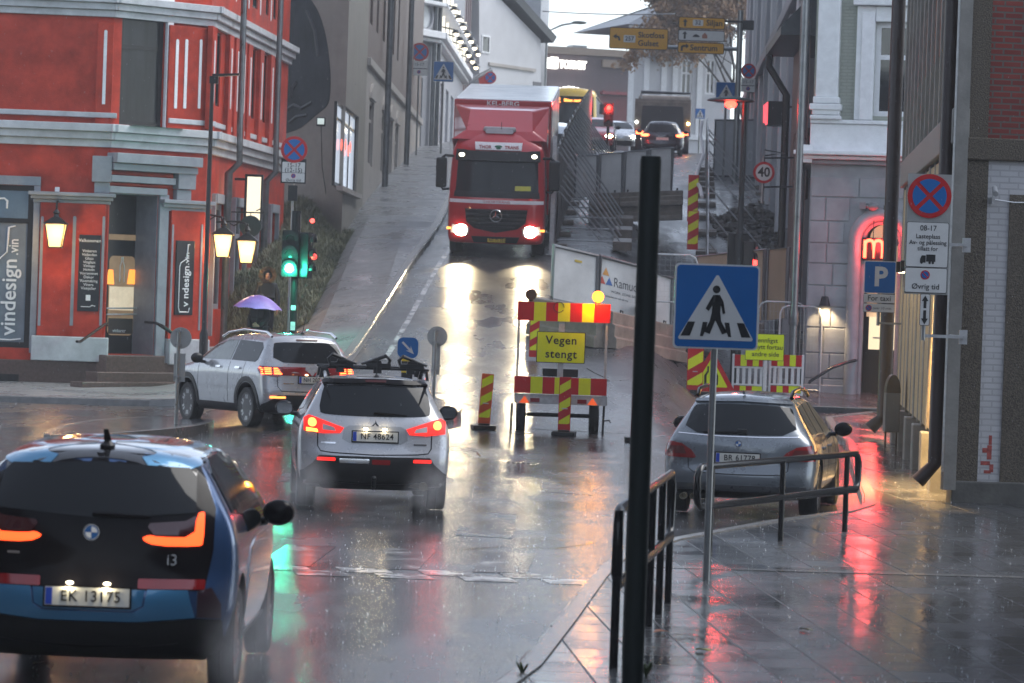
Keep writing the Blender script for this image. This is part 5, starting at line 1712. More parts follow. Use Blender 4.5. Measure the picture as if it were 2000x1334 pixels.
patch(o, bv, 'plate_recess', [(-.345, .70), (.345, .70), (.33, .605), (.27, .575), (-.27, .575), (-.33, .605)], 'rear', blue_l, off=.008, step=.05)
patch(o, bv, 'lower_bumper', [(-.66, .53), (-.3, .50), (.3, .50), (.66, .53), (.80, .52), (.82, .3), (.6, .22), (-.6, .22), (-.82, .3), (-.80, .52)], 'rear', plastic, off=.01, step=.07)
for sx in (-1, 1):
    q = [(.66, .70), (.74, .72), (.80, .62), (.80, .53), (.66, .54)]
    patch(o, bv, 'bumper_corner', q if sx > 0 else mirror(q), 'rear', paint('dark_plum_paint', (.035, .012, .02), .3, .3), off=.008, step=.05)
num_plate(o, bv, 0, .655, 'EK 13175', tilt=-3, dy=-.03)
for x_ in (-.115, .115):
    B().sph((x_, hit_y(bv, x_, .735) - .015, .735), (.024, .014, .011)).build('plate_lamp', glow('plate_lamp_bright', (1, .9, .66), 5), o)
    lamp('lamp_light', o, (x_, hit_y(bv, x_, .72) - .06, .725), (1, .85, .55), .6, .02)
y_ = hit_y(bv, 0, 1.045)
e = B().disc(0, 1.045, .052, y_ - .03, y_ + .01).build('emblem', chrome, o, smooth=40)
B().disc(0, 1.045, .040, y_ - .033, y_ - .02).build('emblem_face', mat('emblem_blue', (.03, .12, .35), .2, var=0), e)
for s_ in (0, 1):
    a0 = 90 * (2 * s_) 
    B().ex([(0, 1.045)] + [(.036 * math.cos(R(a0 + t)), 1.045 + .036 * math.sin(R(a0 + t))) for t in range(0, 91, 15)], y_ - .036, y_ - .025).build('emblem_quarter', white_p, e)
t_ = text('i3', 'badge', chrome, o, .5, hit_y(bv, .5, .88) - .02, .885, .1, .004)
patch(o, bv, 'badge', rrect(-.52, .895, -.44, .91, .004), 'rear', chrome, off=.012, step=.03)
wiper(o, bv, .0, 1.16, .36, 1.15)
B().lathe([(.045, 0), (.05, .02), (.02, .05), (0, .06)], c=(.03, .5, 1.545), n=12).add([(.005, .52, 1.58), (.055, .52, 1.58), (.045, .40, 1.67), (.015, .40, 1.67), (.03, .6, 1.6)], [(0, 1, 2, 3), (1, 4, 2), (0, 3, 4), (2, 4, 3)]).build('roof_aerial', plastic, o)
for sd, sx in (('L', -1), ('R', 1)):
    patch(o, bv, 'roof_arc', stroke_poly([(.33, 1.34), (.42, 1.46), (.7, 1.53), (1.3, 1.545), (1.9, 1.52)], .085), sd, blue_l, off=.009, step=.05)
    patch(o, bv, 'side_window', [(.62, 1.16), (1.15, 1.12), (1.25, 1.0), (2.7, .98), (2.95, 1.02), (2.35, 1.42), (1.8, 1.485), (.95, 1.48), (.66, 1.40)], sd, car_glass, off=.008, step=.08)
    patch(o, bv, 'door_panel', [(1.15, .34), (2.85, .34), (2.85, .94), (1.4, .94), (1.1, .75)], sd, silver_d, off=.007, step=.09, rnd=1)
    patch(o, bv, 'sill_trim', [(1.12, .25), (2.9, .25), (2.9, .35), (1.12, .35)], sd, plastic, off=.012)
for x_ in (-.79, .79):
    for y_ in i3['wheels']: wheel(o, x_, y_, .345, .165)
mirror_cap(o, -1.0, 2.35, 1.06, gloss_bk, 1.05, False); mirror_cap(o, .98, 2.35, 1.06, gloss_bk, .95, False)

# --- silver compact SUV turning away (seen from its rear corner)
vit = dict(L=4.17, W=1.775, wr=.345, wheels=(.80, 3.30), smooth=3, crown=.045, bulge=.13,
    top=[(0, 1.50), (.3, 1.575), (.9, 1.61), (1.6, 1.61), (2.1, 1.57), (2.5, 1.44), (2.95, 1.19), (3.15, 1.10), (3.7, 1.05), (4.0, .95), (4.17, .8)],
    bot=[(0, .36), (.35, .26), (3.8, .25), (4.17, .35)],
    rear=[(.25, .16), (.42, .03), (.60, 0), (.72, .03), (.95, .07), (1.1, .11), (1.45, .27), (1.6, .36)],
    front=[(.2, .12), (.5, 0), (.9, .04), (1.05, .2), (1.3, .4)],
    side=[(.24, .80), (.4, .865), (.65, .885), (.95, .88), (1.08, .845), (1.42, .70), (1.6, .62)],
    plan=[(0, .965), (.25, 1.0), (3.6, 1.0), (4.17, .93)])
VH = -.50
o = car_root('silver_suv', 612, 770, 60.3, VH, 'silver compact SUV with roof rails turning by the red corner house')
body, bv = car_body(o, vit, silver)
patch(o, bv, 'rear_window', [(-.66, 1.13), (0, 1.11), (.66, 1.13), (.60, 1.42), (.54, 1.46), (0, 1.47), (-.54, 1.46), (-.60, 1.42)], 'rear', car_glass, rnd=1)
patch(o, bv, 'high_brake_light', rrect(-.2, 1.49, .2, 1.515, .01), 'rear', mat('dim_red', (.06, .01, .01), .2, var=0), off=.01, step=.05)
tl = [(-.86, .98), (-.84, 1.06), (-.52, 1.03), (-.44, .95), (-.62, .875), (-.80, .90)]
for q in (tl, mirror(tl)):
    t_ = patch(o, bv, 'tail_light', q, 'rear', red_glass, off=.012, step=.03)
    cx = sum(p[0] for p in q) / len(q)
    for k in range(4):
        z_ = .925 + k * .03
        for w0_, w1_ in ((-.17, -.03), (.01, .14 - k * .02 if cx < 0 else .14)):
            s_ = 1 if cx < 0 else -1
            xa, xb = sorted((cx + s_ * w0_, cx + s_ * w1_))
            patch(t_, bv, 'light_bar', rrect(xa, z_, xb, z_ + .014, .004), 'rear', red_hot, off=.016, step=.04)
tls = [(-.02, .98), (.02, 1.05), (.22, 1.06), (.38, 1.02), (.30, .95), (.1, .89), (.0, .9)]
for sd in ('L', 'R'):
    patch(o, bv, 'tail_light_wing', [(.06, .90), (.10, 1.05), (.3, 1.05), (.40, 1.01), (.30, .94)], sd, red_glass, off=.01, step=.04)
    patch(o, bv, 'side_window', [(.52, 1.16), (.50, 1.36), (.62, 1.45), (1.55, 1.475), (1.55, 1.13), (.6, 1.12)], sd, car_glass)
    patch(o, bv, 'side_window', [(1.6, 1.13), (1.6, 1.475), (2.0, 1.46), (2.42, 1.36), (2.88, 1.12)], sd, mat('see_through_glass', (.09, .1, .085), .06, var=.4, scale=2, spec=.8))
    patch(o, bv, 'sill_trim', [(1.2, .28), (2.9, .28), (2.9, .40), (1.2, .40)], sd, plastic, off=.012)
    for y_ in vit['wheels']:
        arc_ = [(y_ + .465 * math.cos(R(t)), .365 + .465 * math.sin(R(t))) for t in range(-8, 189, 14)]
        patch(o, bv, 'arch_trim', stroke_poly(arc_, .085), sd, plastic, off=.012, step=.06)
    for y_ in (1.18, 1.98):
        hx = patch(o, bv, 'door_handle', rrect(y_ - .1, .985, y_ + .1, 1.02, .015), sd, chrome, off=.03, step=.05)
    for pts in ([(1.57, 1.1), (1.57, .42)], [(.95, 1.12), (.98, .85), (1.2, .6), (1.25, .42)], [(2.85, 1.1), (2.8, .42)]):
        patch(o, bv, 'door_seam', stroke_poly(pts, .01), sd, gloss_bk, off=.002, step=.04)
rb = [(-.62, .58), (.62, .58), (.72, .50), (.84, .42), (.82, .26), (-.82, .26), (-.84, .42), (-.72, .50)]
rb_ = patch(o, bv, 'rear_bumper', rb, 'rear', plastic, off=.012, step=.06)
for sx in (-1, 1): patch(rb_, bv, 'reflector', rrect(sx * .62 - .13, .525, sx * .62 + .13, .56, .01), 'rear', glow('fog_orange', (1, .2, .04), 4), off=.02, step=.05)  # reflectors given their own orange glow
patch(o, bv, 'tailgate_seam', stroke_poly([(-.62, .9), (-.62, .72), (-.56, .645), (0, .635), (.56, .645), (.62, .72), (.62, .9)], .012), 'rear', gloss_bk, off=.002, step=.04)
num_plate(o, bv, 0, .84, 'NH 20731', dy=-.025)
patch(o, bv, 'badge', rrect(-.52, .765, -.34, .785, .006), 'rear', chrome, off=.004, step=.03)
for x_ in (-.11, .11):
    B().sph((x_, hit_y(bv, x_, .925) - .02, .925), (.03, .015, .012)).build('plate_lamp', glow('plate_lamp_glow', (1, .8, .45), 9), o)
for x_ in (-.775, .775):
    for y_ in vit['wheels']: wheel(o, x_, y_, .345, .215, spokes=6)
for sx in (-1, 1):
    rail(o, [(sx * .60, .42, 1.55), (sx * .60, .62, 1.625), (sx * .61, 1.5, 1.66), (sx * .63, 2.1, 1.60), (sx * .66, 2.3, 1.52)], .022, chrome)
mirror_cap(o, -1.0, 2.62, 1.13, plastic, 1, False); mirror_cap(o, 1.0, 2.62, 1.13, plastic, 1, False)
B().lathe([(.04, 0), (.03, .025), (.008, .04)], c=(0, .5, 1.60), n=12).path([(0, .5, 1.62), (.0, .36, 1.95)], .006, 6).build('roof_aerial', plastic, o)

# --- grey estate parked in the lay-by
est = dict(L=4.84, W=1.846, wr=.325, wheels=(.98, 3.87), smooth=3, crown=.05, bulge=.15,
    top=[(0, 1.36), (.35, 1.44), (1.0, 1.475), (1.9, 1.475), (2.5, 1.42), (2.95, 1.28), (3.35, 1.06), (3.6, .98), (4.3, .90), (4.7, .78), (4.84, .66)],
    bot=[(0, .32), (.35, .22), (4.4, .2), (4.84, .28)],
    rear=[(.2, .14), (.35, .03), (.48, 0), (.55, .01), (.60, .05), (.9, .07), (.98, .11), (1.3, .36), (1.45, .5)],
    front=[(.2, .1), (.5, 0), (.75, .1), (1.0, .4)],
    side=[(.2, .82), (.38, .90), (.6, .92), (.8, .91), (.93, .87), (1.0, .83), (1.3, .66), (1.46, .58)],
    plan=[(0, .955), (.3, .99), (1.2, 1.0), (3.9, 1.0), (4.84, .9)])
o = car_root('grey_estate', 1440, 900, 42.3, .165, 'grey metallic estate car parked at the kerb behind the black pedestrian rail, number BR 61778')
body, bv = car_body(o, est, grey_car)
patch(o, bv, 'rear_window', [(-.68, 1.0), (0, .985), (.68, 1.0), (.60, 1.28), (.54, 1.325), (0, 1.345), (-.54, 1.325), (-.60, 1.28)], 'rear', car_glass, rnd=1)
patch(o, bv, 'roof_spoiler', [(-.58, 1.345), (0, 1.365), (.58, 1.345), (.56, 1.375), (0, 1.395), (-.56, 1.375)], 'rear', grey_car, off=.025, lip=.04)
tl = [(-.89, .70), (-.89, .84), (-.84, .885), (-.68, .86), (-.56, .79), (-.50, .715), (-.52, .695)]
for q in (tl, mirror(tl)):
    t_ = patch(o, bv, 'tail_light', q, 'rear', red_glass, off=.01, step=.04)
    s_ = 1 if q is tl else -1
    qq = [(-.86, .74), (-.86, .83), (-.66, .83), (-.62, .74)]
    patch(t_, bv, 'lens_band', qq if s_ > 0 else mirror(qq), 'rear', mat('smoky_red_lens', (.1, .02, .02), .08, var=.2, coat=1), off=.014, step=.04)
patch(o, bv, 'tailgate_seam', stroke_poly([(-.60, .70), (-.59, .58), (-.52, .53), (0, .52), (.52, .53), (.59, .58), (.60, .70)], .012), 'rear', gloss_bk, off=.002, step=.04)
patch(o, bv, 'tailgate_seam', stroke_poly([(-.74, .985), (-.3, .968), (.3, .968), (.74, .985)], .012), 'rear', chrome, off=.003, step=.04)
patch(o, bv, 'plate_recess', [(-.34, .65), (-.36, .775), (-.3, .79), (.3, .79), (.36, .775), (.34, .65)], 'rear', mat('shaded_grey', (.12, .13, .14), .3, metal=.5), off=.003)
num_plate(o, bv, 0, .715, 'BR 61778', tilt=-3, dy=-.025)
patch(o, bv, 'bumper_trim', [(-.84, .34), (-.86, .40), (.86, .40), (.84, .34), (.5, .325), (-.5, .325)], 'rear', paint('lower_grey_paint', (.13, .14, .155)), off=.01, step=.07)
patch(o, bv, 'lower_bumper', [(-.80, .32), (.80, .32), (.76, .22), (-.76, .22)], 'rear', plastic, off=.008, step=.07)
y_ = hit_y(bv, 0, .885)
e = B().disc(0, .885, .042, y_ - .02, y_ + .01).build('emblem', chrome, o, smooth=40)
B().disc(0, .885, .032, y_ - .023, y_ - .01).build('emblem_face', mat('emblem_blue', (.03, .12, .35), .2, var=0), e)
for a0 in (0, 180):
    B().ex([(0, .885)] + [(.029 * math.cos(R(a0 + t)), .885 + .029 * math.sin(R(a0 + t))) for t in range(0, 91, 15)], y_ - .026, y_ - .015).build('emblem_quarter', white_p, e)
wiper(o, bv, .03, 1.02, -.44, 1.01)
B().box(-.03, .09, hit_y(bv, .03, 1.03) - .05, hit_y(bv, .03, 1.03), 1.0, 1.06).build('wiper_motor', plastic, o, bevel=.01)
for sd in ('L', 'R'):
    patch(o, bv, 'side_window', [(.72, 1.0), (.60, 1.05), (.74, 1.31), (1.3, 1.34), (1.3, 1.0)], sd, car_glass)
    patch(o, bv, 'side_window', [(1.36, 1.0), (1.36, 1.345), (2.05, 1.35), (2.12, .985)], sd, car_glass)
    patch(o, bv, 'side_window', [(2.2, .985), (2.15, 1.35), (2.55, 1.33), (3.2, 1.02), (3.15, .98)], sd, car_glass)
    for y_ in (1.55, 2.45): patch(o, bv, 'door_handle', rrect(y_ - .11, .80, y_ + .11, .835, .015), sd, grey_car, off=.03, step=.05)
    for pts in ([(2.12, .98), (2.1, .3)], [(1.33, .98), (1.4, .8), (1.45, .5)], [(3.3, .95), (3.25, .3)]):
        patch(o, bv, 'door_seam', stroke_poly(pts, .01), sd, gloss_bk, off=.002, step=.04)
for x_ in (-.79, .79):
    for y_ in est['wheels']: wheel(o, x_, y_, .325, .225)
for sx in (-1, 1):
    rail(o, [(sx * .56, .62, 1.43), (sx * .565, .75, 1.50), (sx * .57, 1.6, 1.525), (sx * .58, 2.3, 1.49), (sx * .60, 2.5, 1.42)], .024, gloss_bk)
mirror_cap(o, -1.02, 3.0, 1.0, gloss_bk, 1, False); mirror_cap(o, 1.02, 3.0, 1.0, gloss_bk, 1, False)
B().add([(-.02, .55, 1.46), (.02, .55, 1.46), (0, .42, 1.52), (0, .66, 1.465)], [(0, 1, 2), (1, 3, 2), (3, 0, 2)]).build('roof_aerial', grey_car, o)
for x_ in (-.62, -.5):
    B().lathe([(.04, -.06), (.042, .12), (.036, .12), (.034, -.06)], n=14, T=Matrix.Translation((x_, .02, .25)) @ Matrix.Rotation(R(90), 4, 'X')).build('exhaust_pipe', mat('exhaust_steel', (.3, .27, .2), .3, metal=.9, var=.3), o, smooth=40)

# --- red box truck coming down the hill (faces -y)
truck_red = paint('truck_red_paint', (.42, .016, .022), .15, .3)
tk = dict(L=2.3, W=2.5, wr=.5, wheels=(1.42,), smooth=2, crown=.10, bulge=.20, fbulge=0,
    top=[(0, 3.02), (.3, 3.1), (.9, 3.22), (2.3, 3.3)], bot=[(0, .36), (2.3, .42)],
    rear=[(.3, .10), (.5, .0), (1.5, .02), (1.62, .06), (2.6, .30), (2.85, .36), (3.05, .52), (3.25, .8)],
    front=[(0, 0), (3.3, 0)],
    side=[(.3, 1.22), (.6, 1.25), (1.6, 1.25), (2.6, 1.19), (2.9, 1.13), (3.3, .98)],
    plan=[(0, .97), (.4, 1.0), (2.3, 1.0)])
p = G(966, 505)
TD = .033
zz = math.atan2(zg(p.x, p.y + 7) - zg(p.x, p.y), 7)
o = thing('box_truck', (0, 0, 0), 'red box truck with lit headlights driving down the wet hill', 'truck',
          M=Matrix.Translation(p) @ Matrix.Rotation(-TD, 4, 'Z') @ Matrix.Rotation(zz, 4, 'X'))
body, bv = car_body(o, tk, truck_red, 'cab')
patch(o, bv, 'windscreen', [(-1.06, 1.68), (0, 1.64), (1.06, 1.68), (1.02, 2.5), (0, 2.52), (-1.02, 2.5)], 'rear', car_glass, off=.012, step=.1)
patch(o, bv, 'windscreen_sill', [(-1.1, 1.55), (1.1, 1.55), (1.08, 1.70), (-1.08, 1.70)], 'rear', plastic, off=.015, step=.1)
vz = patch(o, bv, 'sun_visor', [(-1.04, 2.46), (1.04, 2.46), (1.02, 2.70), (-1.02, 2.70)], 'rear', plastic, off=.14, lip=.16, step=.1)
patch(o, bv, 'screen_sign', rrect(.46, 1.74, .86, 1.86, .01), 'rear', mat('yellow_sticker', (.5, .5, .08), .4), off=.016)
B().sph((-.55, hit_y(bv, -.55, 2.0) + .6, 2.0), (.22, .2, .32)).build('driver_seat', plastic, o)
nb_ = patch(o, bv, 'name_board', [(-.58, 2.74), (.58, 2.74), (.60, 2.92), (-.60, 2.92)], 'rear', white_p, off=.05, lip=.06, step=.08)
red_l = mat('red_lettering', (.4, .02, .02), .4, var=0)
green_l = mat('green_lettering', (.05, .2, .12), .4, var=0)
yb = hit_y(bv, 0, 2.83) - .066
for s, x_ in (('THOR', -.34), ('TRANS', .34)): text(s, 'lettering', red_l, nb_, x_, yb, 2.83, .115, T=None, bold=.003)
B().sph((0, yb, 2.85), (.1, .012, .035), 10, 6).sph((0, yb, 2.79), (.07, .012, .03), 10, 6).build('emblem', green_l, nb_)
st_ = patch(o, bv, 'stripe', [(-1.2, 1.40), (1.2, 1.40), (1.2, 1.49), (-1.2, 1.49)], 'rear', white_p, off=.008, step=.1)
text('THORTRANS', 'lettering', red_l, st_, 0, hit_y(bv, 0, 1.44) - .012, 1.445, .085, sx=1.4)
gr = patch(o, bv, 'grille', [(-.80, 1.26), (.80, 1.26), (.76, .92), (.55, .76), (0, .66), (-.55, .76), (-.76, .92)], 'rear', plastic, off=.01, step=.08)
b = B()
for k in range(5):
    z_ = .78 + k * .105; w_ = .5 + min(.28, k * .12)
    for i in range(10):
        xa, xb = lerp(-w_, w_, i / 10), lerp(-w_, w_, (i + 1) / 10)
        ya, yb2 = hit_y(bv, xa, z_), hit_y(bv, xb, z_)
        b.add([(xa, ya - .035, z_), (xb, yb2 - .035, z_), (xb, yb2 - .05, z_ + .045), (xa, ya - .05, z_ + .045), (xa, ya, z_ + .05), (xb, yb2, z_ + .05)], [(0, 1, 2, 3), (3, 2, 5, 4)])
b.build('slats', mat('dark_grey_plastic', (.04, .04, .042), .35), gr)
y_ = hit_y(bv, 0, 1.1) - .07
e = B().path([(.15 * math.cos(R(t)), y_, 1.1 + .15 * math.sin(R(t))) for t in range(0, 360, 15)], .014, 6, close=True)
for a_ in (90, 210, 330):
    c, s_ = math.cos(R(a_)), math.sin(R(a_))
    e.add([(c * .145, y_, 1.1 + s_ * .145), (-s_ * .03, y_, 1.1 + c * .03), (s_ * .03, y_, 1.1 - c * .03), (0, y_ - .02, 1.1)], [(0, 1, 3), (0, 3, 2)])
e.build('emblem', chrome, o)
patch(o, bv, 'lower_grille', [(-.62, .56), (.62, .56), (.55, .40), (-.55, .40)], 'rear', plastic, off=.01, step=.08)
num_plate(o, bv, .03, .47, 'NT 71 352', w=.46, m=mat('plate_yellow', (.5, .36, .04), .35, var=.1), strip=False)
for sx in (-1, 1):
    q = [(.70, .60), (.68, .78), (1.12, .84), (1.16, .62)]
    hl = patch(o, bv, 'headlight', q if sx > 0 else mirror(q), 'rear', clear_lens, off=.015, step=.06)
    B().sph((sx * .88, hit_y(bv, sx * .88, .70) - .02, .70), (.19, .05, .15)).build('beam_lamp', head_on, hl)
    lamp('beam', o, (sx * .88, -.28, .70), (1, .80, .48), 210, .13, R(34), (0, -1, -.26))
    B().box(sx * 1.2 - .05, sx * 1.2 + .05, .02, .08, .72, .77).build('indicator', amber_on, o)
    B().sph((sx * .93, hit_y(bv, sx * .93, 2.62) - .17, 2.62), (.07, .03, .05)).build('marker_lamp', glow('marker_white', (1, .95, .7), 9), o)
    xm = sx * 1.45
    m_ = B().box(xm - .14, xm + .14, .32, .5, 1.75, 2.52).build('side_mirror', plastic, o, bevel=.05, seg=3)
    B().path([(sx * 1.15, .5, 2.56), (sx * 1.35, .4, 2.58), (sx * 1.45, .42, 2.5)], .035, 8).build('mirror_arm', plastic, m_)
    B().path([(sx * 1.2, .5, 1.72), (sx * 1.4, .42, 1.7), (sx * 1.45, .42, 1.78)], .03, 8).build('mirror_arm', plastic, m_)
    patch(o, bv, 'side_window', [(.45, 1.75), (1.5, 1.75), (1.5, 2.5), (.75, 2.5)], 'L' if sx < 0 else 'R', car_glass, off=.01, step=.12)
    wheel(o, sx * 1.06, 1.42, .5, .32, spokes=0)
    for y_ in (8.2,): wheel(o, sx * 1.0, y_, .5, .5, spokes=0)
b = B()
b.add([(-1.22, .62, 3.0), (1.22, .62, 3.0), (.85, .78, 3.22), (-.85, .78, 3.22), (1.24, 2.3, 3.80), (-1.24, 2.3, 3.80), (1.24, 2.3, 2.6), (-1.24, 2.3, 2.6), (.80, 1.55, 3.72), (-.80, 1.55, 3.72)],
      [(3, 2, 8, 9), (9, 8, 4, 5), (2, 1, 6, 4), (2, 4, 8), (0, 3, 5, 7), (3, 9, 5), (0, 1, 2, 3)])
b.build('roof_deflector', truck_red, o, bevel=.05, seg=3)
B().box(-.42, .42, .72, 1.1, 3.2, 3.32).build('roof_hatch', mat('hatch_grey', (.3, .3, .31), .3), o, bevel=.05, seg=3)
B().ex(rrect(-.36, 3.16, .36, 3.27, .05), .66, .735).build('roof_light_bar', mat('pale_lens', (.5, .53, .55), .1), o)
B().path([(.05, .7, 3.1), (.05, .68, 3.45)], .008, 5).lathe([(.03, 0), (.03, .04), (0, .06)], c=(.05, .7, 3.06), n=10).build('roof_aerial', plastic, o)
bx = B().box(-1.275, 1.275, 2.5, 11.0, .95, 3.92).build('cargo_box', truck_red, o, bevel=.02)
B().box(-1.25, 1.25, 2.53, 10.97, 3.921, 3.94).build('roof_sheet', mat('white_box_roof', (.6, .63, .66), .14, var=.12, scale=1.2, bump=.05, bscale=20), bx)
for x_ in (-1, 1):
    xa, xb = sorted((x_ * 1.2765, x_ * 1.285)); B().box(xa, xb, 3.1, 10.9, 1.05, 3.8).build('side_sheet', mat('white_box_side', (.5, .45, .46), .25, var=.25, scale=.6), bx)
    xa, xb = sorted((x_ * .9, x_ * 1.2)); B().box(xa, xb, 3.0, 7.3, .5, .93).build('side_guard', dkmetal, o)
text('KEL-BERG', 'lettering', white_l, bx, 0, 2.49, 3.83, .17, bold=.004, sx=1.15)
B().box(-.5, .5, 2.2, 10.9, .55, .93).build('chassis', dkmetal, o)

# --- vehicles at the top of the hill
def far_car(name, px, py, d, h, spec, m, label, lights, group=None, facing=False):
    """lights: list of (x, z, kind); facing: nose towards the camera"""
    p = G(px, py) if d is None else W(px, py, d)
    x, y = p.x, p.y
    M_ = Matrix.Translation((x, y, zg(x, y))) @ Matrix.Rotation(-h, 4, 'Z') @ Matrix.Rotation(math.atan2(zg(x, y + 3) - zg(x, y), 3), 4, 'X')
    o = thing(name, (0, 0, 0), label, 'car' if 'car' in name or 'hatch' in name else 'van', M=M_)
    body, bv = car_body(o, spec, m)
    s = spec['scr']
    patch(o, bv, 'windscreen' if facing else 'rear_window', s, 'rear', car_glass, off=.01, step=.12)
    for sd in ('L', 'R'):
        patch(o, bv, 'side_window', spec['sidewin'], sd, car_glass, off=.01, step=.15)
    for lx, lz, k in lights:
        for sx in (-1, 1):
            y_ = hit_y(bv, sx * lx, lz)
            B().sph((sx * lx, y_ - .01, lz), (.15, .05, .075) if k != 'tail' else (.2, .06, .06), 12, 7).build('headlight' if k != 'tail' else 'tail_light', {'w': glow('far_headlamp', (1, .92, .7), 40), 'y': glow('far_headlamp_warm', (1, .62, .18), 40), 'c': glow('far_headlamp_cool', (.9, 1, .9), 30), 'tail': glow('far_tail', (1, .12, .04), 9)}[k], o)
    for x_ in (-.78, .78):
        for y_ in spec['wheels']: wheel(o, x_, y_, spec['wr'], .2, spokes=0)
    yb_ = hit_y(bv, 0, spec.get('pz', .55))
    B().box(-.26, .26, yb_ - .03, yb_, spec.get('pz', .55) - .055, spec.get('pz', .55) + .055).build('number_plate', plate_w, o)
    for sx in (-1, 1):
        B().sph((sx * 1.0, spec['my'], spec['mz']), (.12, .07, .09), 12, 8).build('side_mirror', plastic, o)
    patch(o, bv, 'lower_grille', rrect(-.6, .28, .6, .5, .03), 'rear', plastic, off=.01, step=.12)
    return o, bv
nose = dict(L=4.3, W=1.78, wr=.33, wheels=(.85, 3.45), smooth=2, bulge=.22, fbulge=.1,
    top=[(0, .70), (.3, .88), (.9, .98), (1.15, 1.05), (1.9, 1.4), (2.4, 1.48), (3.6, 1.45), (4.3, 1.2)], bot=[(0, .25), (4.3, .3)],
    rear=[(.2, .1), (.5, 0), (.8, .1), (1.0, .4)], front=[(.2, .1), (.5, 0), (.9, .05), (1.4, .5)],
    side=[(.2, .82), (.5, .89), (.85, .88), (1.0, .84), (1.4, .65), (1.5, .6)], plan=[(0, .9), (.5, 1), (4, 1), (4.3, .95)],
    scr=[(-.70, 1.08), (.70, 1.08), (.58, 1.38), (-.58, 1.38)], sidewin=[(1.5, 1.02), (3.7, 1.02), (3.4, 1.36), (2.1, 1.36)], my=1.6, mz=1.05)
tail = dict(est); tail.update(scr=[(-.66, 1.0), (.66, 1.0), (.55, 1.32), (-.55, 1.32)], sidewin=[(.8, 1.0), (3.1, 1.0), (2.5, 1.33), (.85, 1.31)], my=3.0, mz=1.0, pz=.72)
far_car('red_hatchback', 1160, 290, 160, .06, nose, paint('far_red_paint', (.25, .02, .03)), 'red car with warm lit headlights waiting at the hill crest', [(.68, .68, 'y'), (.60, .66, 'w')], facing=True)
far_car('white_car', 1208, 284, 168, .0, nose, paint('far_white_paint', (.45, .47, .5)), 'pale car with cool lit headlights behind the red one at the crest', [(.66, .68, 'c')], facing=True)
far_car('dark_car', 1293, 292, 152, .04, tail, paint('far_dark_paint', (.03, .033, .04)), 'dark car with lit tail lights close behind the tipper truck', [(.72, .86, 'tail')])
vanspec = dict(nose, L=5.4, wheels=(.9, 4.3), top=[(0, .85), (.4, 1.05), (.8, 1.2), (1.5, 1.9), (1.9, 2.1), (5.4, 2.1)], side=[(.2, .85), (.6, .93), (1.2, .93), (2.0, .84), (2.1, .8)],
    scr=[(-.74, 1.22), (.74, 1.22), (.66, 1.85), (-.66, 1.85)], sidewin=[(1.2, 1.25), (2.0, 1.25), (2.0, 1.8), (1.6, 1.8)], my=1.3, mz=1.3)
far_car('white_van', 1064, 372, 117, .05, vanspec, paint('van_white_paint', (.5, .54, .56)), 'white van following close behind the red truck beside the fence', [(.75, .75, 'c')], facing=True)
# tipper truck seen from behind
p = W(1292, 290, 160)
o = thing('tipper_truck', (p.x, p.y, zg(p.x, p.y)), 'dirty tipper truck with black tailgate queuing uphill', 'truck', rz=-.05)
dirt = mat('dirty_body_steel', (.12, .095, .08), .6, var=.5, scale=2)
B().box(-1.25, 1.25, 0, 6, 1.0, 2.3).add([(-1.1, -.05, 1.0), (1.1, -.05, 1.0), (1.25, .02, 2.4), (-1.25, .02, 2.4)], [(0, 1, 2, 3)]).build('tipper_body', dirt, o, bevel=.03)
B().ex([(-1.0, .85), (1.0, .85), (.9, 2.1), (-.9, 2.1)], -.14, -.06).build('tailgate', mat('black_tailgate', (.02, .018, .02), .35), o, bevel=.02)
B().box(-1.2, 1.2, 6, 8, .8, 2.9).build('cab', mat('cab_grey', (.2, .17, .15), .4, var=.3), o, bevel=.1, seg=3)
B().path([(-1.0, .5, 2.4), (-1.0, 1, 2.75), (1.2, 1, 2.75), (1.2, .5, 2.4)], .05, 6).build('tarp_bar', dkmetal, o)
for sx in (-1, 1):
    wheel(o, sx * .95, .9, .5, .5, spokes=0); wheel(o, sx * .95, 7.0, .5, .32, spokes=0)
    B().box(sx * 1.0 - .16, sx * 1.0 + .16, -.16, -.05, .82, .95).build('tail_light', glow('far_tail', (1, .12, .04), 9), o)
    B().sph((sx * 1.15, -.05, 1.35), .06).build('marker_lamp', glow('far_headlamp_warm', (1, .62, .18), 40) if sx > 0 else glow('far_headlamp_cool', (.9, 1, .9), 30), o)
B().box(-1.0, 1.0, .1, 7, .55, 1.0).build('chassis', dkmetal, o)
# bus
p = W(1113, 290, 176)
o = thing('city_bus', (p.x, p.y, zg(p.x, p.y)), 'yellow and dark city bus with orange destination display at the hill crest', 'bus', rz=-.06)
bus = dict(L=11.5, W=2.55, wr=.5, wheels=(2.6, 8.2), smooth=2, crown=.1, bulge=.3, fbulge=.1, top=[(0, 3.1), (.3, 3.2), (11.5, 3.2)], bot=[(0, .35), (11.5, .35)],
    rear=[(.3, .08), (.6, 0), (1.3, .02), (3.0, .22), (3.2, .4)], front=[(0, 0), (3.2, 0)], side=[(.3, 1.22), (.6, 1.275), (1.2, 1.275), (3.0, 1.2), (3.2, 1.1)], plan=[(0, .97), (.5, 1), (11.5, 1)])
body, bv = car_body(o, bus, paint('bus_yellow_paint', (.5, .33, .035), .1, .3))
patch(o, bv, 'windscreen', [(-1.1, 1.1), (1.1, 1.1), (1.05, 2.75), (-1.05, 2.75)], 'rear', car_glass, off=.012, step=.15)
for sd in ('L', 'R'): patch(o, bv, 'side_window', rrect(.6, 1.3, 11, 2.8, .1), sd, mat('bus_side_dark', (.06, .045, .045), .1, var=.3), off=.012, step=.3)
dp = B().box(-.95, .95, .06, .2, 2.34, 2.74).build('destination_display', gloss_bk, o)
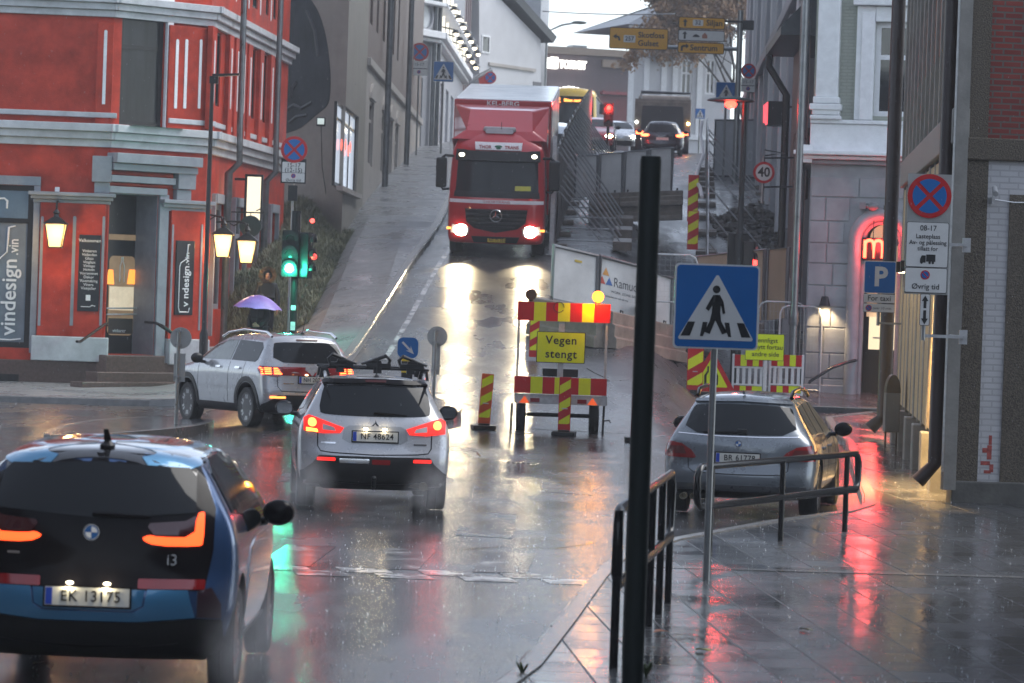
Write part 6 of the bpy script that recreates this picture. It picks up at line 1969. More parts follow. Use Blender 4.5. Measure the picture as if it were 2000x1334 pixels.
od = glow('orange_display', (1, .3, .05), 4.5)
text('12', 'lettering', od, dp, -.72, .05, 2.54, .36, bold=.01)
text('Skien sentrum', 'lettering', od, dp, .2, .05, 2.54, .2, bold=.006)
for sx in (-1, 1):
    B().sph((sx * .95, hit_y(bv, sx * .95, .7), .7), (.16, .05, .1)).build('headlight', glow('far_headlamp', (1, .92, .7), 40), o)
    wheel(o, sx * 1.05, 2.6, .5, .35, spokes=0)
    B().box(sx * 1.5 - .12, sx * 1.5 + .12, .0, .15, 1.9, 2.4).path([(sx * 1.5, .08, 2.4), (sx * 1.2, .4, 2.75)], .03, 6).build('side_mirror', plastic, o)
text('NETTBUSS', 'lettering', white_l, o, 0, hit_y(bv, 0, 2.98) - .03, 2.98, .0001) if False else None

# ---------------------------------------------------------------- signs, barriers, fences, lamps
alu = mat('sign_back_grey', (.34, .35, .345), .35, metal=.4, var=.12)
blue_s = mat('sign_blue', (.008, .115, .36), .22, var=.06, scale=3)
red_s = mat('sign_red', (.42, .012, .016), .25, var=.08)
white_s = mat('sign_white', (.56, .57, .56), .25, var=.05)
yellow_s = mat('sign_yellow', (.62, .66, .02), .25, var=.05)
orange_y = mat('sign_amber', (.62, .31, .02), .25, var=.05)
lime_s = mat('sign_fluorescent', (.60, .70, .015), .25, var=.06)
black_s = mat('sign_black', (.012, .012, .013), .3, var=0)
pole_g = mat('pole_grey', (.26, .275, .28), .3, metal=.6, var=.15)
pole_dk = mat('pole_dark_green_black', (.008, .013, .0125), .5, var=.2, spec=.25)
concrete = mat('barrier_concrete', (.17, .145, .12), .5, var=.35, scale=3, bump=.3, bscale=25)
rubber_b = mat('black_rubber', (.012, .012, .012), .4, var=.2)

WALK = [(.455, .635), (.37, .475), (.41, .445), (.45, .515), (.445, .43), (.425, .33), (.365, .2), (.43, .175), (.49, .34), (.575, .175), (.635, .2), (.56, .33),
        (.545, .43), (.55, .52), (.575, .415), (.605, .425), (.58, .56), (.535, .64)]

def crossing_face(o, s, zc, back=True, rz=0):
    h = s / 2
    f = B().ex(rrect(-h, zc - h, h, zc + h, s * .05), -.012, .012).build('sign_plate', white_s, o)
    B().ex(rrect(-h * .96, zc - h * .96, h * .96, zc + h * .96, s * .045), -.016, -.0125).build('blue_field', blue_s, f)
    N = lambda p: ((p[0] - .5) * s, (p[1] - .5) * s + zc)
    B().ex(chaikin([N(p) for p in ((.045, .105), (.955, .105), (.5, .89))], 1, .03), -.02, -.0165).build('white_triangle', white_s, f)
    b = B().ex([N(p) for p in WALK], -.024, -.0205)
    c = N((.493, .703)); b.disc(c[0], c[1], .045 * s, -.024, -.0205, 20)
    b.build('walking_figure', black_s, f)
    for q in (((.087, .148), (.17, .316), (.254, .316), (.196, .148)), ((.315, .148), (.343, .316), (.40, .316), (.385, .235), (.35, .148))):
        for k in (0, 1):
            B().ex([N((1 - x, y) if k else (x, y)) for x, y in q], -.0225, -.0205).build('crossing_stripe', black_s, f)
    return f

def nostop_face(o, r, zc, y=0, x=0):
    f = B().disc(x, zc, r, y - .012, y + .006, 40).build('round_plate', red_s, o, smooth=40)
    b = B()
    for k in range(4):
        a0, a1 = k * 90 - 45 + 11, k * 90 + 45 - 11
        pts = [(x + r * .78 * math.cos(R(lerp(a0 - 4, a1 + 4, t / 10))), zc + r * .78 * math.sin(R(lerp(a0 - 4, a1 + 4, t / 10)))) for t in range(11)]
        am = R(k * 90); pts.append((x + r * .13 * math.cos(am), zc + r * .13 * math.sin(am)))
        b.ex(pts, y - .016, y - .0125)
    b.build('blue_quarter', blue_s, f)
    return f

def noparking_dot(f, x, z, r, y):
    B().disc(x, z, r, y - .003, y, 24).build('small_round', red_s, f)
    B().disc(x, z, r * .76, y - .005, y - .0035, 24).build('small_blue', blue_s, f)
    B().ex([(x - r * .6, z + r * .45), (x - r * .45, z + r * .6), (x + r * .6, z - r * .45), (x + r * .45, z - r * .6)], y - .007, y - .0055).build('small_bar', red_s, f)

def plate(o, x0, z0, x1, z1, m, y=0, name='sub_plate', edge=True):
    f = B().ex(rrect(x0, z0, x1, z1, .02), y - .006, y + .008).build(name, black_s if edge else m, o)
    if edge:
        B().ex(rrect(x0 + .006, z0 + .006, x1 - .006, z1 - .006, .016), y - .009, y - .0062).build('face', m, f)
    return f

def sign_thing(name, px, py, label, cat='sign', d=None, rz=0, group=None, dz=0, loc=None):
    p = Vector(loc) if loc is not None else (G(px, py, dz) if d is None else W(px, py, d))
    return thing(name, p, label, cat, rz=rz, group=group), p

# the big pedestrian crossing sign
o, p = sign_thing('pedestrian_crossing_sign', 1380, 1134, 'large blue pedestrian crossing sign on the grey pole by the black rails', 'road sign', dz=.12, rz=R(2))
s = p.y / 7000
zc = (1134 - 598) * s
crossing_face(o, 166 * s, zc)
B().tube((0, .05, -.1), (0, .05, zc + .3), .03, 14).build('pole', pole_g, o, smooth=40)
B().box(-.05, .05, .012, .09, zc - .2, zc - .14).box(-.05, .05, .012, .09, zc + .16, zc + .22).build('clamp', pole_g, o)

# thick black pole and the rails in front
p = W(1236, 1310, 22.0)
o = thing('black_post', (p.x, p.y, .12), 'thick plain black post standing foremost on the pavement', 'post')
B().lathe([(.066, -.1), (.066, 3.33), (.06, 3.36), (0, 3.365)], n=28).build('shaft', pole_dk, o, smooth=40)
B().lathe([(.11, 0), (.11, .02), (.07, .05)], n=24).build('base_collar', pole_dk, o, smooth=40)
rail_m = mat('black_rail_paint', (.008, .008, .009), .22, var=.3, scale=8, spec=.4)
def ped_rail(name, A_, B_, h, npost, label, lowz, inset=0, ends=True, infill=0):
    A_, B_ = Vector(A_), Vector(B_)
    o = thing(name, A_, label, 'railing')
    d = (B_ - A_)
    u = d.normalized()
    rr_ = .035
    top, low = Vector((0, 0, h)), Vector((0, 0, lowz))
    cr = .09
    loop = [top + u * cr, d + top - u * cr, d + top - Vector((0, 0, cr)), d + low + Vector((0, 0, cr)), d + low - u * cr, low + u * cr, low + Vector((0, 0, cr)), top - Vector((0, 0, cr))]
    pts = []
    for i in range(0, 8, 2):
        a, b_ = loop[i], loop[i + 1]
        pts += [a, b_]
        c = loop[(i + 2) % 8]
        pts.append((b_ + c) / 2 + ((b_ + c) / 2 - (a + c) / 2).normalized() * .012)
    B().path(pts, rr_, 10, close=True).build('frame', rail_m, o, smooth=50)
    for k in range(npost):
        t = lerp(inset, 1 - inset, k / (npost - 1)) if npost > 1 else .5
        q = d * t
        B().tube(q + Vector((0, 0, -.05)), q + Vector((0, 0, h)), .03, 10).build('post', rail_m, o, smooth=50)
    for k in range(infill):
        q = d * ((k + 1) / (infill + 1))
        B().tube(q + low, q + top, .016, 8).build('bar', rail_m, o, smooth=50)
    return o
a_ = G(1198, 1305, .12); b_ = G(1304, 1178, .12)
ped_rail('pedestrian_rail', a_, b_, 1.06, 6, 'black barred pedestrian rail running along the kerb behind the thick black post', .55, infill=0)
a_ = Vector((1.80, 34.7, .12)); b_ = Vector((3.80, 39.15, .12))
a_ = W(1362, 950, 34.8); a_.z = .12; b_ = W(1676, 930, 39.2); b_.z = .12
ped_rail('pedestrian_rail', a_, b_, .84, 3, 'black two bar pedestrian rail on the slabs behind the grey estate', .45, inset=.08)

# no stopping sign with loading plates, on brackets from the dark wall
p = W(1806, 640, 44.2)
o = thing('loading_bay_sign', p, 'no stopping sign over white loading hours plates bracketed to the dark wall', 'road sign', rz=R(1))
S = 44.2 / 7000
Z = lambda y: (640 - y) * S
B().box(-.27, .27, .008, .02, Z(575), Z(340)).build('back_board', alu, o)
nostop_face(o, 43 * S, Z(383))
f = plate(o, -.268, Z(522), .255, Z(434), white_s)
for s_, y_, sz in (('08-17', 446, .085), ('Lasteplass', 462, .072), ('Av- og pålessing', 474, .068), ('tillatt for', 486, .068)):
    text(s_, 'lettering', black_l, f, 0, -.011, Z(y_), sz * 1.1, .001, sx=.95, bold=.0008)
b = B().box(-.015, .10, -.012, -.0095, Z(511), Z(497)).box(-.09, -.02, -.012, -.0095, Z(513), Z(506)).ex([(-.09, Z(506)), (-.02, Z(506)), (-.02, Z(499)), (-.07, Z(499))], -.012, -.0095)
for x_ in (-.07, .03, .07): b.disc(x_, Z(513), .016, -.0125, -.0095, 14)
b.build('lorry_symbol', black_l, f)
f = plate(o, -.27, Z(572), .253, Z(523), white_s)
noparking_dot(f, -.02, Z(537), .058, -.0095)
text('Øvrig tid', 'lettering', black_l, f, -.01, -.011, Z(560), .095, .001, bold=.0008)
f = plate(o, -.07, Z(636), .055, Z(574), white_s)
B().ex([(-.008, Z(577)), (.034, Z(588)), (.01, Z(588)), (.01, Z(602)), (-.026, Z(602)), (-.026, Z(588)), (-.05, Z(588))], -.012, -.0095).ex([(-.008, Z(634)), (-.05, Z(622)), (-.026, Z(622)), (-.026, Z(606)), (.01, Z(606)), (.01, Z(622)), (.034, Z(622))], -.012, -.0095).build('double_arrow', black_l, f)
B().tube((-.01, .04, Z(665)), (-.01, .04, Z(345)), .026, 12).build('pole', pole_g, o, smooth=40)
for y_ in (476, 656):
    B().box(0, .50, .03, .07, Z(y_ + 3), Z(y_ - 3)).box(.44, .54, .06, .09, Z(y_ + 14), Z(y_ - 14)).tube((.46, .05, Z(y_)), (.46, 1.2, Z(y_)), .02, 8).build('bracket', galv, o)
# taxi parking sign on the far corner of the same building
p = W(1715, 640, 62.5)
o = thing('taxi_parking_sign', p, 'blue parking sign over a small white taxi plate beside the red neon arch', 'road sign', rz=R(1))
S = 62.5 / 7000
h_ = 31 * S
f = B().ex(rrect(-h_, Z(573), h_, Z(510), .03), -.01, .01).build('sign_plate', white_s, o)
B().ex(rrect(-h_ + .012, Z(573) + .012, h_ - .012, Z(510) - .012, .025), -.014, -.0105).build('blue_field', blue_s, f)
text('P', 'lettering', white_s, f, .01, -.016, Z(542), .46, .001, bold=.016)
f = plate(o, -h_, Z(592), h_, Z(574), white_s); text('For taxi', 'lettering', black_l, f, 0, -.011, Z(583), .13, .001, bold=.001)
f = plate(o, -h_, Z(610), h_, Z(593), white_s); noparking_dot(f, -.18, Z(602), .055, -.0095); text('over 10 min.', 'lettering', black_l, f, .06, -.011, Z(602), .065, .001)
B().tube((0, .04, Z(636)), (0, .04, Z(515)), .03, 12).build('pole', pole_g, o, smooth=40)
B().box(0, .62, .02, .07, Z(633), Z(629)).build('bracket', pole_g, o)
# dark postbox-like bin on two legs
p = G(1736, 885, .12)
o = thing('litter_bin', p, 'narrow dark rounded bin on thin legs against the lit ribbed wall', 'bin')
B().ex([(-.1, .35), (.14, .35), (.14, 1.0), (-.1, 1.0)], -.2, .2).build('body', mat('bin_grey', (.12, .13, .13), .3, metal=.3), o, bevel=.02)
B().ex([(-.1, 1.0)] + [(.02 + .12 * math.cos(R(t)), 1.0 + .3 * math.sin(R(t))) for t in range(180, -1, -15)], -.2, .2).build('hood', plastic, o, smooth=30)
for x_ in (-.1, .08): B().box(x_, x_ + .03, -.19, -.15, 0, .36).build('leg', plastic, o)

# no stopping sign and traffic signal by the red house
p = W(572, 640, 76); zb_ = zg(p.x, p.y) + .12
o = thing('traffic_signal', (p.x, p.y, zb_), 'traffic signal showing green at the corner by the grassy bank', 'traffic light')
S = 76 / 7000
zf = lambda y: W(572, y, 76).z - zb_
B().tube((0, 0, -.1), (0, 0, zf(415)), .075, 14).build('pole', pole_dk, o, smooth=40)
def signal_head(o, x, y, z, lit, facing=0, w=.34, h=.98, name='signal_head', es=60):
    T = Matrix.Translation((x, y, z)) @ Matrix.Rotation(facing, 4, 'Z')
    hd = B().ex(rrect(-w / 2, -h / 2, w / 2, h / 2, .04), -.1, .12, T).build(name, black_s, o)
    for k, c in enumerate(('red', 'amber', 'green')):
        zk = (1 - k) * h * .31
        on = c == lit
        m_ = glow('signal_' + c + '_lit', {'red': (1, .012, .008), 'amber': (1, .5, .05), 'green': (.05, 1, .62)}[c], es) if on else mat('signal_off_lens', (.02, .02, .02), .15, var=0)
        B().lathe([(.0, .02), (.07, .015), (.105, 0)], n=20, T=T @ Matrix.Translation((0, -.1, zk)) @ Matrix.Rotation(R(90), 4, 'X')).build('lens', m_, hd, smooth=60)
        B().path([T @ Vector((.125 * math.cos(R(t)), -.17, zk + .125 * math.sin(R(t)))) for t in range(-10, 191, 20)], .05, 4).build('visor', black_s, hd)
    return hd
zl = zf(524)
signal_head(o, -.1, -.16, zl + .31, 'green')
lamp('lamp_light', o, (-.1, -.55, zl), (.05, 1, .6), 55, .12)
signal_head(o, .22, 0, zl + .28, 'none', R(75)); 
B().sph((.34, -.1, zf(430)), .05).build('small_red_lamp', glow('small_red', (1, .05, .04), 5), o)
B().sph((.40, -.1, zf(500)), .07).sph((.24, -.12, zf(504)), .05).build('small_red_lamp', glow('dim_signal_red', (1, .05, .04), 1.2), o)
B().box(-.09, .09, -.05, .1, zf(455), zf(412)).build('detector', black_s, o)
for y_, r_ in ((601, .05), (633, .05), (641, .045)): B().box(-.05, .05, -.079, -.07, zf(y_) - r_, zf(y_) + r_).build('sticker', white_p, o)
p = W(563, 640, 77.5); zb_ = zg(p.x, p.y) + .12
o = thing('no_stopping_sign', (p.x, p.y, zb_), 'no stopping sign over a white hours plate in front of the grey gable', 'road sign', rz=R(2))
S = 77.5 / 7000
zf = lambda y: W(566, y, 77.5).z - zb_
nostop_face(o, 26 * S, zf(292), -.06)
B().box(-.27, .27, -.052, -.04, zf(358), zf(310)).build('back_board', plastic, o)
f = plate(o, -.25, zf(356), .25, zf(316), white_s, -.06)
for s_, y_ in (('15-17', 323), ('(12-15)', 332.5)): text(s_, 'lettering', black_l, f, 0, -.071, zf(y_), .13, .001, bold=.001)
B().box(-.245, .245, -.0715, -.069, zf(337.8), zf(337)).build('line', black_l, f)
noparking_dot(f, 0, zf(343.5), .05, -.069); text('Øvrig tid', 'lettering', black_l, f, 0, -.071, zf(352), .09, .001)
B().tube((0, 0, -.1), (0, 0, zf(300)), .03, 10).build('pole', pole_g, o, smooth=40)
B().box(-.1, .1, -.1, .1, zf(392), zf(362)).build('junction_box', plastic, o)
# slim street lamp before the red house
p = W(397, 690, 74); zb_ = zg(p.x, p.y) + .12
o = thing('street_lamp', (p.x, p.y, zb_), 'slim black street lamp with a flat arm before the red house', 'street lamp')
zt = W(410, 150, 74).z - zb_
B().lathe([(.09, 0), (.09, 1.2), (.055, 1.3), (.04, zt)], n=14).build('pole', black_s, o, smooth=40)
B().box(-.06, .12, -.05, .05, zt - .14, zt + .02).ex([(.0, zt), (.55, zt + .05), (.56, zt + .09), (0, zt + .06)], -.12, .12).build('lamp_head', black_s, o, bevel=.01)

# islands: keep-left boards seen from behind, and the blue arrow board
def sign_back(px, py, d, r, ytop, label, plw, y0, y1):
    p = G(px, py, .14)
    o = thing('sign_seen_from_behind', p, label, 'road sign', rz=R(0), group='round signs on the traffic islands')
    S = p.y / 7000
    zc = (py - ytop) * S
    B().disc(.03, zc, r * S, -.002, .012, 36).build('disc', alu, o, smooth=40)
    B().box(-.3 * plw * S * 2, plw * S, -.002, .012, (py - y1) * S, (py - y0) * S).build('lower_plate', alu, o)
    B().tube((0, -.04, -.05), (0, -.04, zc + r * S * .8), .032, 12).build('pole', pole_g, o, smooth=40)
    for z_ in (zc + .1, zc - .12, (py - y1 + 8) * S): B().box(-.06, .06, -.075, .0, z_, z_ + .03).build('clamp', pole_g, o)
sign_back(344, 828, 61, 21, 660, 'round grey sign back on a pole on the near island before the red house', 14, 690, 745)
sign_back(846, 795, 68, 20, 657, 'round grey sign back on a pole on the island before the wet hill', 10, 672, 732)
p = G(792, 812, .14)
o = thing('keep_right_sign', p, 'blue arrow sign on a black and yellow post behind the ski rack', 'road sign', rz=R(2))
S = p.y / 7000
zc = (812 - 679) * S
f = B().ex(rrect(-21 * S, zc - 21 * S, 21 * S, zc + 21 * S, .11), -.012, .01).build('sign_plate', white_s, o)
B().ex(rrect(-20 * S, zc - 20 * S, 20 * S, zc + 20 * S, .1), -.016, -.0125).build('blue_field', blue_s, f)
q = 13 * S
arrow = [(-.95, .75), (-.75, .95), (.35, -.12), (.35, .35), (.95, -.95), (-.35, -.35), (.12, -.35)]
arrow = [(-.95, .72), (-.72, .95), (.42, -.19), (.42, .3), (.95, -.95), (-.3, -.42), (.19, -.42)]
B().ex([(x * q, zc + z * q) for x, z in arrow], -.02, -.0165).build('arrow', white_s, f)
B().box(-.1, .1, 0, .12, 0, zc - .2).build('post', plastic, o, bevel=.02)
for k in range(5): B().box(-.102, .06, -.004, .0, .15 + k * .2, .25 + k * .2).build('yellow_band', mat('post_yellow', (.7, .5, .02), .3), o)

# ---- lane closure trailer
def striped_board(o, x0, x1, z0, z1, y=0, seq=((1.35, 'r'), (1, 'y'), (1, 'r'), (1, 'y'), (1, 'r'), (1, 'y'), (1.35, 'r')), name='striped_board'):
    f = B().box(x0, x1, y, y + .02, z0, z1).build(name, alu, o)
    tot = sum(a for a, c in seq); x = x0
    for a, c in seq:
        w_ = (x1 - x0) * a / tot
        B().box(x + .001, x + w_ - .001, y - .004, y - .0005, z0 + .002, z1 - .002).build('red_field' if c == 'r' else 'yellow_field', red_s if c == 'r' else lime_s, f)
        x += w_
    return f
p = G(1090, 847)
S = p.y / 7000
o = thing('road_closed_trailer', p, 'road works trailer with red and yellow boards and a yellow Vegen stengt sign', 'trailer', rz=R(1))
X = lambda x: (x - 1092) * S
Z = lambda y: (847 - y) * S
striped_board(o, X(1005), X(1186), Z(628), Z(591))
striped_board(o, X(1003), X(1184), Z(770), Z(737))
for x_ in (X(1008), X(1180)): B().box(x_ - .02, x_ + .02, .022, .06, Z(772), Z(600)).build('mast', galv, o)
B().box(-.05, .05, .022, .07, Z(740), Z(627)).build('mast', galv, o)
f = B().ex(rrect(X(1044), Z(709), X(1139), Z(648), .02), -.012, .014).build('text_sign', black_s, o)
B().ex(rrect(X(1044) + .012, Z(709) + .012, X(1139) - .012, Z(648) - .012, .015), -.016, -.0125).build('yellow_field', lime_s, f)
text('Vegen', 'lettering', black_l, f, 0, -.018, Z(665), .20, .001, bold=.003, space=1.1)
text('stengt', 'lettering', black_l, f, 0, -.018, Z(692), .20, .001, bold=.003, space=1.1)
B().box(X(1004), X(1186), .03, .12, Z(790), Z(771)).box(X(1012), X(1176), .1, 1.6, Z(785), Z(778)).build('chassis', galv, o)
B().box(X(1060), X(1130), .7, 1.2, Z(738), Z(722)).build('battery_box', plastic, o, bevel=.01)
B().tube((X(1016), .5, .3), (X(1166), .5, .3), .035, 8).build('axle', dkmetal, o)
for x_ in (X(1019), X(1163)): wheel(o, x_, .5, .26, .16, spokes=0)
for x_ in (X(1024), X(1157)):
    B().ex([(x_ - .09, Z(789)), (x_ + .09, Z(789)), (x_, Z(775))], .01, .028).build('reflector_triangle', glow('triangle_orange', (1, .13, .02), .55), o)  # faint emission stands for the shine of the reflector
    B().box(x_ + (.1 if x_ < 0 else -.26), x_ + (.26 if x_ < 0 else -.1), .012, .029, Z(787), Z(779)).build('tail_light', red_glass, o)
for x_ in (X(1000), X(1180)): B().path([(x_, .03, Z(790)), (x_ - .01, .0, 0)], .02, 6).build('support_leg', dkmetal, o)
B().path([(X(1180), .1, Z(820)), (X(1192), .1, Z(818)), (X(1194), .1, Z(823))], .012, 6).build('jack_handle', dkmetal, o)
for x_, on in ((X(1030), False), (X(1161), True)):
    B().lathe([(.05, Z(591)), (.05, Z(588)), (.03, Z(586))], c=(x_, .05, 0), n=12).build('lamp_base', plastic, o)
    B().ex([(x_ + .1 * math.cos(R(t)), Z(577) + .1 * math.sin(R(t))) for t in range(0, 360, 18)], -.0, .1).build('warning_lamp', glow('warning_amber_lit', (1, .17, .01), 6) if on else mat('brown_lens', (.09, .06, .04), .15), o)
    if on: lamp('lamp_light', o, (x_, -.2, Z(577)), (1, .4, .05), 16, .12)
B().path([(X(1085) + .09 * math.cos(R(t)), -.01, Z(600) + .09 * math.sin(R(t))) for t in range(0, 331, 30)], .006, 5).build('cable_loop', plastic, o)

# ---- marker panels
def clip(poly, x0, z0, x1, z1):
    for ax, v, sg in ((0, x0, 1), (0, x1, -1), (1, z0, 1), (1, z1, -1)):
        out = []
        for a, b_ in zip(poly, poly[1:] + poly[:1]):
            ia, ib = (a[ax] - v) * sg >= 0, (b_[ax] - v) * sg >= 0
            if ia: out.append(a)
            if ia != ib:
                t = (v - a[ax]) / (b_[ax] - a[ax]); out.append((lerp(a[0], b_[0], t), lerp(a[1], b_[1], t)))
        poly = out
        if not poly: break
    return poly
def marker_panel(loc, w, h, label, lean=0, ym=yellow_s, rm=red_s, pitch=.30, base=True, rz=0, group='striped marker panels'):
    o = thing('marker_panel', loc, label, 'marker panel', rz=rz, group=group)
    T = Matrix.Rotation(lean, 4, 'Y')
    z0 = .06
    f = B().ex(rrect(-w / 2, z0, w / 2, z0 + h, .015), -.012, .012, T).build('panel', rm, o)
    b = B()
    z = z0 + .1
    while z < z0 + h:
        q = clip([(-w, z - w * .62), (w, z + w * .62), (w, z + w * .62 + pitch * .5), (-w, z - w * .62 + pitch * .5)], -w / 2 + .012, z0 + .14, w / 2 - .012, z0 + h - .02)
        if len(q) > 2: b.ex(q, -.016, -.0125, T)
        z += pitch
    b.build('yellow_stripe', ym, f)
    if base:
        B().box(-w * .95, w * .95, -.22, .22, 0, .07).box(-.1, .1, -.08, .08, .07, .1).build('foot', rubber_b, o, bevel=.015)
        B().box(-.05, .05, -.019, -.0165, z0 + h * .42, z0 + h * .44, T).build('clip', galv, o)
    return o
marker_panel(G(944, 838), .21, .90, 'orange and yellow striped marker panel on the wet lane beside the trailer', R(3), ym=lime_s, rm=mat('marker_orange', (.5, .07, .012), .3), rz=R(8))
marker_panel(G(1101, 851), .21, .94, 'red and yellow striped marker panel standing right in front of the trailer wheels', R(0), rz=R(-6))
marker_panel(G(1243, 862), .21, .90, 'red and yellow striped marker panel mostly hidden behind the thick black post', R(1))
p = W(1352, 492, 92); marker_panel((p.x, p.y, p.z), .28, 1.0, 'lower tall striped marker panel at the end of the wire fence', 0, base=False, pitch=.4)
p = W(1352, 430, 96); marker_panel((p.x, p.y, p.z - .1), .28, 1.25, 'upper tall striped marker panel farther along the wire fence', 0, base=False, pitch=.4)
p = W(1356, 772, 76); marker_panel((p.x, p.y, zg(p.x, p.y)), .34, 1.0, 'wide striped marker panel behind the red warning triangle', 0, pitch=.45)
p = W(1046, 590, 74); marker_panel((p.x, p.y, zg(p.x, p.y)), .2, .9, 'small striped marker panel behind the unlit trailer lamp', 0, base=False)

# ---- concrete barriers with hoarding panels (across the lane)
def barrier(P, Q, h, w, label, group, seam=3):
    P, Q = Vector(P), Vector(Q)
    d = Q - P
    o = thing('concrete_barrier', P, label, 'barrier', group=group)
    prof = [(-w / 2, 0), (-w / 2, h * .28), (-w * .40, h * .33), (-w * .42, h * .62), (-w * .30, h * .67), (-w * .32, h * .96), (-w * .28, h), (w * .28, h), (w * .32, h * .6), (w / 2, h * .28), (w / 2, 0)]
    nrm = Vector((d.y, -d.x, 0)).normalized()
    vs = [e + nrm * -a + Vector((0, 0, z)) for e in (Vector((0, 0, 0)), d) for a, z in prof]
    n = len(prof)
    B().add(vs, [tuple(range(n)), tuple(range(2 * n - 1, n - 1, -1))] + [(i, n + i, n + (i + 1) % n, (i + 1) % n) for i in range(n)]).build('block', concrete, o, bevel=.01, fix=True)
    for t in (.2, .8): B().path([d * t + Vector((0, 0, h)), d * t + Vector((0, 0, h + .07)), d * (t + .03) + Vector((0, 0, h + .07)), d * (t + .03) + Vector((0, 0, h))], .012, 6).build('lifting_eye', dkmetal, o)
    return o
hoard = mat('hoarding_grey', (.52, .525, .515), .4, var=.2, scale=1.2)
hoard_d = mat('hoarding_frame', (.17, .175, .18), .35, metal=.5)
def hoarding(P, Q, h, label, group, m=hoard, post=.035, z0=0):
    P, Q = Vector(P), Vector(Q)
    d = Q - P
    o = thing('hoarding_panel', P, label, 'hoarding', group=group)
    u = Vector((d.x, d.y, 0)).normalized(); n_ = Vector((u.y, -u.x, 0))
    up = Vector((0, 0, h))
    off = n_ * .012
    B().add([off * -1, d - off, d - off + up, up - off, off, d + off, d + off + up, up + off], [(0, 1, 2, 3), (7, 6, 5, 4), (0, 4, 5, 1), (3, 2, 6, 7), (0, 3, 7, 4), (1, 5, 6, 2)]).build('sheet', m, o, fix=True)
    B().path([n_ * .02 + u * .03, up + n_ * .02 + u * .03, up + d + n_ * .02 - u * .03, d + n_ * .02 - u * .03], post, 6, close=True).build('frame', hoard_d, o)
    return o, u, n_
lb = [G(1046, 652), G(1180, 680), G(1322, 709)]
for i, s_ in enumerate(('uphill concrete barrier under the plain grey hoarding behind the trailer', 'downhill concrete barrier under the logo hoarding beside the black post')):
    barrier(lb[i], lb[i + 1] - (lb[i + 1] - lb[i]) * .01, .80, .55, s_, 'concrete barriers across the closed lane')
hd = lambda px: lerp(lb[0].y, lb[2].y, (px - 1046) / 276)
hp = [W(px, py, hd(px)) for px, py in ((1075, 583), (1166, 603), (1262, 626), (1312, 640))]
hl = []
for i, s_ in enumerate(('plain grey hoarding panel on the concrete barrier nearest the truck', 'grey hoarding panel with triangle logo and lettering', 'narrow grey hoarding panel behind the thick black post')):
    q = hoarding(hp[i], hp[i + 1] - (hp[i + 1] - hp[i]) * .015, 1.16 if i < 2 else 1.1, s_, 'hoarding panels over the lane barriers')
    hl.append(q)
o_, u_, n_ = hl[1]
Th = Matrix(((u_.x, -n_.x, 0, hp[1].x), (u_.y, -n_.y, 0, hp[1].y), ((hp[2] - hp[1]).z / (hp[2] - hp[1]).xy.length, 0, 1, hp[1].z), (0, 0, 0, 1)))
Wd = (hp[2] - hp[1]).xy.length
logo = B(); 
def tri(b, x, z, s): b.ex([(x - s / 2, z), (x + s / 2, z), (x, z + s * .9)], -.018, -.0135)
Lm = Th.copy()
for x_, z_, c_ in ((.20, .78, (.55, .25, .05)), (.10, .58, (.45, .06, .04)), (.30, .58, (.04, .12, .35))):
    b = B(); tri(b, x_, z_, .19); q = b.build('logo_triangle', mat('logo_%d' % int(c_[0] * 100), c_, .35), o_); q.data.transform(wm(o_).inverted() @ Lm)
for s_, x_, z_, sz, al in (('Ramudden', .42, .66, .30, 'LEFT'), ('WORK ZONE SAFETY', .36, .45, .075, 'LEFT'), ('Sikkerhet for alle på veg', .2, .33, .055, 'LEFT')):
    q = text(s_, 'lettering', mat('grey_lettering', (.07, .075, .08), .4, var=0), o_, 0, 0, 0, sz, .001, al, sx=.8 if sz > .2 else 1.2)
    q.data.transform(wm(o_).inverted() @ Lm @ Matrix.Translation((x_, -.015, z_)))
b = B().box(.62, .82, -.017, -.0135, .92, .97).build('sticker', mat('yellow_sticker2', (.5, .36, .05), .4), hl[0][0])
b.data.transform(wm(hl[0][0]).inverted() @ Matrix(((u_.x, -n_.x, 0, hp[0].x), (u_.y, -n_.y, 0, hp[0].y), ((hp[1] - hp[0]).z / (hp[1] - hp[0]).xy.length, 0, 1, hp[0].z), (0, 0, 0, 1))))
# second line of hoarding farther up, on a stack of concrete blocks
D2 = 106
for k in range(3):
    a, b_ = W(1150 + k * 61, 432 - k * 2, D2 - k * .1), W(1150 + (k + 1) * 61, 432 - (k + 1) * 2, D2 - (k + 1) * .1)
    for lv in range(2):
        q = barrier(a + Vector((0, 0, lv * .44 - .05)), b_ - (b_ - a) * .02 + Vector((0, 0, lv * .44 - .05)), .43, .6,
                    ('%s course concrete block under the upper grey hoarding, %s' % (('bottom', 'top')[lv], ('first uphill', 'middle', 'last downhill')[k])), 'stacked concrete blocks under the upper hoarding')
for k in range(4):
    x0, x1 = 1120 + k * 48.5, 1120 + (k + 1) * 48.5
    a, b_ = W(x0, 386 - k * 2.8, D2 + .3), W(x1, 386 - (k + 1) * 2.8, D2 + .3)
    hoarding(a, b_ - (b_ - a) * .02, 1.22 + .03 * k, 'upper grey hoarding panel above the concrete block stack, %s from the fence braces' % ('first', 'second', 'third', 'last')[k], 'upper hoarding panels')

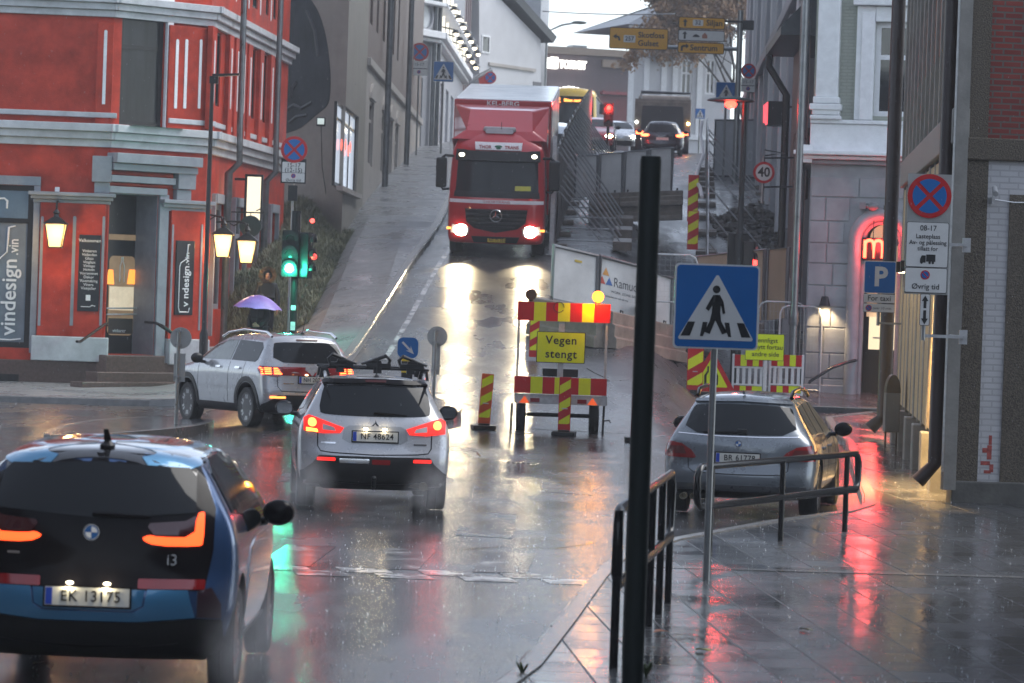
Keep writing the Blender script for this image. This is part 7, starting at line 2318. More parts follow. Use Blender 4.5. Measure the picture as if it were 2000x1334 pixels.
# ---- wire fence with cloth along the truck's lane, with raking braces
cloth = mat('dark_fence_cloth', (.2, .195, .18), .6, var=.4, scale=3, bump=.5, bscale=8)
fence_s = galv
fa, fb = Vector((1.03, 95.0)), Vector((2.95, 150.0))
NP = 14
def base_fence():
    o = thing('cloth_fence', (0, 0, 0), 'cloth covered site fence panel with raking brace along the lane', 'fence', group='braced fence panels along the lane')
    Lp = (fb - fa).length / NP
    B().path([(0, 0, .05), (0, 0, 2.65), (0, Lp - .06, 2.65), (0, Lp - .06, .05)], .025, 6, close=True).build('frame', fence_s, o)
    vs, fs = [], []
    for i in range(9):
        for k in range(7):
            vs.append((.02 + .05 * math.sin(i * 1.7 + k * .8), Lp * i / 8, .1 + 2.6 * k / 6 + (.09 * math.sin(i * 2.3) if k == 6 else 0)))
    for i in range(8):
        for k in range(6): fs.append((i * 7 + k, (i + 1) * 7 + k, (i + 1) * 7 + k + 1, i * 7 + k + 1))
    B().add(vs, fs).build('cloth', cloth, o, smooth=60)
    for yy in (.2, 2.2):
        B().tube((.05, yy, 2.55), (1.75, yy, .2), .028, 6).build('brace', fence_s, o)
    for yy in (.7, 2.7):
        B().tube((.05, yy, 1.5), (1.2, yy, .2), .024, 6).build('brace', fence_s, o)
    B().tube((.05, .4, .2), (1.9, .4, .2), .022, 6).build('tie_bar', fence_s, o)
    B().box(1.55, 2.05, .0, 1.2, 0, .24).build('ballast_block', concrete, o, bevel=.02)
    B().box(-.1, .35, -.12, .12, 0, .14).build('foot', concrete, o, bevel=.02)
    return o
fp = base_fence()
for i in range(NP):
    o = fp if i == 0 else copy_tree(fp)
    a = fa.lerp(fb, i / NP); b_ = fa.lerp(fb, (i + 1) / NP)
    za, zb2 = zg(*a), zg(*b_)
    ang = math.atan2(b_.x - a.x, b_.y - a.y)
    o.matrix_basis = Matrix.Translation((a.x, a.y, za)) @ Matrix.Rotation(-ang, 4, 'Z') @ Matrix.Rotation(math.atan2(zb2 - za, (b_ - a).length), 4, 'X')
    if i > 7:                            # no braces towards the crest
        for ch in [c for c in o.children if c.name.split('.')[0] in ('brace', 'tie_bar', 'ballast_block')]: bpy.data.objects.remove(ch)
# aluminium rail at the near end of it
p = W(1076, 500, 93)
o = thing('fence_end_post', (p.x, p.y, zg(p.x, p.y)), 'pale steel end post of the cloth fence beside the truck', 'post')
B().box(-.06, .06, -.06, .06, 0, 3.1).box(-.14, .14, -.14, .14, 0, .04).build('post', galv, o, bevel=.01)
# open wire fence on the other flank of the site
def wire_fence(w, h, label, group, wires=22):
    o = thing('wire_fence', (0, 0, 0), label, 'fence', group=group)
    cr = .18
    B().path([(0, 0, .05), (0, 0, h - cr), (cr * .3, 0, h - cr * .3), (cr, 0, h), (w - cr, 0, h), (w - cr * .3, 0, h - cr * .3), (w, 0, h - cr), (w, 0, .05)], .022, 8).tube((0, 0, .25), (w, 0, .25), .018, 6).build('frame', galv, o, smooth=50)
    b = B()
    for k in range(1, wires): b.tube((w * k / wires, 0, .25), (w * k / wires, 0, h), .003, 4)
    for k in range(1, 9): b.tube((0, 0, .25 + (h - .25) * k / 9), (w, 0, .25 + (h - .25) * k / 9), .003, 4)
    b.build('wire_mesh', galv, o)
    for x_ in (0, w): B().box(x_ - .12, x_ + .12, -.3, .3, 0, .14).build('foot', concrete, o, bevel=.02)
    return o
wf0 = wire_fence(3.4, 2.0, 'open wire fence panel in the receding row on pale concrete feet', 'wire fence panels in the receding row')
ga, gb = Vector((4.75, 88.0)), Vector((7.1, 136.0))
NW = 13
for i in range(NW):
    o = wf0 if i == 0 else copy_tree(wf0)
    a, b_ = ga.lerp(gb, i / NW), ga.lerp(gb, (i + 1) / NW)
    za, zb2 = zg(*a), zg(*b_)
    o.matrix_basis = Matrix.Translation((a.x, a.y, za)) @ Matrix.Rotation(math.atan2(b_.y - a.y, b_.x - a.x), 4, 'Z') @ Matrix.Rotation(-math.atan2(zb2 - za, (b_ - a).length), 4, 'Y')
br = thing('fence_brace', (0, 0, 0), 'long raking brace leaning on the receding wire fence', 'brace', group='raking braces of the wire fence')
B().tube((.0, 0, 2.0), (1.75, 0, .05), .024, 6).build('tube', galv, br)
B().box(1.65, 1.9, -.14, .14, 0, .08).build('foot', concrete, br)
for i in range(9):
    o = br if i == 0 else copy_tree(br)
    q = ga.lerp(gb, .03 + i * .09)
    o.location = (q.x, q.y, zg(*q))
tp = [(1371, 238, 112), (1368, 262, 110), (1371, 282, 107), (1374, 302, 104), (1362, 335, 100), (1359, 352, 97), (1368, 368, 95), (1371, 385, 93)]
o = B().path([W(*q) for q in tp], .05, 6).build('barrier_tape', mat('white_tape', (.55, .53, .54), .35, var=.15)); tag(o, 'loose white tape hanging down the wire fence above the striped panels', 'tape')
# near wire panels beside the beige hoarding, and the beige hoarding itself
o = wire_fence(1.05, 2.2, 'near wire fence panel overlapping the beige hoarding', 'near wire fence panels', 12)
p = W(1476, 770, 82); o.matrix_basis = Matrix.Translation((p.x, p.y, zg(p.x, p.y) - .1)) @ Matrix.Rotation(R(-8), 4, 'Z')
o = wire_fence(.95, 2.15, 'wire fence panel standing at the grey arched house corner', 'near wire fence panels', 12)
p = W(1518, 770, 81.5); o.matrix_basis = Matrix.Translation((p.x, p.y, zg(p.x, p.y) - .1)) @ Matrix.Rotation(R(-5), 4, 'Z')
o = wire_fence(1.2, 1.3, 'low wire fence panel between black post and crossing sign', 'near wire fence panels', 10)
p = W(1254, 610, 79.5); o.matrix_basis = Matrix.Translation((p.x, p.y, p.z)) @ Matrix.Rotation(R(4), 4, 'Z')
beige = mat('beige_plywood', (.42, .34, .23), .5, var=.12, scale=2, stretch=(1, 1, .2))
bp_ = [(1352, 640, 86.5), (1424, 632, 86.6), (1492, 626, 86.6), (1537, 622, 86.7)]
for i, s_ in enumerate(('beige hoarding panel behind the big blue crossing sign', 'beige hoarding panel behind the black signal pole', 'beige hoarding panel beside the grey drainpipe')):
    a, b_ = W(*bp_[i]), W(*bp_[i + 1])
    o, u_, n_ = hoarding(a, b_ - (b_ - a) * .01, 1.72, s_, 'beige hoarding panels', beige)
    if i < 2:
        base = a.z
        barrier(Vector((a.x, a.y, a.z - .55)), Vector((b_.x, b_.y, b_.z - .55)), .5, .5, ('dark concrete block under the beige hoarding, beside the crossing sign pole', 'dark concrete block under the beige hoarding, beside the drainpipe')[i], 'blocks under the beige hoarding')
# pale hoarding with a faint number high up the street
a, b_ = W(1392, 343, 132), W(1496, 343, 132)
o, u_, n_ = hoarding(a, b_, 2.05, 'big pale hoarding sheet across the street below the crossing sign', 'pale hoarding', mat('pale_tarp', (.36, .38, .4), .4, var=.1))
q = text('107', 'lettering', mat('faint_white', (.46, .48, .5), .4, var=0), o, 0, 0, 0, .55, .001)
q.data.transform(Matrix.Translation((1.35, -.05, .75)))
B().box(0, 1.7, -.3, .3, -.3, .0).build('ballast_block', rubber_b, o)

# ---- warning triangle, plastic barrier, yellow text sign
p = W(1388, 766, 77); zb_ = p.z
o = thing('road_narrows_sign', p, 'red bordered yellow warning triangle with road narrowing symbol', 'road sign')
S = 77 / 7000
tri_ = lambda s, dz=0: [(-s * .5, dz), (s * .5, dz), (0, dz + s * .87)]
f = B().ex(chaikin(tri_(98 * S), 1, .04), -.012, .012).build('sign_plate', red_s, o)
B().ex(chaikin(tri_(66 * S, .11), 1, .03), -.016, -.0125).build('yellow_field', lime_s, f)
b = B()
for sx in (-1, 1): b.ex([(sx * x, z) for x, z in ((.10, .16), (.10, .36), (.055, .44), (.055, .56), (.09, .56), (.09, .46), (.15, .36), (.15, .16))], -.02, -.0165)
b.build('narrowing_symbol', black_s, f)
gz = zg(p.x, p.y)
B().tube((0, .05, gz - zb_), (0, .05, .6), .025, 8).box(-.3, .3, -.1, .3, gz - zb_, gz - zb_ + .06).build('stand', dkmetal, o)
for i, (px0, d_) in enumerate(((1428, 80), (1500, 80.2))):
    p = W(px0, 771, d_)
    S = d_ / 7000
    w_ = 68 * S; h_ = 80 * S
    o = thing('plastic_barrier', p, ('white slatted plastic barrier with red and yellow boards behind the signal pole', 'white slatted plastic barrier with red and yellow boards by the arched house')[i], 'barrier', group='white plastic barriers')
    wpl = mat('white_plastic', (.62, .63, .63), .3, var=.08)
    B().box(0, .05, 0, .06, 0, h_).box(w_ - .05, w_, 0, .06, 0, h_).box(.05, w_ - .05, .0, .06, h_ * .66, h_ * .70).box(.05, w_ - .05, 0, .06, h_ * .24, h_ * .28).box(.05, w_ - .05, 0, .06, 0, .05).build('frame', wpl, o, bevel=.008)
    for k in range(5):
        x_ = .1 + (w_ - .25) * k / 4; B().box(x_, x_ + .07, .01, .05, h_ * .28, h_ * .66).build('slat', wpl, o, bevel=.006)
    sq = ((1, 'r'), (1, 'y')) * 2 + ((1, 'r'),)
    striped_board(o, .05, w_ - .05, h_ * .71, h_ * .99, -.005, sq); striped_board(o, .05, w_ - .05, .06, h_ * .23, -.005, tuple(reversed(sq[1:])) + ((1, 'y'),))
    for x_ in (.1, w_ - .16): B().box(x_, x_ + .06, -.25, .3, -.05, .0).build('foot', rubber_b, o)
p = W(1490, 775, 79.2); zb_ = p.z
o = thing('pavement_notice_sign', p, 'yellow notice asking walkers to use the other pavement', 'notice sign', rz=R(2))
S = 79.2 / 7000
Z = lambda y: (775 - y) * S
f = B().ex(rrect(-38 * S, Z(704), 38 * S, Z(652), .02), -.012, .012).build('sign_plate', black_s, o)
B().ex(rrect(-38 * S + .01, Z(704) + .01, 38 * S - .01, Z(652) - .01, .015), -.016, -.0125).build('yellow_field', lime_s, f)
for s_, y_ in (('Vennligst', 665), ('benytt fortau', 678), ('andre side', 692)): text(s_, 'lettering', black_l, f, .02, -.018, Z(y_), .145, .001, bold=.001)
B().tube((0, .04, -.1), (0, .04, Z(655)), .025, 8).build('pole', galv, o, smooth=40)

# ---- tall black lamp post with signal heads
p = W(1434, 775, 82); zb_ = zg(p.x, p.y)
o = thing('street_lamp', (p.x, p.y, zb_), 'tall black lamp post with a flat round hood above the crossing area', 'street lamp')
zf = lambda y: W(1440, y, 82).z - zb_
B().lathe([(.12, 0), (.12, zf(460)), (.07, zf(455)), (.05, zf(195))], n=14).build('pole', pole_dk, o, smooth=40)
xo = -.32
B().lathe([(.0, .1), (.1, .09), (.5, .02), (.55, -.02), (.5, -.03), (0, -.02)], c=(xo, 0, zf(196)), n=28).build('lamp_hood', pole_dk, o, smooth=50)
signal_head(o, -.1, .1, zf(490), 'none', R(180), h=.8); signal_head(o, .18, 0, zf(505), 'none', R(100), h=.8)
B().box(.02, .2, -.12, .1, zf(512), zf(458)).build('detector', black_s, o)
B().sph((.36, -.05, zf(512)), (.05, .05, .16)).build('red_side_lamp', glow('small_red', (1, .05, .04), 5), o)
B().sph((xo, .0, zf(204)), (.14, .14, .1)).build('red_lamp', glow('hot_red', (1, .014, .008), 25), o)
lamp('lamp_light', o, (xo, -.1, zf(210)), (1, .05, .03), 30, .12)
# red signal at the crest
p = W(1187, 262, 150)
o = thing('traffic_signal', p, 'distant traffic signal glowing red at the hill crest before the mall', 'traffic light')
B().tube((0, 0, -.6), (0, 0, 1.2), .06, 8).build('pole', pole_dk, o)
signal_head(o, 0, -.1, 52 * 150 / 7000 - .31, 'red', w=.4, es=28)
lamp('lamp_light', o, (0, -.6, 1.1), (1, .03, .02), 70, .15)
# 40 sign
p = W(1492, 337, 89)
o = thing('speed_limit_sign', p, 'round speed limit 40 sign bracketed to the grey drainpipe', 'road sign', rz=R(2))
S = 89 / 7000
f = B().disc(0, 0, 21 * S, -.012, .012, 40).build('round_plate', red_s, o, smooth=40)
B().disc(0, 0, 16 * S, -.016, -.0125, 40).build('white_field', white_s, f)
text('40', 'lettering', black_l, f, 0, -.018, .0, .33, .001, bold=.008, sx=.92)
B().tube((-.02, .03, -.75), (-.02, .03, .4), .04, 10).build('pole', pole_g, o, smooth=40)
for z_ in (.36, -.36): B().tube((0, .03, z_), (.75, .15, z_ + .04), .022, 8).build('bracket', dkmetal, o)
B().path([(.02, .03, .42), (.5, .1, .5), (.0, .03, .56)], .02, 6).build('stay', dkmetal, o)
# standing grey pipes at the house corner
p = W(1552, 560, 80.5)
o = tag(B().path([(0, 0, .1), (0, 0, 13)], .085, 12).lathe([(.1, 1.9), (.11, 1.95), (.1, 2.25)], n=12).build('drainpipe', zinc, T=Matrix.Translation((W(1430, 770, 80.5).x + .0, 80.5, .1)) @ Matrix.Translation((W(1552, 560, 80.5).x - W(1430, 770, 80.5).x, 0, 0)), smooth=40), 'tall grey drainpipe at the corner of the grey arched house', 'drainpipe')
# red lit shop sign box
p = W(1510, 222, 96)
o = thing('shop_sign_box', p, 'black sign box with one red glowing face high on the hill street', 'sign')
B().box(-.16, .30, -.3, .5, -.32, .32).build('housing', black_s, o)
B().add([(-.165, -.3, -.3), (-.165, .5, -.3), (-.165, .5, .3), (-.165, -.3, .3), (-.28, -.28, -.26), (-.28, -.2, .2)], [(0, 3, 2, 1), (0, 4, 5, 3)]).build('lit_face', glow('sign_red_glow', (1, .08, .1), 1.6), o)
B().tube((.1, .1, .2), (.9, .1, .2), .03, 6).build('bracket', dkmetal, o)

# ---- signs up the hill
def small_nostop(px, py, d, r, y0, y1, label, base_y):
    p = W(px, base_y, d)
    o = thing('no_stopping_sign', p, label, 'road sign', rz=R(2))
    S = d / 7000
    nostop_face(o, r * S, (base_y - py) * S, -.05)
    if y1:
        f = plate(o, -r * S * .95, (base_y - y1) * S, r * S * .95, (base_y - y0) * S, white_s, -.05)
        B().box(-r * S * .9, r * S * .9, -.062, -.058, (base_y - lerp(y0, y1, .55)) * S, (base_y - lerp(y0, y1, .5)) * S).build('line', black_l, f)
        text('15-17', 'lettering', black_l, f, 0, -.061, (base_y - lerp(y0, y1, .25)) * S, .16, .001); noparking_dot(f, 0, (base_y - lerp(y0, y1, .75)) * S, .07, -.0605)
    B().tube((0, 0, -.3), (0, 0, (base_y - py) * S), .035, 8).build('pole', pole_g, o)
small_nostop(813, 102, 138, 18, 119, 148, 'no stopping sign with hours plate before the ornate corner building', 292)
small_nostop(955, 152, 165, 12, 0, 0, 'small no stopping sign above the truck box before the white gable', 220)
small_nostop(1455, 139, 124, 14.5, 154, 180, 'no stopping sign with white plate beside the lamp hood', 330)
for px, py, d, sz, label, by in ((861, 140, 140, 40, 'blue crossing sign beside the ornate corner building', 290), (1413, 181, 122, 41, 'blue crossing sign just above the round lamp hood', 330), (1365, 222, 165, 20, 'small far blue crossing sign by the classic house', 290)):
    p = W(px, by, d)
    o = thing('crossing_sign', p, label, 'road sign', rz=R(2))
    crossing_face(o, sz * d / 7000, (by - py) * d / 7000)
    B().tube((0, .04, -.3), (0, .04, (by - py) * d / 7000), .04, 8).build('pole', pole_g, o)
# direction signs on a mast arm
D = 120; S = D / 7000
p = W(1436, 330, D)
o = thing('direction_sign_gantry', p, 'mast arm carrying yellow direction signs over the hill crest', 'road sign', rz=R(1))
X = lambda x: (x - 1436) * S
Z = lambda y: (330 - y) * S
B().tube((0, .1, -.5), (0, .1, Z(20)), .1, 10).build('mast', pole_g, o, smooth=40)
B().tube((X(1190), .1, Z(98)), (0, .1, Z(96)), .07, 8).build('arm', pole_g, o, smooth=40)
def dsign(x0, y0, x1, y1, m, items, name='direction_sign'):
    f = B().ex(rrect(X(x0), Z(y1), X(x1), Z(y0), .06), -.03, .01).build(name, black_s, o)
    B().ex(rrect(X(x0) + .025, Z(y1) + .025, X(x1) - .025, Z(y0) - .025, .05), -.036, -.031).build('field', m, f)
    for it in items:
        if it[0] == 't':
            text(it[1], 'lettering', black_l, f, X(it[2]), -.039, Z(it[3]), it[4], .001, it[5] if len(it) > 5 else 'LEFT', bold=.006)
        elif it[0] == 'n':
            B().ex(rrect(X(it[2]), Z(it[5]), X(it[4]), Z(it[3]), .03), -.042, -.0365).build('number_field', white_s, f)
            text(it[1], 'lettering', black_l, f, X((it[2] + it[4]) / 2), -.044, Z((it[3] + it[5]) / 2), .2, .001, bold=.004)
        else:
            B().ex([(X(x), Z(y)) for x, y in it[1]], -.042, -.0365).build('symbol' if it[0] == 's' else 'arrow', it[2] if len(it) > 2 else black_l, f)
dsign(1181, 62, 1296, 104, orange_y, [('t', 'Skotfoss', 1237, 76, .26), ('t', 'Gulset', 1237, 92, .26), ('n', '257', 1209, 77, 1232, 91),
      ('a', [(1188, 80), (1195, 75), (1195, 78), (1201, 80), (1203, 88), (1199, 88), (1198, 83), (1195, 82), (1195, 85)])])
dsign(1315, 37, 1406, 60, orange_y, [('t', 'Siljan', 1369, 48, .27), ('n', '32', 1343, 42, 1363, 54), ('a', [(1326, 56), (1326, 47), (1323, 47), (1328, 41), (1333, 47), (1330, 47), (1330, 56)])])
dsign(1315, 62, 1406, 84, white_s, [('a', [(1326, 80), (1326, 71), (1323, 71), (1328, 65), (1333, 71), (1330, 71), (1330, 80)]), ('s', [(1343, 76), (1346, 72), (1350, 70), (1354, 72), (1357, 74), (1357, 76)]), ('s', [(1362, 78), (1362, 72), (1367, 67), (1372, 72), (1372, 78)], mat('sight_brown', (.3, .1, .05), .4))])
dsign(1315, 86, 1406, 108, orange_y, [('t', 'Sentrum', 1339, 97, .27), ('a', [(1321, 104), (1321, 95), (1325, 92), (1331, 92), (1331, 89), (1337, 94), (1331, 99), (1331, 96), (1326, 96), (1325, 98), (1325, 104)])])
B().box(X(1405), X(1440), .0, .1, Z(45), Z(41)).box(X(1440), X(1462), -.1, .2, Z(58), Z(40)).build('signal_backboard', plastic, o)
# street lamp over the mall roof and the sagging wire
p = W(1066, 120, 195)
o = thing('street_lamp', (p.x, p.y, zg(p.x, p.y)), 'far grey street lamp with a long arm above the mall roof', 'street lamp')
zt = W(1068, 62, 195).z - zg(p.x, p.y); xr = W(1126, 44, 195).x - p.x; z2_ = W(1126, 44, 195).z - zg(p.x, p.y)
B().path([(0, 0, 0), (0, 0, zt), (xr * .5, 0, lerp(zt, z2_, .7)), (xr, 0, z2_)], .06, 8).build('pole', pole_g, o, smooth=40)
B().sph((xr + .15, 0, z2_), (.42, .14, .1)).build('lamp_head', mat('lamp_green_grey', (.08, .1, .09), .3), o, smooth=50)
pts = [W(lerp(1060, 1320, t / 12), lerp(22, 27, t / 12) + 34 * (t / 12) * (1 - t / 12) * .4, lerp(190, 150, t / 12)) for t in range(13)]
tag(B().path(pts, .03, 5).build('overhead_wire', plastic), 'thin dark wire sagging across the sky above the mall', 'wire')
# rubble heap
rub = mat('rubble_stone', (.075, .068, .06), .5, var=.4, scale=3, bump=.4, bscale=20)
c = G(1482, 478)
b = B()
for k in range(230):
    a, rr2 = random.uniform(0, 6.28), random.random() ** .5
    x, y = c.x + 1.15 * rr2 * math.cos(a), c.y + 4.0 * rr2 * math.sin(a) + 3
    hgt = .75 * (1 - rr2 ** 1.3)
    s_ = random.uniform(.06, .19)
    b.sph((x, y, zg(x, y) + hgt * random.uniform(.3, 1)), (s_, s_ * random.uniform(.6, 1.2), s_ * random.uniform(.4, .9)), 6, 4, .2)
tag(b.build('rubble_heap', rub), 'heap of broken stone rubble against the dark house wall', 'rubble', kind='stuff')

# ---------------------------------------------------------------- grassy bank, plants, trees
earth = mat('bank_earth', (.07, .075, .042), .8, var=.5, scale=5, bump=.6, bscale=12)
e0, e1 = G(632, 600, .12), G(692, 450, .12)
def bank_z(s, t):
    y = lerp(e0.y - 1.5, 98.2, s)
    xe = lerp(e0.x - .25, e1.x, min(1, max(0, (y - e0.y) / (e1.y - e0.y)))) if y < e1.y else lerp(e1.x, -4.9, (y - e1.y) / (98.2 - e1.y))
    x = lerp(xe, -7.2, t)
    h = 1.75 * sstep(0, .55, t) * sstep(0, .25, s) * (1 - .25 * s)
    h += .13 * math.sin(x * 3.1 + y * 1.3) * sstep(0, .3, t)
    return Vector((x, y, zg(x, y) + .1 + h))
nS, nT = 40, 22
vs = [bank_z(i / nS, j / nT) for i in range(nS + 1) for j in range(nT + 1)]
fs = [(i * (nT + 1) + j, (i + 1) * (nT + 1) + j, (i + 1) * (nT + 1) + j + 1, i * (nT + 1) + j + 1) for i in range(nS) for j in range(nT)]
tag(B().add(vs, fs).build('grass_bank', earth, smooth=60), kind='structure')
def blades(n, fn, lmin, lmax, wdt, name, m, kind='stuff', label='', cat='grass'):
    b = B()
    for k in range(n):
        p = fn()
        a = random.uniform(0, 6.28); l = random.uniform(lmin, lmax); w = wdt * random.uniform(.6, 1.4)
        t = Vector((math.cos(a), math.sin(a), 0)); s_ = Vector((-t.y, t.x, 0)) * w
        tip = p + t * l * random.uniform(.3, .9) + Vector((0, 0, l * random.uniform(.35, 1)))
        mid = p.lerp(tip, .5) + Vector((0, 0, l * .18))
        b.add([p - s_, p + s_, mid + s_ * .8, mid - s_ * .8, tip], [(0, 1, 2, 3), (3, 2, 4)])
    return tag(b.build(name, m), label, cat, kind=kind)
grass_m = mat('wet_grass', (.075, .088, .048), .5, var=.4, scale=1.0, c2=(.2, .205, .13))
blades(30000, lambda: bank_z(random.random(), random.random() ** 1.2 * .8), .08, .26, .008, 'grass', grass_m, label='long wet grass and weeds covering the bank below the grey gable')
weed_m = mat('weed_green', (.05, .075, .025), .45, var=.4, scale=5)
for px, py, s_, lab in ((1020, 1318, .085, 'tuft of weeds growing out of the kerb at the road edge'), (1262, 1322, .12, 'tuft of weeds growing at the foot of the thick black post')):
    p = G(px, py, .12)
    b = B()
    for k in range(26):
        a, l = random.uniform(0, 6.28), s_ * random.uniform(.5, 1.1)
        t = Vector((math.cos(a), math.sin(a), 0)); w = Vector((-t.y, t.x, 0)) * .008
        tip = t * l * .6 + Vector((0, 0, l))
        b.add([-w, w, tip * .6 + w * 1.2, tip * .6 - w * 1.2, tip], [(0, 1, 2, 3), (3, 2, 4)])
    tag(b.build('weed', weed_m, T=Matrix.Translation(p)), lab, 'weed')
for px, py, c, lab in ((1290, 1236, (.28, .09, .03), 'wet brown leaf lying on the slabs beside the rail'), (1374, 1272, (.42, .36, .08), 'wet yellow leaf lying on the slabs below the crossing sign pole'), (1575, 1232, (.15, .13, .06), 'olive leaf lying on the slabs')):
    p = G(px, py, .127)
    L_ = chaikin([(-.07, 0), (-.03, .035), (.03, .04), (.08, .0), (.03, -.035), (-.03, -.04)], 1)
    n = len(L_)
    vs = [(x, y, .004 + .018 * abs(y) / .04) for x, y in L_] + [(x, y, .001 + .018 * abs(y) / .04) for x, y in L_]
    B_ = B().add(vs, [tuple(range(n)), tuple(range(2 * n - 1, n - 1, -1))] + [(i, (i + 1) % n, n + (i + 1) % n, n + i) for i in range(n)])
    tag(B_.build('fallen_leaf', mat('leaf_%d' % px, c, .25), T=Matrix.Translation(p) @ Matrix.Rotation(random.uniform(0, 6), 4, 'Z') @ Matrix.Rotation(R(4), 4, 'X')), lab, 'leaf')

def tree(name, base, H, label, seed, leaf_m=None, nleaf=0, spread=.5, lsz=.16, droop=0, levels=5, r0=.16, lean=(0, 0), group=None):
    rnd = random.Random(seed)
    o = thing(name, base, label, 'tree', group=group)
    wood = mat('wet_bark', (.05, .042, .037), .6, var=.3)
    tb, tips = B(), []
    def grow_(p, d, l, r, lev):
        n = 4
        pts = [p]
        for i in range(n):
            d = (d + Vector((rnd.gauss(0, .10), rnd.gauss(0, .10), rnd.gauss(0, .07) + (.03 if lev < 3 else -droop)))).normalized()
            p = p + d * l / n
            pts.append(p)
        tb.path(pts, r, 6 if lev < 2 else 4, r * .6)
        if lev >= levels - 2:
            tips.extend(pts[1:])
        if lev < levels:
            for k in range(3 if lev else 4):
                ax = Vector((rnd.gauss(0, 1), rnd.gauss(0, 1), rnd.gauss(0, .6))).normalized()
                nd = (d + ax * rnd.uniform(.5, 1.0) * spread * 1.6).normalized()
                grow_(pts[-1 - (k % 2)], nd, l * rnd.uniform(.62, .8), r * .55, lev + 1)
    grow_(Vector((0, 0, 0)), Vector((lean[0], lean[1], 1)).normalized(), H * .32, r0, 0)
    tb.build('trunk', wood, o, smooth=60)
    if leaf_m:
        b = B()
        for k in range(nleaf):
            p = rnd.choice(tips) + Vector((rnd.gauss(0, .22), rnd.gauss(0, .22), rnd.gauss(0, .22)))
            M3 = Matrix.Rotation(rnd.uniform(0, 6.28), 3, 'Z') @ Matrix.Rotation(rnd.uniform(-1.4, 1.4), 3, 'X')
            l = lsz * rnd.uniform(.6, 1.3)
            b.add([p + M3 @ Vector(q) * l for q in ((-.5, 0, 0), (0, -.6, 0), (.5, 0, 0), (0, .8, .1))], [(0, 1, 2, 3)])
        b.build('crown', leaf_m, o)
    return o
leaf_b = mat('autumn_leaves', (.2, .12, .07), .5, var=.4, scale=.8, c2=(.32, .2, .11))
p = W(1474, 268, 190)
tree('autumn_tree', (p.x, p.y, zg(p.x, p.y)), 13.5, 'autumn tree with thin rusty brown leaves hanging before the white classic house', 5, leaf_b, 15000, .42, .18, .11, 5, .13, (-.05, 0))
p = W(1498, 268, 205)
tree('autumn_tree', (p.x, p.y, zg(p.x, p.y)), 14, 'second rusty brown autumn tree behind the direction sign mast', 9, leaf_b, 12000, .42, .18, .10, 5, .13, (-.05, 0))
for i, (px, H, lab) in enumerate(((1095, 14.5, 'bare leafless tree rising behind the mall roof beside the far street lamp'), (1150, 14.0, 'bare leafless tree rising behind the middle of the mall roof'), (1215, 12.5, 'bare leafless tree rising behind the mall close to the classic house'))):
    p = W(px, 200, 285)
    tree('bare_tree', (p.x, p.y, 10.1), H, lab, 20 + i, spread=.55, levels=5, r0=.2, group='bare trees behind the mall')

# ---------------------------------------------------------------- two walkers and the umbrella
skin_m = mat('skin', (.42, .25, .18), .45, var=.1)
coat_m = mat('black_coat', (.010, .011, .012), .55, var=.3, scale=8, bump=.2, bscale=40)
trouser_m = mat('dark_trousers', (.015, .016, .022), .6, var=.2)
fur_m = mat('brown_fur', (.07, .045, .025), .8, var=.5, scale=30, c2=(.13, .085, .05))
def skin_mesh(name, joints, edges, m, parent, sub=2, rootv=0):
    me = bpy.data.meshes.new(name)
    ks = list(joints)
    me.from_pydata([joints[k][0] for k in ks], [(ks.index(a), ks.index(b_)) for a, b_ in edges], [])
    o = bpy.data.objects.new(name, me); col.objects.link(o)
    md = o.modifiers.new('skin', 'SKIN'); md.use_smooth_shade = True
    for i, k in enumerate(ks):
        sv = me.skin_vertices[0].data[i]
        r = joints[k][1]; sv.radius = r if hasattr(r, '__len__') else (r, r)
        sv.use_root = i == rootv
    sm = o.modifiers.new('sub', 'SUBSURF'); sm.levels = sm.render_levels = sub
    bpy.context.view_layer.update()
    me2 = bpy.data.meshes.new_from_object(o.evaluated_get(bpy.context.evaluated_depsgraph_get()))
    o.modifiers.clear(); o.data = me2; me2.name = name
    bpy.data.meshes.remove(me)
    me2.materials.clear(); me2.materials.append(m)
    me2.polygons.foreach_set('use_smooth', [True] * len(me2.polygons))
    o.parent = parent
    return o
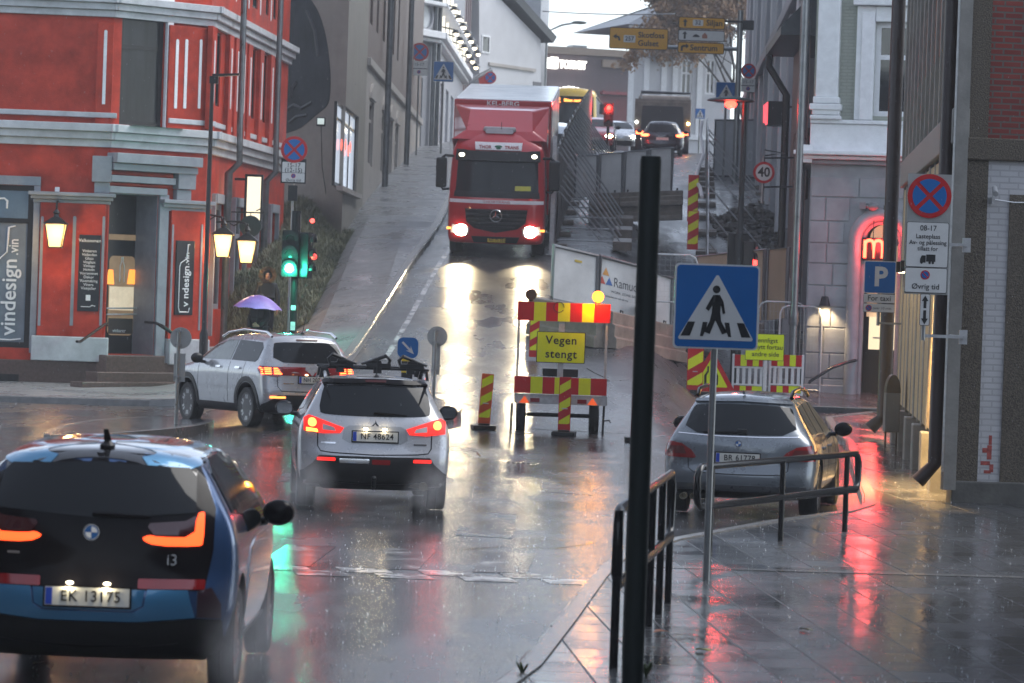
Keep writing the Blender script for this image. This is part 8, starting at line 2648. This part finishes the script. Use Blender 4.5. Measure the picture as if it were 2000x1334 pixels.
def person(px, d, H, rz, label, raise_arm, hood):
    p = W(px, 640, d)
    o = thing('person', (p.x, p.y, zg(p.x, p.y) + .12), label, 'person', rz=rz)
    k = H / 1.7
    V = lambda x, y, z: (x * k, y * k, z * k)
    J = {'pelvis': (V(0, 0, .93), (.14, .10)), 'waist': (V(0, 0, 1.08), (.125, .09)), 'chest': (V(0, .0, 1.28), (.15, .1)), 'neck0': (V(0, 0, 1.43), .06), 'neck': (V(0, -.01, 1.49), .052),
         'head0': (V(0, -.02, 1.56), (.075, .085)), 'head': (V(0, -.025, 1.63), (.08, .092)), 'crown': (V(0, -.01, 1.69), (.055, .06))}
    E = [('pelvis', 'waist'), ('waist', 'chest'), ('chest', 'neck0'), ('neck0', 'neck'), ('neck', 'head0'), ('head0', 'head'), ('head', 'crown')]
    for s_, n in ((-1, 'l'), (1, 'r')):
        J['hip' + n] = (V(s_ * .09, 0, .86), .09); J['knee' + n] = (V(s_ * .10, -.03 + .06 * s_, .48), .058); J['ank' + n] = (V(s_ * .10, .02 + .12 * s_, .09), .04); J['toe' + n] = (V(s_ * .11, -.14 + .12 * s_, .04), .035)
        E += [('pelvis', 'hip' + n), ('hip' + n, 'knee' + n), ('knee' + n, 'ank' + n), ('ank' + n, 'toe' + n)]
        J['sh' + n] = (V(s_ * .19, 0, 1.38), .055)
        up = raise_arm == s_
        J['el' + n] = (V(s_ * .25, -.06, 1.12), .042); J['wr' + n] = (V(s_ * .10, -.30, .93) if up else V(s_ * .24, -.12, .86), .028)
        E += [('chest', 'sh' + n), ('sh' + n, 'el' + n), ('el' + n, 'wr' + n)]
        w = Vector(J['wr' + n][0])
        if up:                          # the hand closes round the umbrella shaft
            fx, pal = Vector((-s_ * .9, -.2, .25)).normalized(), Vector((0, -.25, 1)).normalized()
        else:
            fx, pal = Vector((0, -.15, -1)).normalized(), Vector((0, -1, 0))
        J['palm' + n] = (tuple(w + fx * .06 * k), (.032, .02)); E.append(('wr' + n, 'palm' + n))
        sd_ = fx.cross(pal).normalized()
        for q in range(4):
            b0 = w + fx * .095 * k + pal * (q - 1.5) * .021
            curl = sd_ * (-.035 if up else .012)
            ln = (.062, .075, .07, .055)[q]
            J['f%d%s' % (q, n)] = (tuple(b0), .0095); J['g%d%s' % (q, n)] = (tuple(b0 + fx * ln * .5 + curl * .5), .009); J['h%d%s' % (q, n)] = (tuple(b0 + fx * ln * (.6 if up else .95) + curl * 1.4), .008)
            E += [('palm' + n, 'f%d%s' % (q, n)), ('f%d%s' % (q, n), 'g%d%s' % (q, n)), ('g%d%s' % (q, n), 'h%d%s' % (q, n))]
        t0 = w + fx * .04 * k + pal * .035
        J['t' + n] = (tuple(t0), .012); J['u' + n] = (tuple(t0 + fx * .03 + pal * .02), .010); J['v' + n] = (tuple(t0 + fx * .055 + pal * .025), .009)
        E += [('palm' + n, 't' + n), ('t' + n, 'u' + n), ('u' + n, 'v' + n)]
    skin_mesh('body', J, E, skin_m, o)
    K = lambda n, g: (J[n][0], tuple(v + g for v in J[n][1]) if hasattr(J[n][1], '__len__') else J[n][1] + g)
    C = {'pelvis': K('pelvis', .045), 'waist': K('waist', .04), 'chest': K('chest', .035), 'neck0': K('neck0', .03), 'hem': (V(0, 0, .72), (.2, .17))}
    CE = [('pelvis', 'waist'), ('waist', 'chest'), ('chest', 'neck0'), ('pelvis', 'hem')]
    T_, TE = {'pelvis': K('pelvis', .012)}, []
    for n in 'lr':
        for q in ('sh', 'el', 'wr'): C[q + n] = K(q + n, .024)
        CE += [('chest', 'sh' + n), ('sh' + n, 'el' + n), ('el' + n, 'wr' + n)]
        for q in ('hip', 'knee', 'ank'): T_[q + n] = K(q + n, .022)
        TE += [('pelvis', 'hip' + n), ('hip' + n, 'knee' + n), ('knee' + n, 'ank' + n)]
    skin_mesh('coat', C, CE, coat_m, o); skin_mesh('trousers', T_, TE, trouser_m, o)
    for s_, n in ((-1, 'l'), (1, 'r')):
        a = Vector(J['ank' + n][0]); B().sph(a + Vector((0, -.07, -.045)), (.055, .15, .05), 14, 8).build('shoe', rubber_b, o, smooth=60)
        B().sph(V(s_ * .03, -.108, 1.625), .012, 8, 6).build('eye', mat('eye_dark', (.03, .02, .015), .1, var=0), o)
    B().sph(V(0, -.118, 1.60), (.014, .022, .02), 8, 6).build('nose', skin_m, o)
    B().sph(V(0, -.098, 1.562), (.026, .01, .006), 8, 5).build('mouth', mat('lips', (.3, .11, .09), .4), o)
    if hood:
        f = B()
        for q in range(1500):
            a = random.uniform(0, 6.28); rr2 = random.uniform(.10, .15)
            c = Vector(V(rr2 * math.cos(a), -.09 + random.uniform(-.03, .05), 1.615 + rr2 * 1.05 * math.sin(a)))
            t = Vector((math.cos(a) + random.gauss(0, .5), random.gauss(-.3, .5), math.sin(a) + random.gauss(0, .5))).normalized() * random.uniform(.04, .09)
            w = t.orthogonal().normalized() * .006
            f.add([c - w, c + w, c + t], [(0, 1, 2)])
        f.build('fur_trim', fur_m, o)
        B().sph(V(0, .035, 1.63), (.135, .125, .15), 18, 12).build('hood', coat_m, o, smooth=60)
    else:
        B().sph(V(0, .012, 1.655), (.092, .095, .095), 16, 10).build('hair', mat('dark_hair', (.03, .02, .015), .5), o, smooth=60)
    return o, J, k
o1, J1, k1 = person(519, 81.5, 1.66, R(10), 'walker in a black coat with a brown fur trimmed hood beside the red house', 0, True)
o2, J2, k2 = person(507, 77.5, 1.42, R(-20), 'walker in black clothes sheltering under a purple umbrella', 1, False)
w = o2.matrix_basis @ Vector(J2['palmr'][0])
um = thing('umbrella', w, 'open purple umbrella carried by a walker beside the red house', 'umbrella', M=Matrix.Translation(w) @ Matrix.Rotation(R(3), 4, 'Y'))
purple = mat('purple_nylon', (.23, .12, .42), .35, var=.15, scale=2, c2=(.33, .19, .52))
vs, fs = [], []
N = 32
top_ = .66
for i in range(8):
    r = .54 * i / 7
    for j in range(N):
        a = 2 * math.pi * j / N
        sc_ = abs(math.sin(a * 4))
        rr2 = r * (1 - .07 * sc_ * (i / 7) ** 2)
        vs.append((rr2 * math.cos(a), rr2 * math.sin(a), top_ - .30 * (i / 7) ** 1.9 + .02 * sc_ * (i / 7) ** 2))
for i in range(7):
    for j in range(N):
        fs.append((i * N + j, (i + 1) * N + j, (i + 1) * N + (j + 1) % N, i * N + (j + 1) % N))
B().add(vs, fs).build('canopy', purple, um, smooth=25, fix=True)
B().tube((0, 0, -.12), (0, 0, top_ + .05), .008, 8).lathe([(.018, -.2), (.02, -.1), (.012, -.08)], n=10).build('shaft', dkmetal, um)
for j in range(8):
    a = 2 * math.pi * j / 8
    B().path([(.5 * i / 5 * math.cos(a), .5 * i / 5 * math.sin(a), top_ - .30 * (i / 5 * .96) ** 1.9 - .008) for i in range(6)], .004, 4).build('rib', dkmetal, um)

# ---------------------------------------------------------------- rain, wheel spray and haze
b = B()
rr_ = random.Random(3)
for k in range(4200):
    d = rr_.uniform(26, 88)
    q = ray(rr_.uniform(-60, 2060), rr_.uniform(-60, 1400)); q = CAM + q * (d / q.y)
    if q.z < zg(q.x, q.y) + .05: continue
    s_ = rr_.uniform(.0009, .0016); l = s_ * rr_.uniform(5, 10)
    b.add([q + Vector((s_, 0, 0)), q + Vector((0, s_, 0)), q + Vector((-s_, 0, 0)), q + Vector((0, -s_, 0)), q + Vector((0, 0, l)), q - Vector((0, 0, l))],
          [(0, 1, 4), (1, 2, 4), (2, 3, 4), (3, 0, 4), (1, 0, 5), (2, 1, 5), (3, 2, 5), (0, 3, 5)])
tag(b.build('rain', mat('rain_drop', (.4, .42, .44), .1, var=0, spec=1)), 'falling raindrops across the whole street', 'rain', kind='stuff')

b = B()
for k in range(5200):                    # drops bursting on the wet ground
    d = rr_.uniform(20, 88)
    px = rr_.uniform(0, 2000)
    x = (px - 1000) * d / FPX; z = zg(x, d) + (.125 if x > interp([(24, .1), (31, .75), (36.7, 1.7), (42, 4), (50, 4.9), (66, 6.1)], d) else .003)
    h, w = rr_.uniform(.008, .03), rr_.uniform(.0012, .003)
    for q in range(3):
        a = rr_.uniform(0, 6.28); c, s_ = math.cos(a), math.sin(a)
        b.add([(x - s_ * w, d + c * w, z), (x + s_ * w, d - c * w, z), (x + c * h * .8, d + s_ * h * .8, z + h)], [(0, 1, 2)])
tag(b.build('rain_splash', mat('splash_water', (.6, .63, .66), .1, var=0)), 'tiny splashes of rain on the wet road and slabs', 'rain', kind='stuff')

def spray(loc, size, dens, label):
    m = bpy.data.materials.new('water_spray')
    m.use_nodes = True
    n, l = m.node_tree.nodes, m.node_tree.links
    n.remove(n['Principled BSDF'])
    v = n.new('ShaderNodeVolumePrincipled')
    v.inputs['Color'].default_value = (.9, .92, .95, 1)
    tc = n.new('ShaderNodeTexCoord')
    no = n.new('ShaderNodeTexNoise'); no.inputs['Scale'].default_value = 1.6; no.inputs['Detail'].default_value = 3
    l.new(tc.outputs['Object'], no.inputs['Vector'])
    ln = n.new('ShaderNodeVectorMath'); ln.operation = 'LENGTH'; l.new(tc.outputs['Object'], ln.inputs[0])
    mr = n.new('ShaderNodeMapRange'); mr.interpolation_type = 'SMOOTHSTEP'
    for k, q in (('From Min', .25), ('From Max', 1.0), ('To Min', 1), ('To Max', 0)): mr.inputs[k].default_value = q
    l.new(ln.outputs['Value'], mr.inputs['Value'])
    m2 = n.new('ShaderNodeMapRange')
    for k, q in (('From Min', .38), ('From Max', .72), ('To Min', .15), ('To Max', dens)): m2.inputs[k].default_value = q
    l.new(no.outputs['Fac'], m2.inputs['Value'])
    mu_ = n.new('ShaderNodeMath'); mu_.operation = 'MULTIPLY'; l.new(mr.outputs[0], mu_.inputs[0]); l.new(m2.outputs[0], mu_.inputs[1])
    l.new(mu_.outputs[0], v.inputs['Density']); l.new(v.outputs[0], n['Material Output'].inputs['Volume'])
    o = B().sph((0, 0, 0), 1, 20, 12).build('wheel_spray', m, T=Matrix.Translation(loc) @ Matrix.Diagonal((*size, 1)))
    return tag(o, label, 'spray', kind='stuff')
spray((-2.30, 40.9, .34), (.42, .8, .42), 1.0, 'water spray thrown up behind the near wheel of the silver crossover')
spray((-.86, 40.9, .32), (.40, .7, .40), 1.0, 'water spray thrown up behind the kerb flank wheel of the silver crossover')
spray((-1.5, 22.0, .42), (.42, 1.0, .50), 1.0, 'water spray thrown up behind the rear wheel of the blue hatchback')
spray((-3.35, 21.4, .22), (.5, .7, .26), 1.8, 'low water spray under the rear bumper of the blue hatchback')
hz = B().box(-330, 330, -95, 640, -1.2, 34).build('haze', (lambda: None)() or mat('haze_air', var=0))
m = MATS['haze_air']; n, l = m.node_tree.nodes, m.node_tree.links
n.remove(n['Principled BSDF'])
v = n.new('ShaderNodeVolumePrincipled')
v.inputs['Color'].default_value = (.88, .92, .97, 1); v.inputs['Density'].default_value = .0009
l.new(v.outputs[0], n['Material Output'].inputs['Volume'])
tag(hz, 'thin rainy haze filling the street', 'haze', kind='stuff')
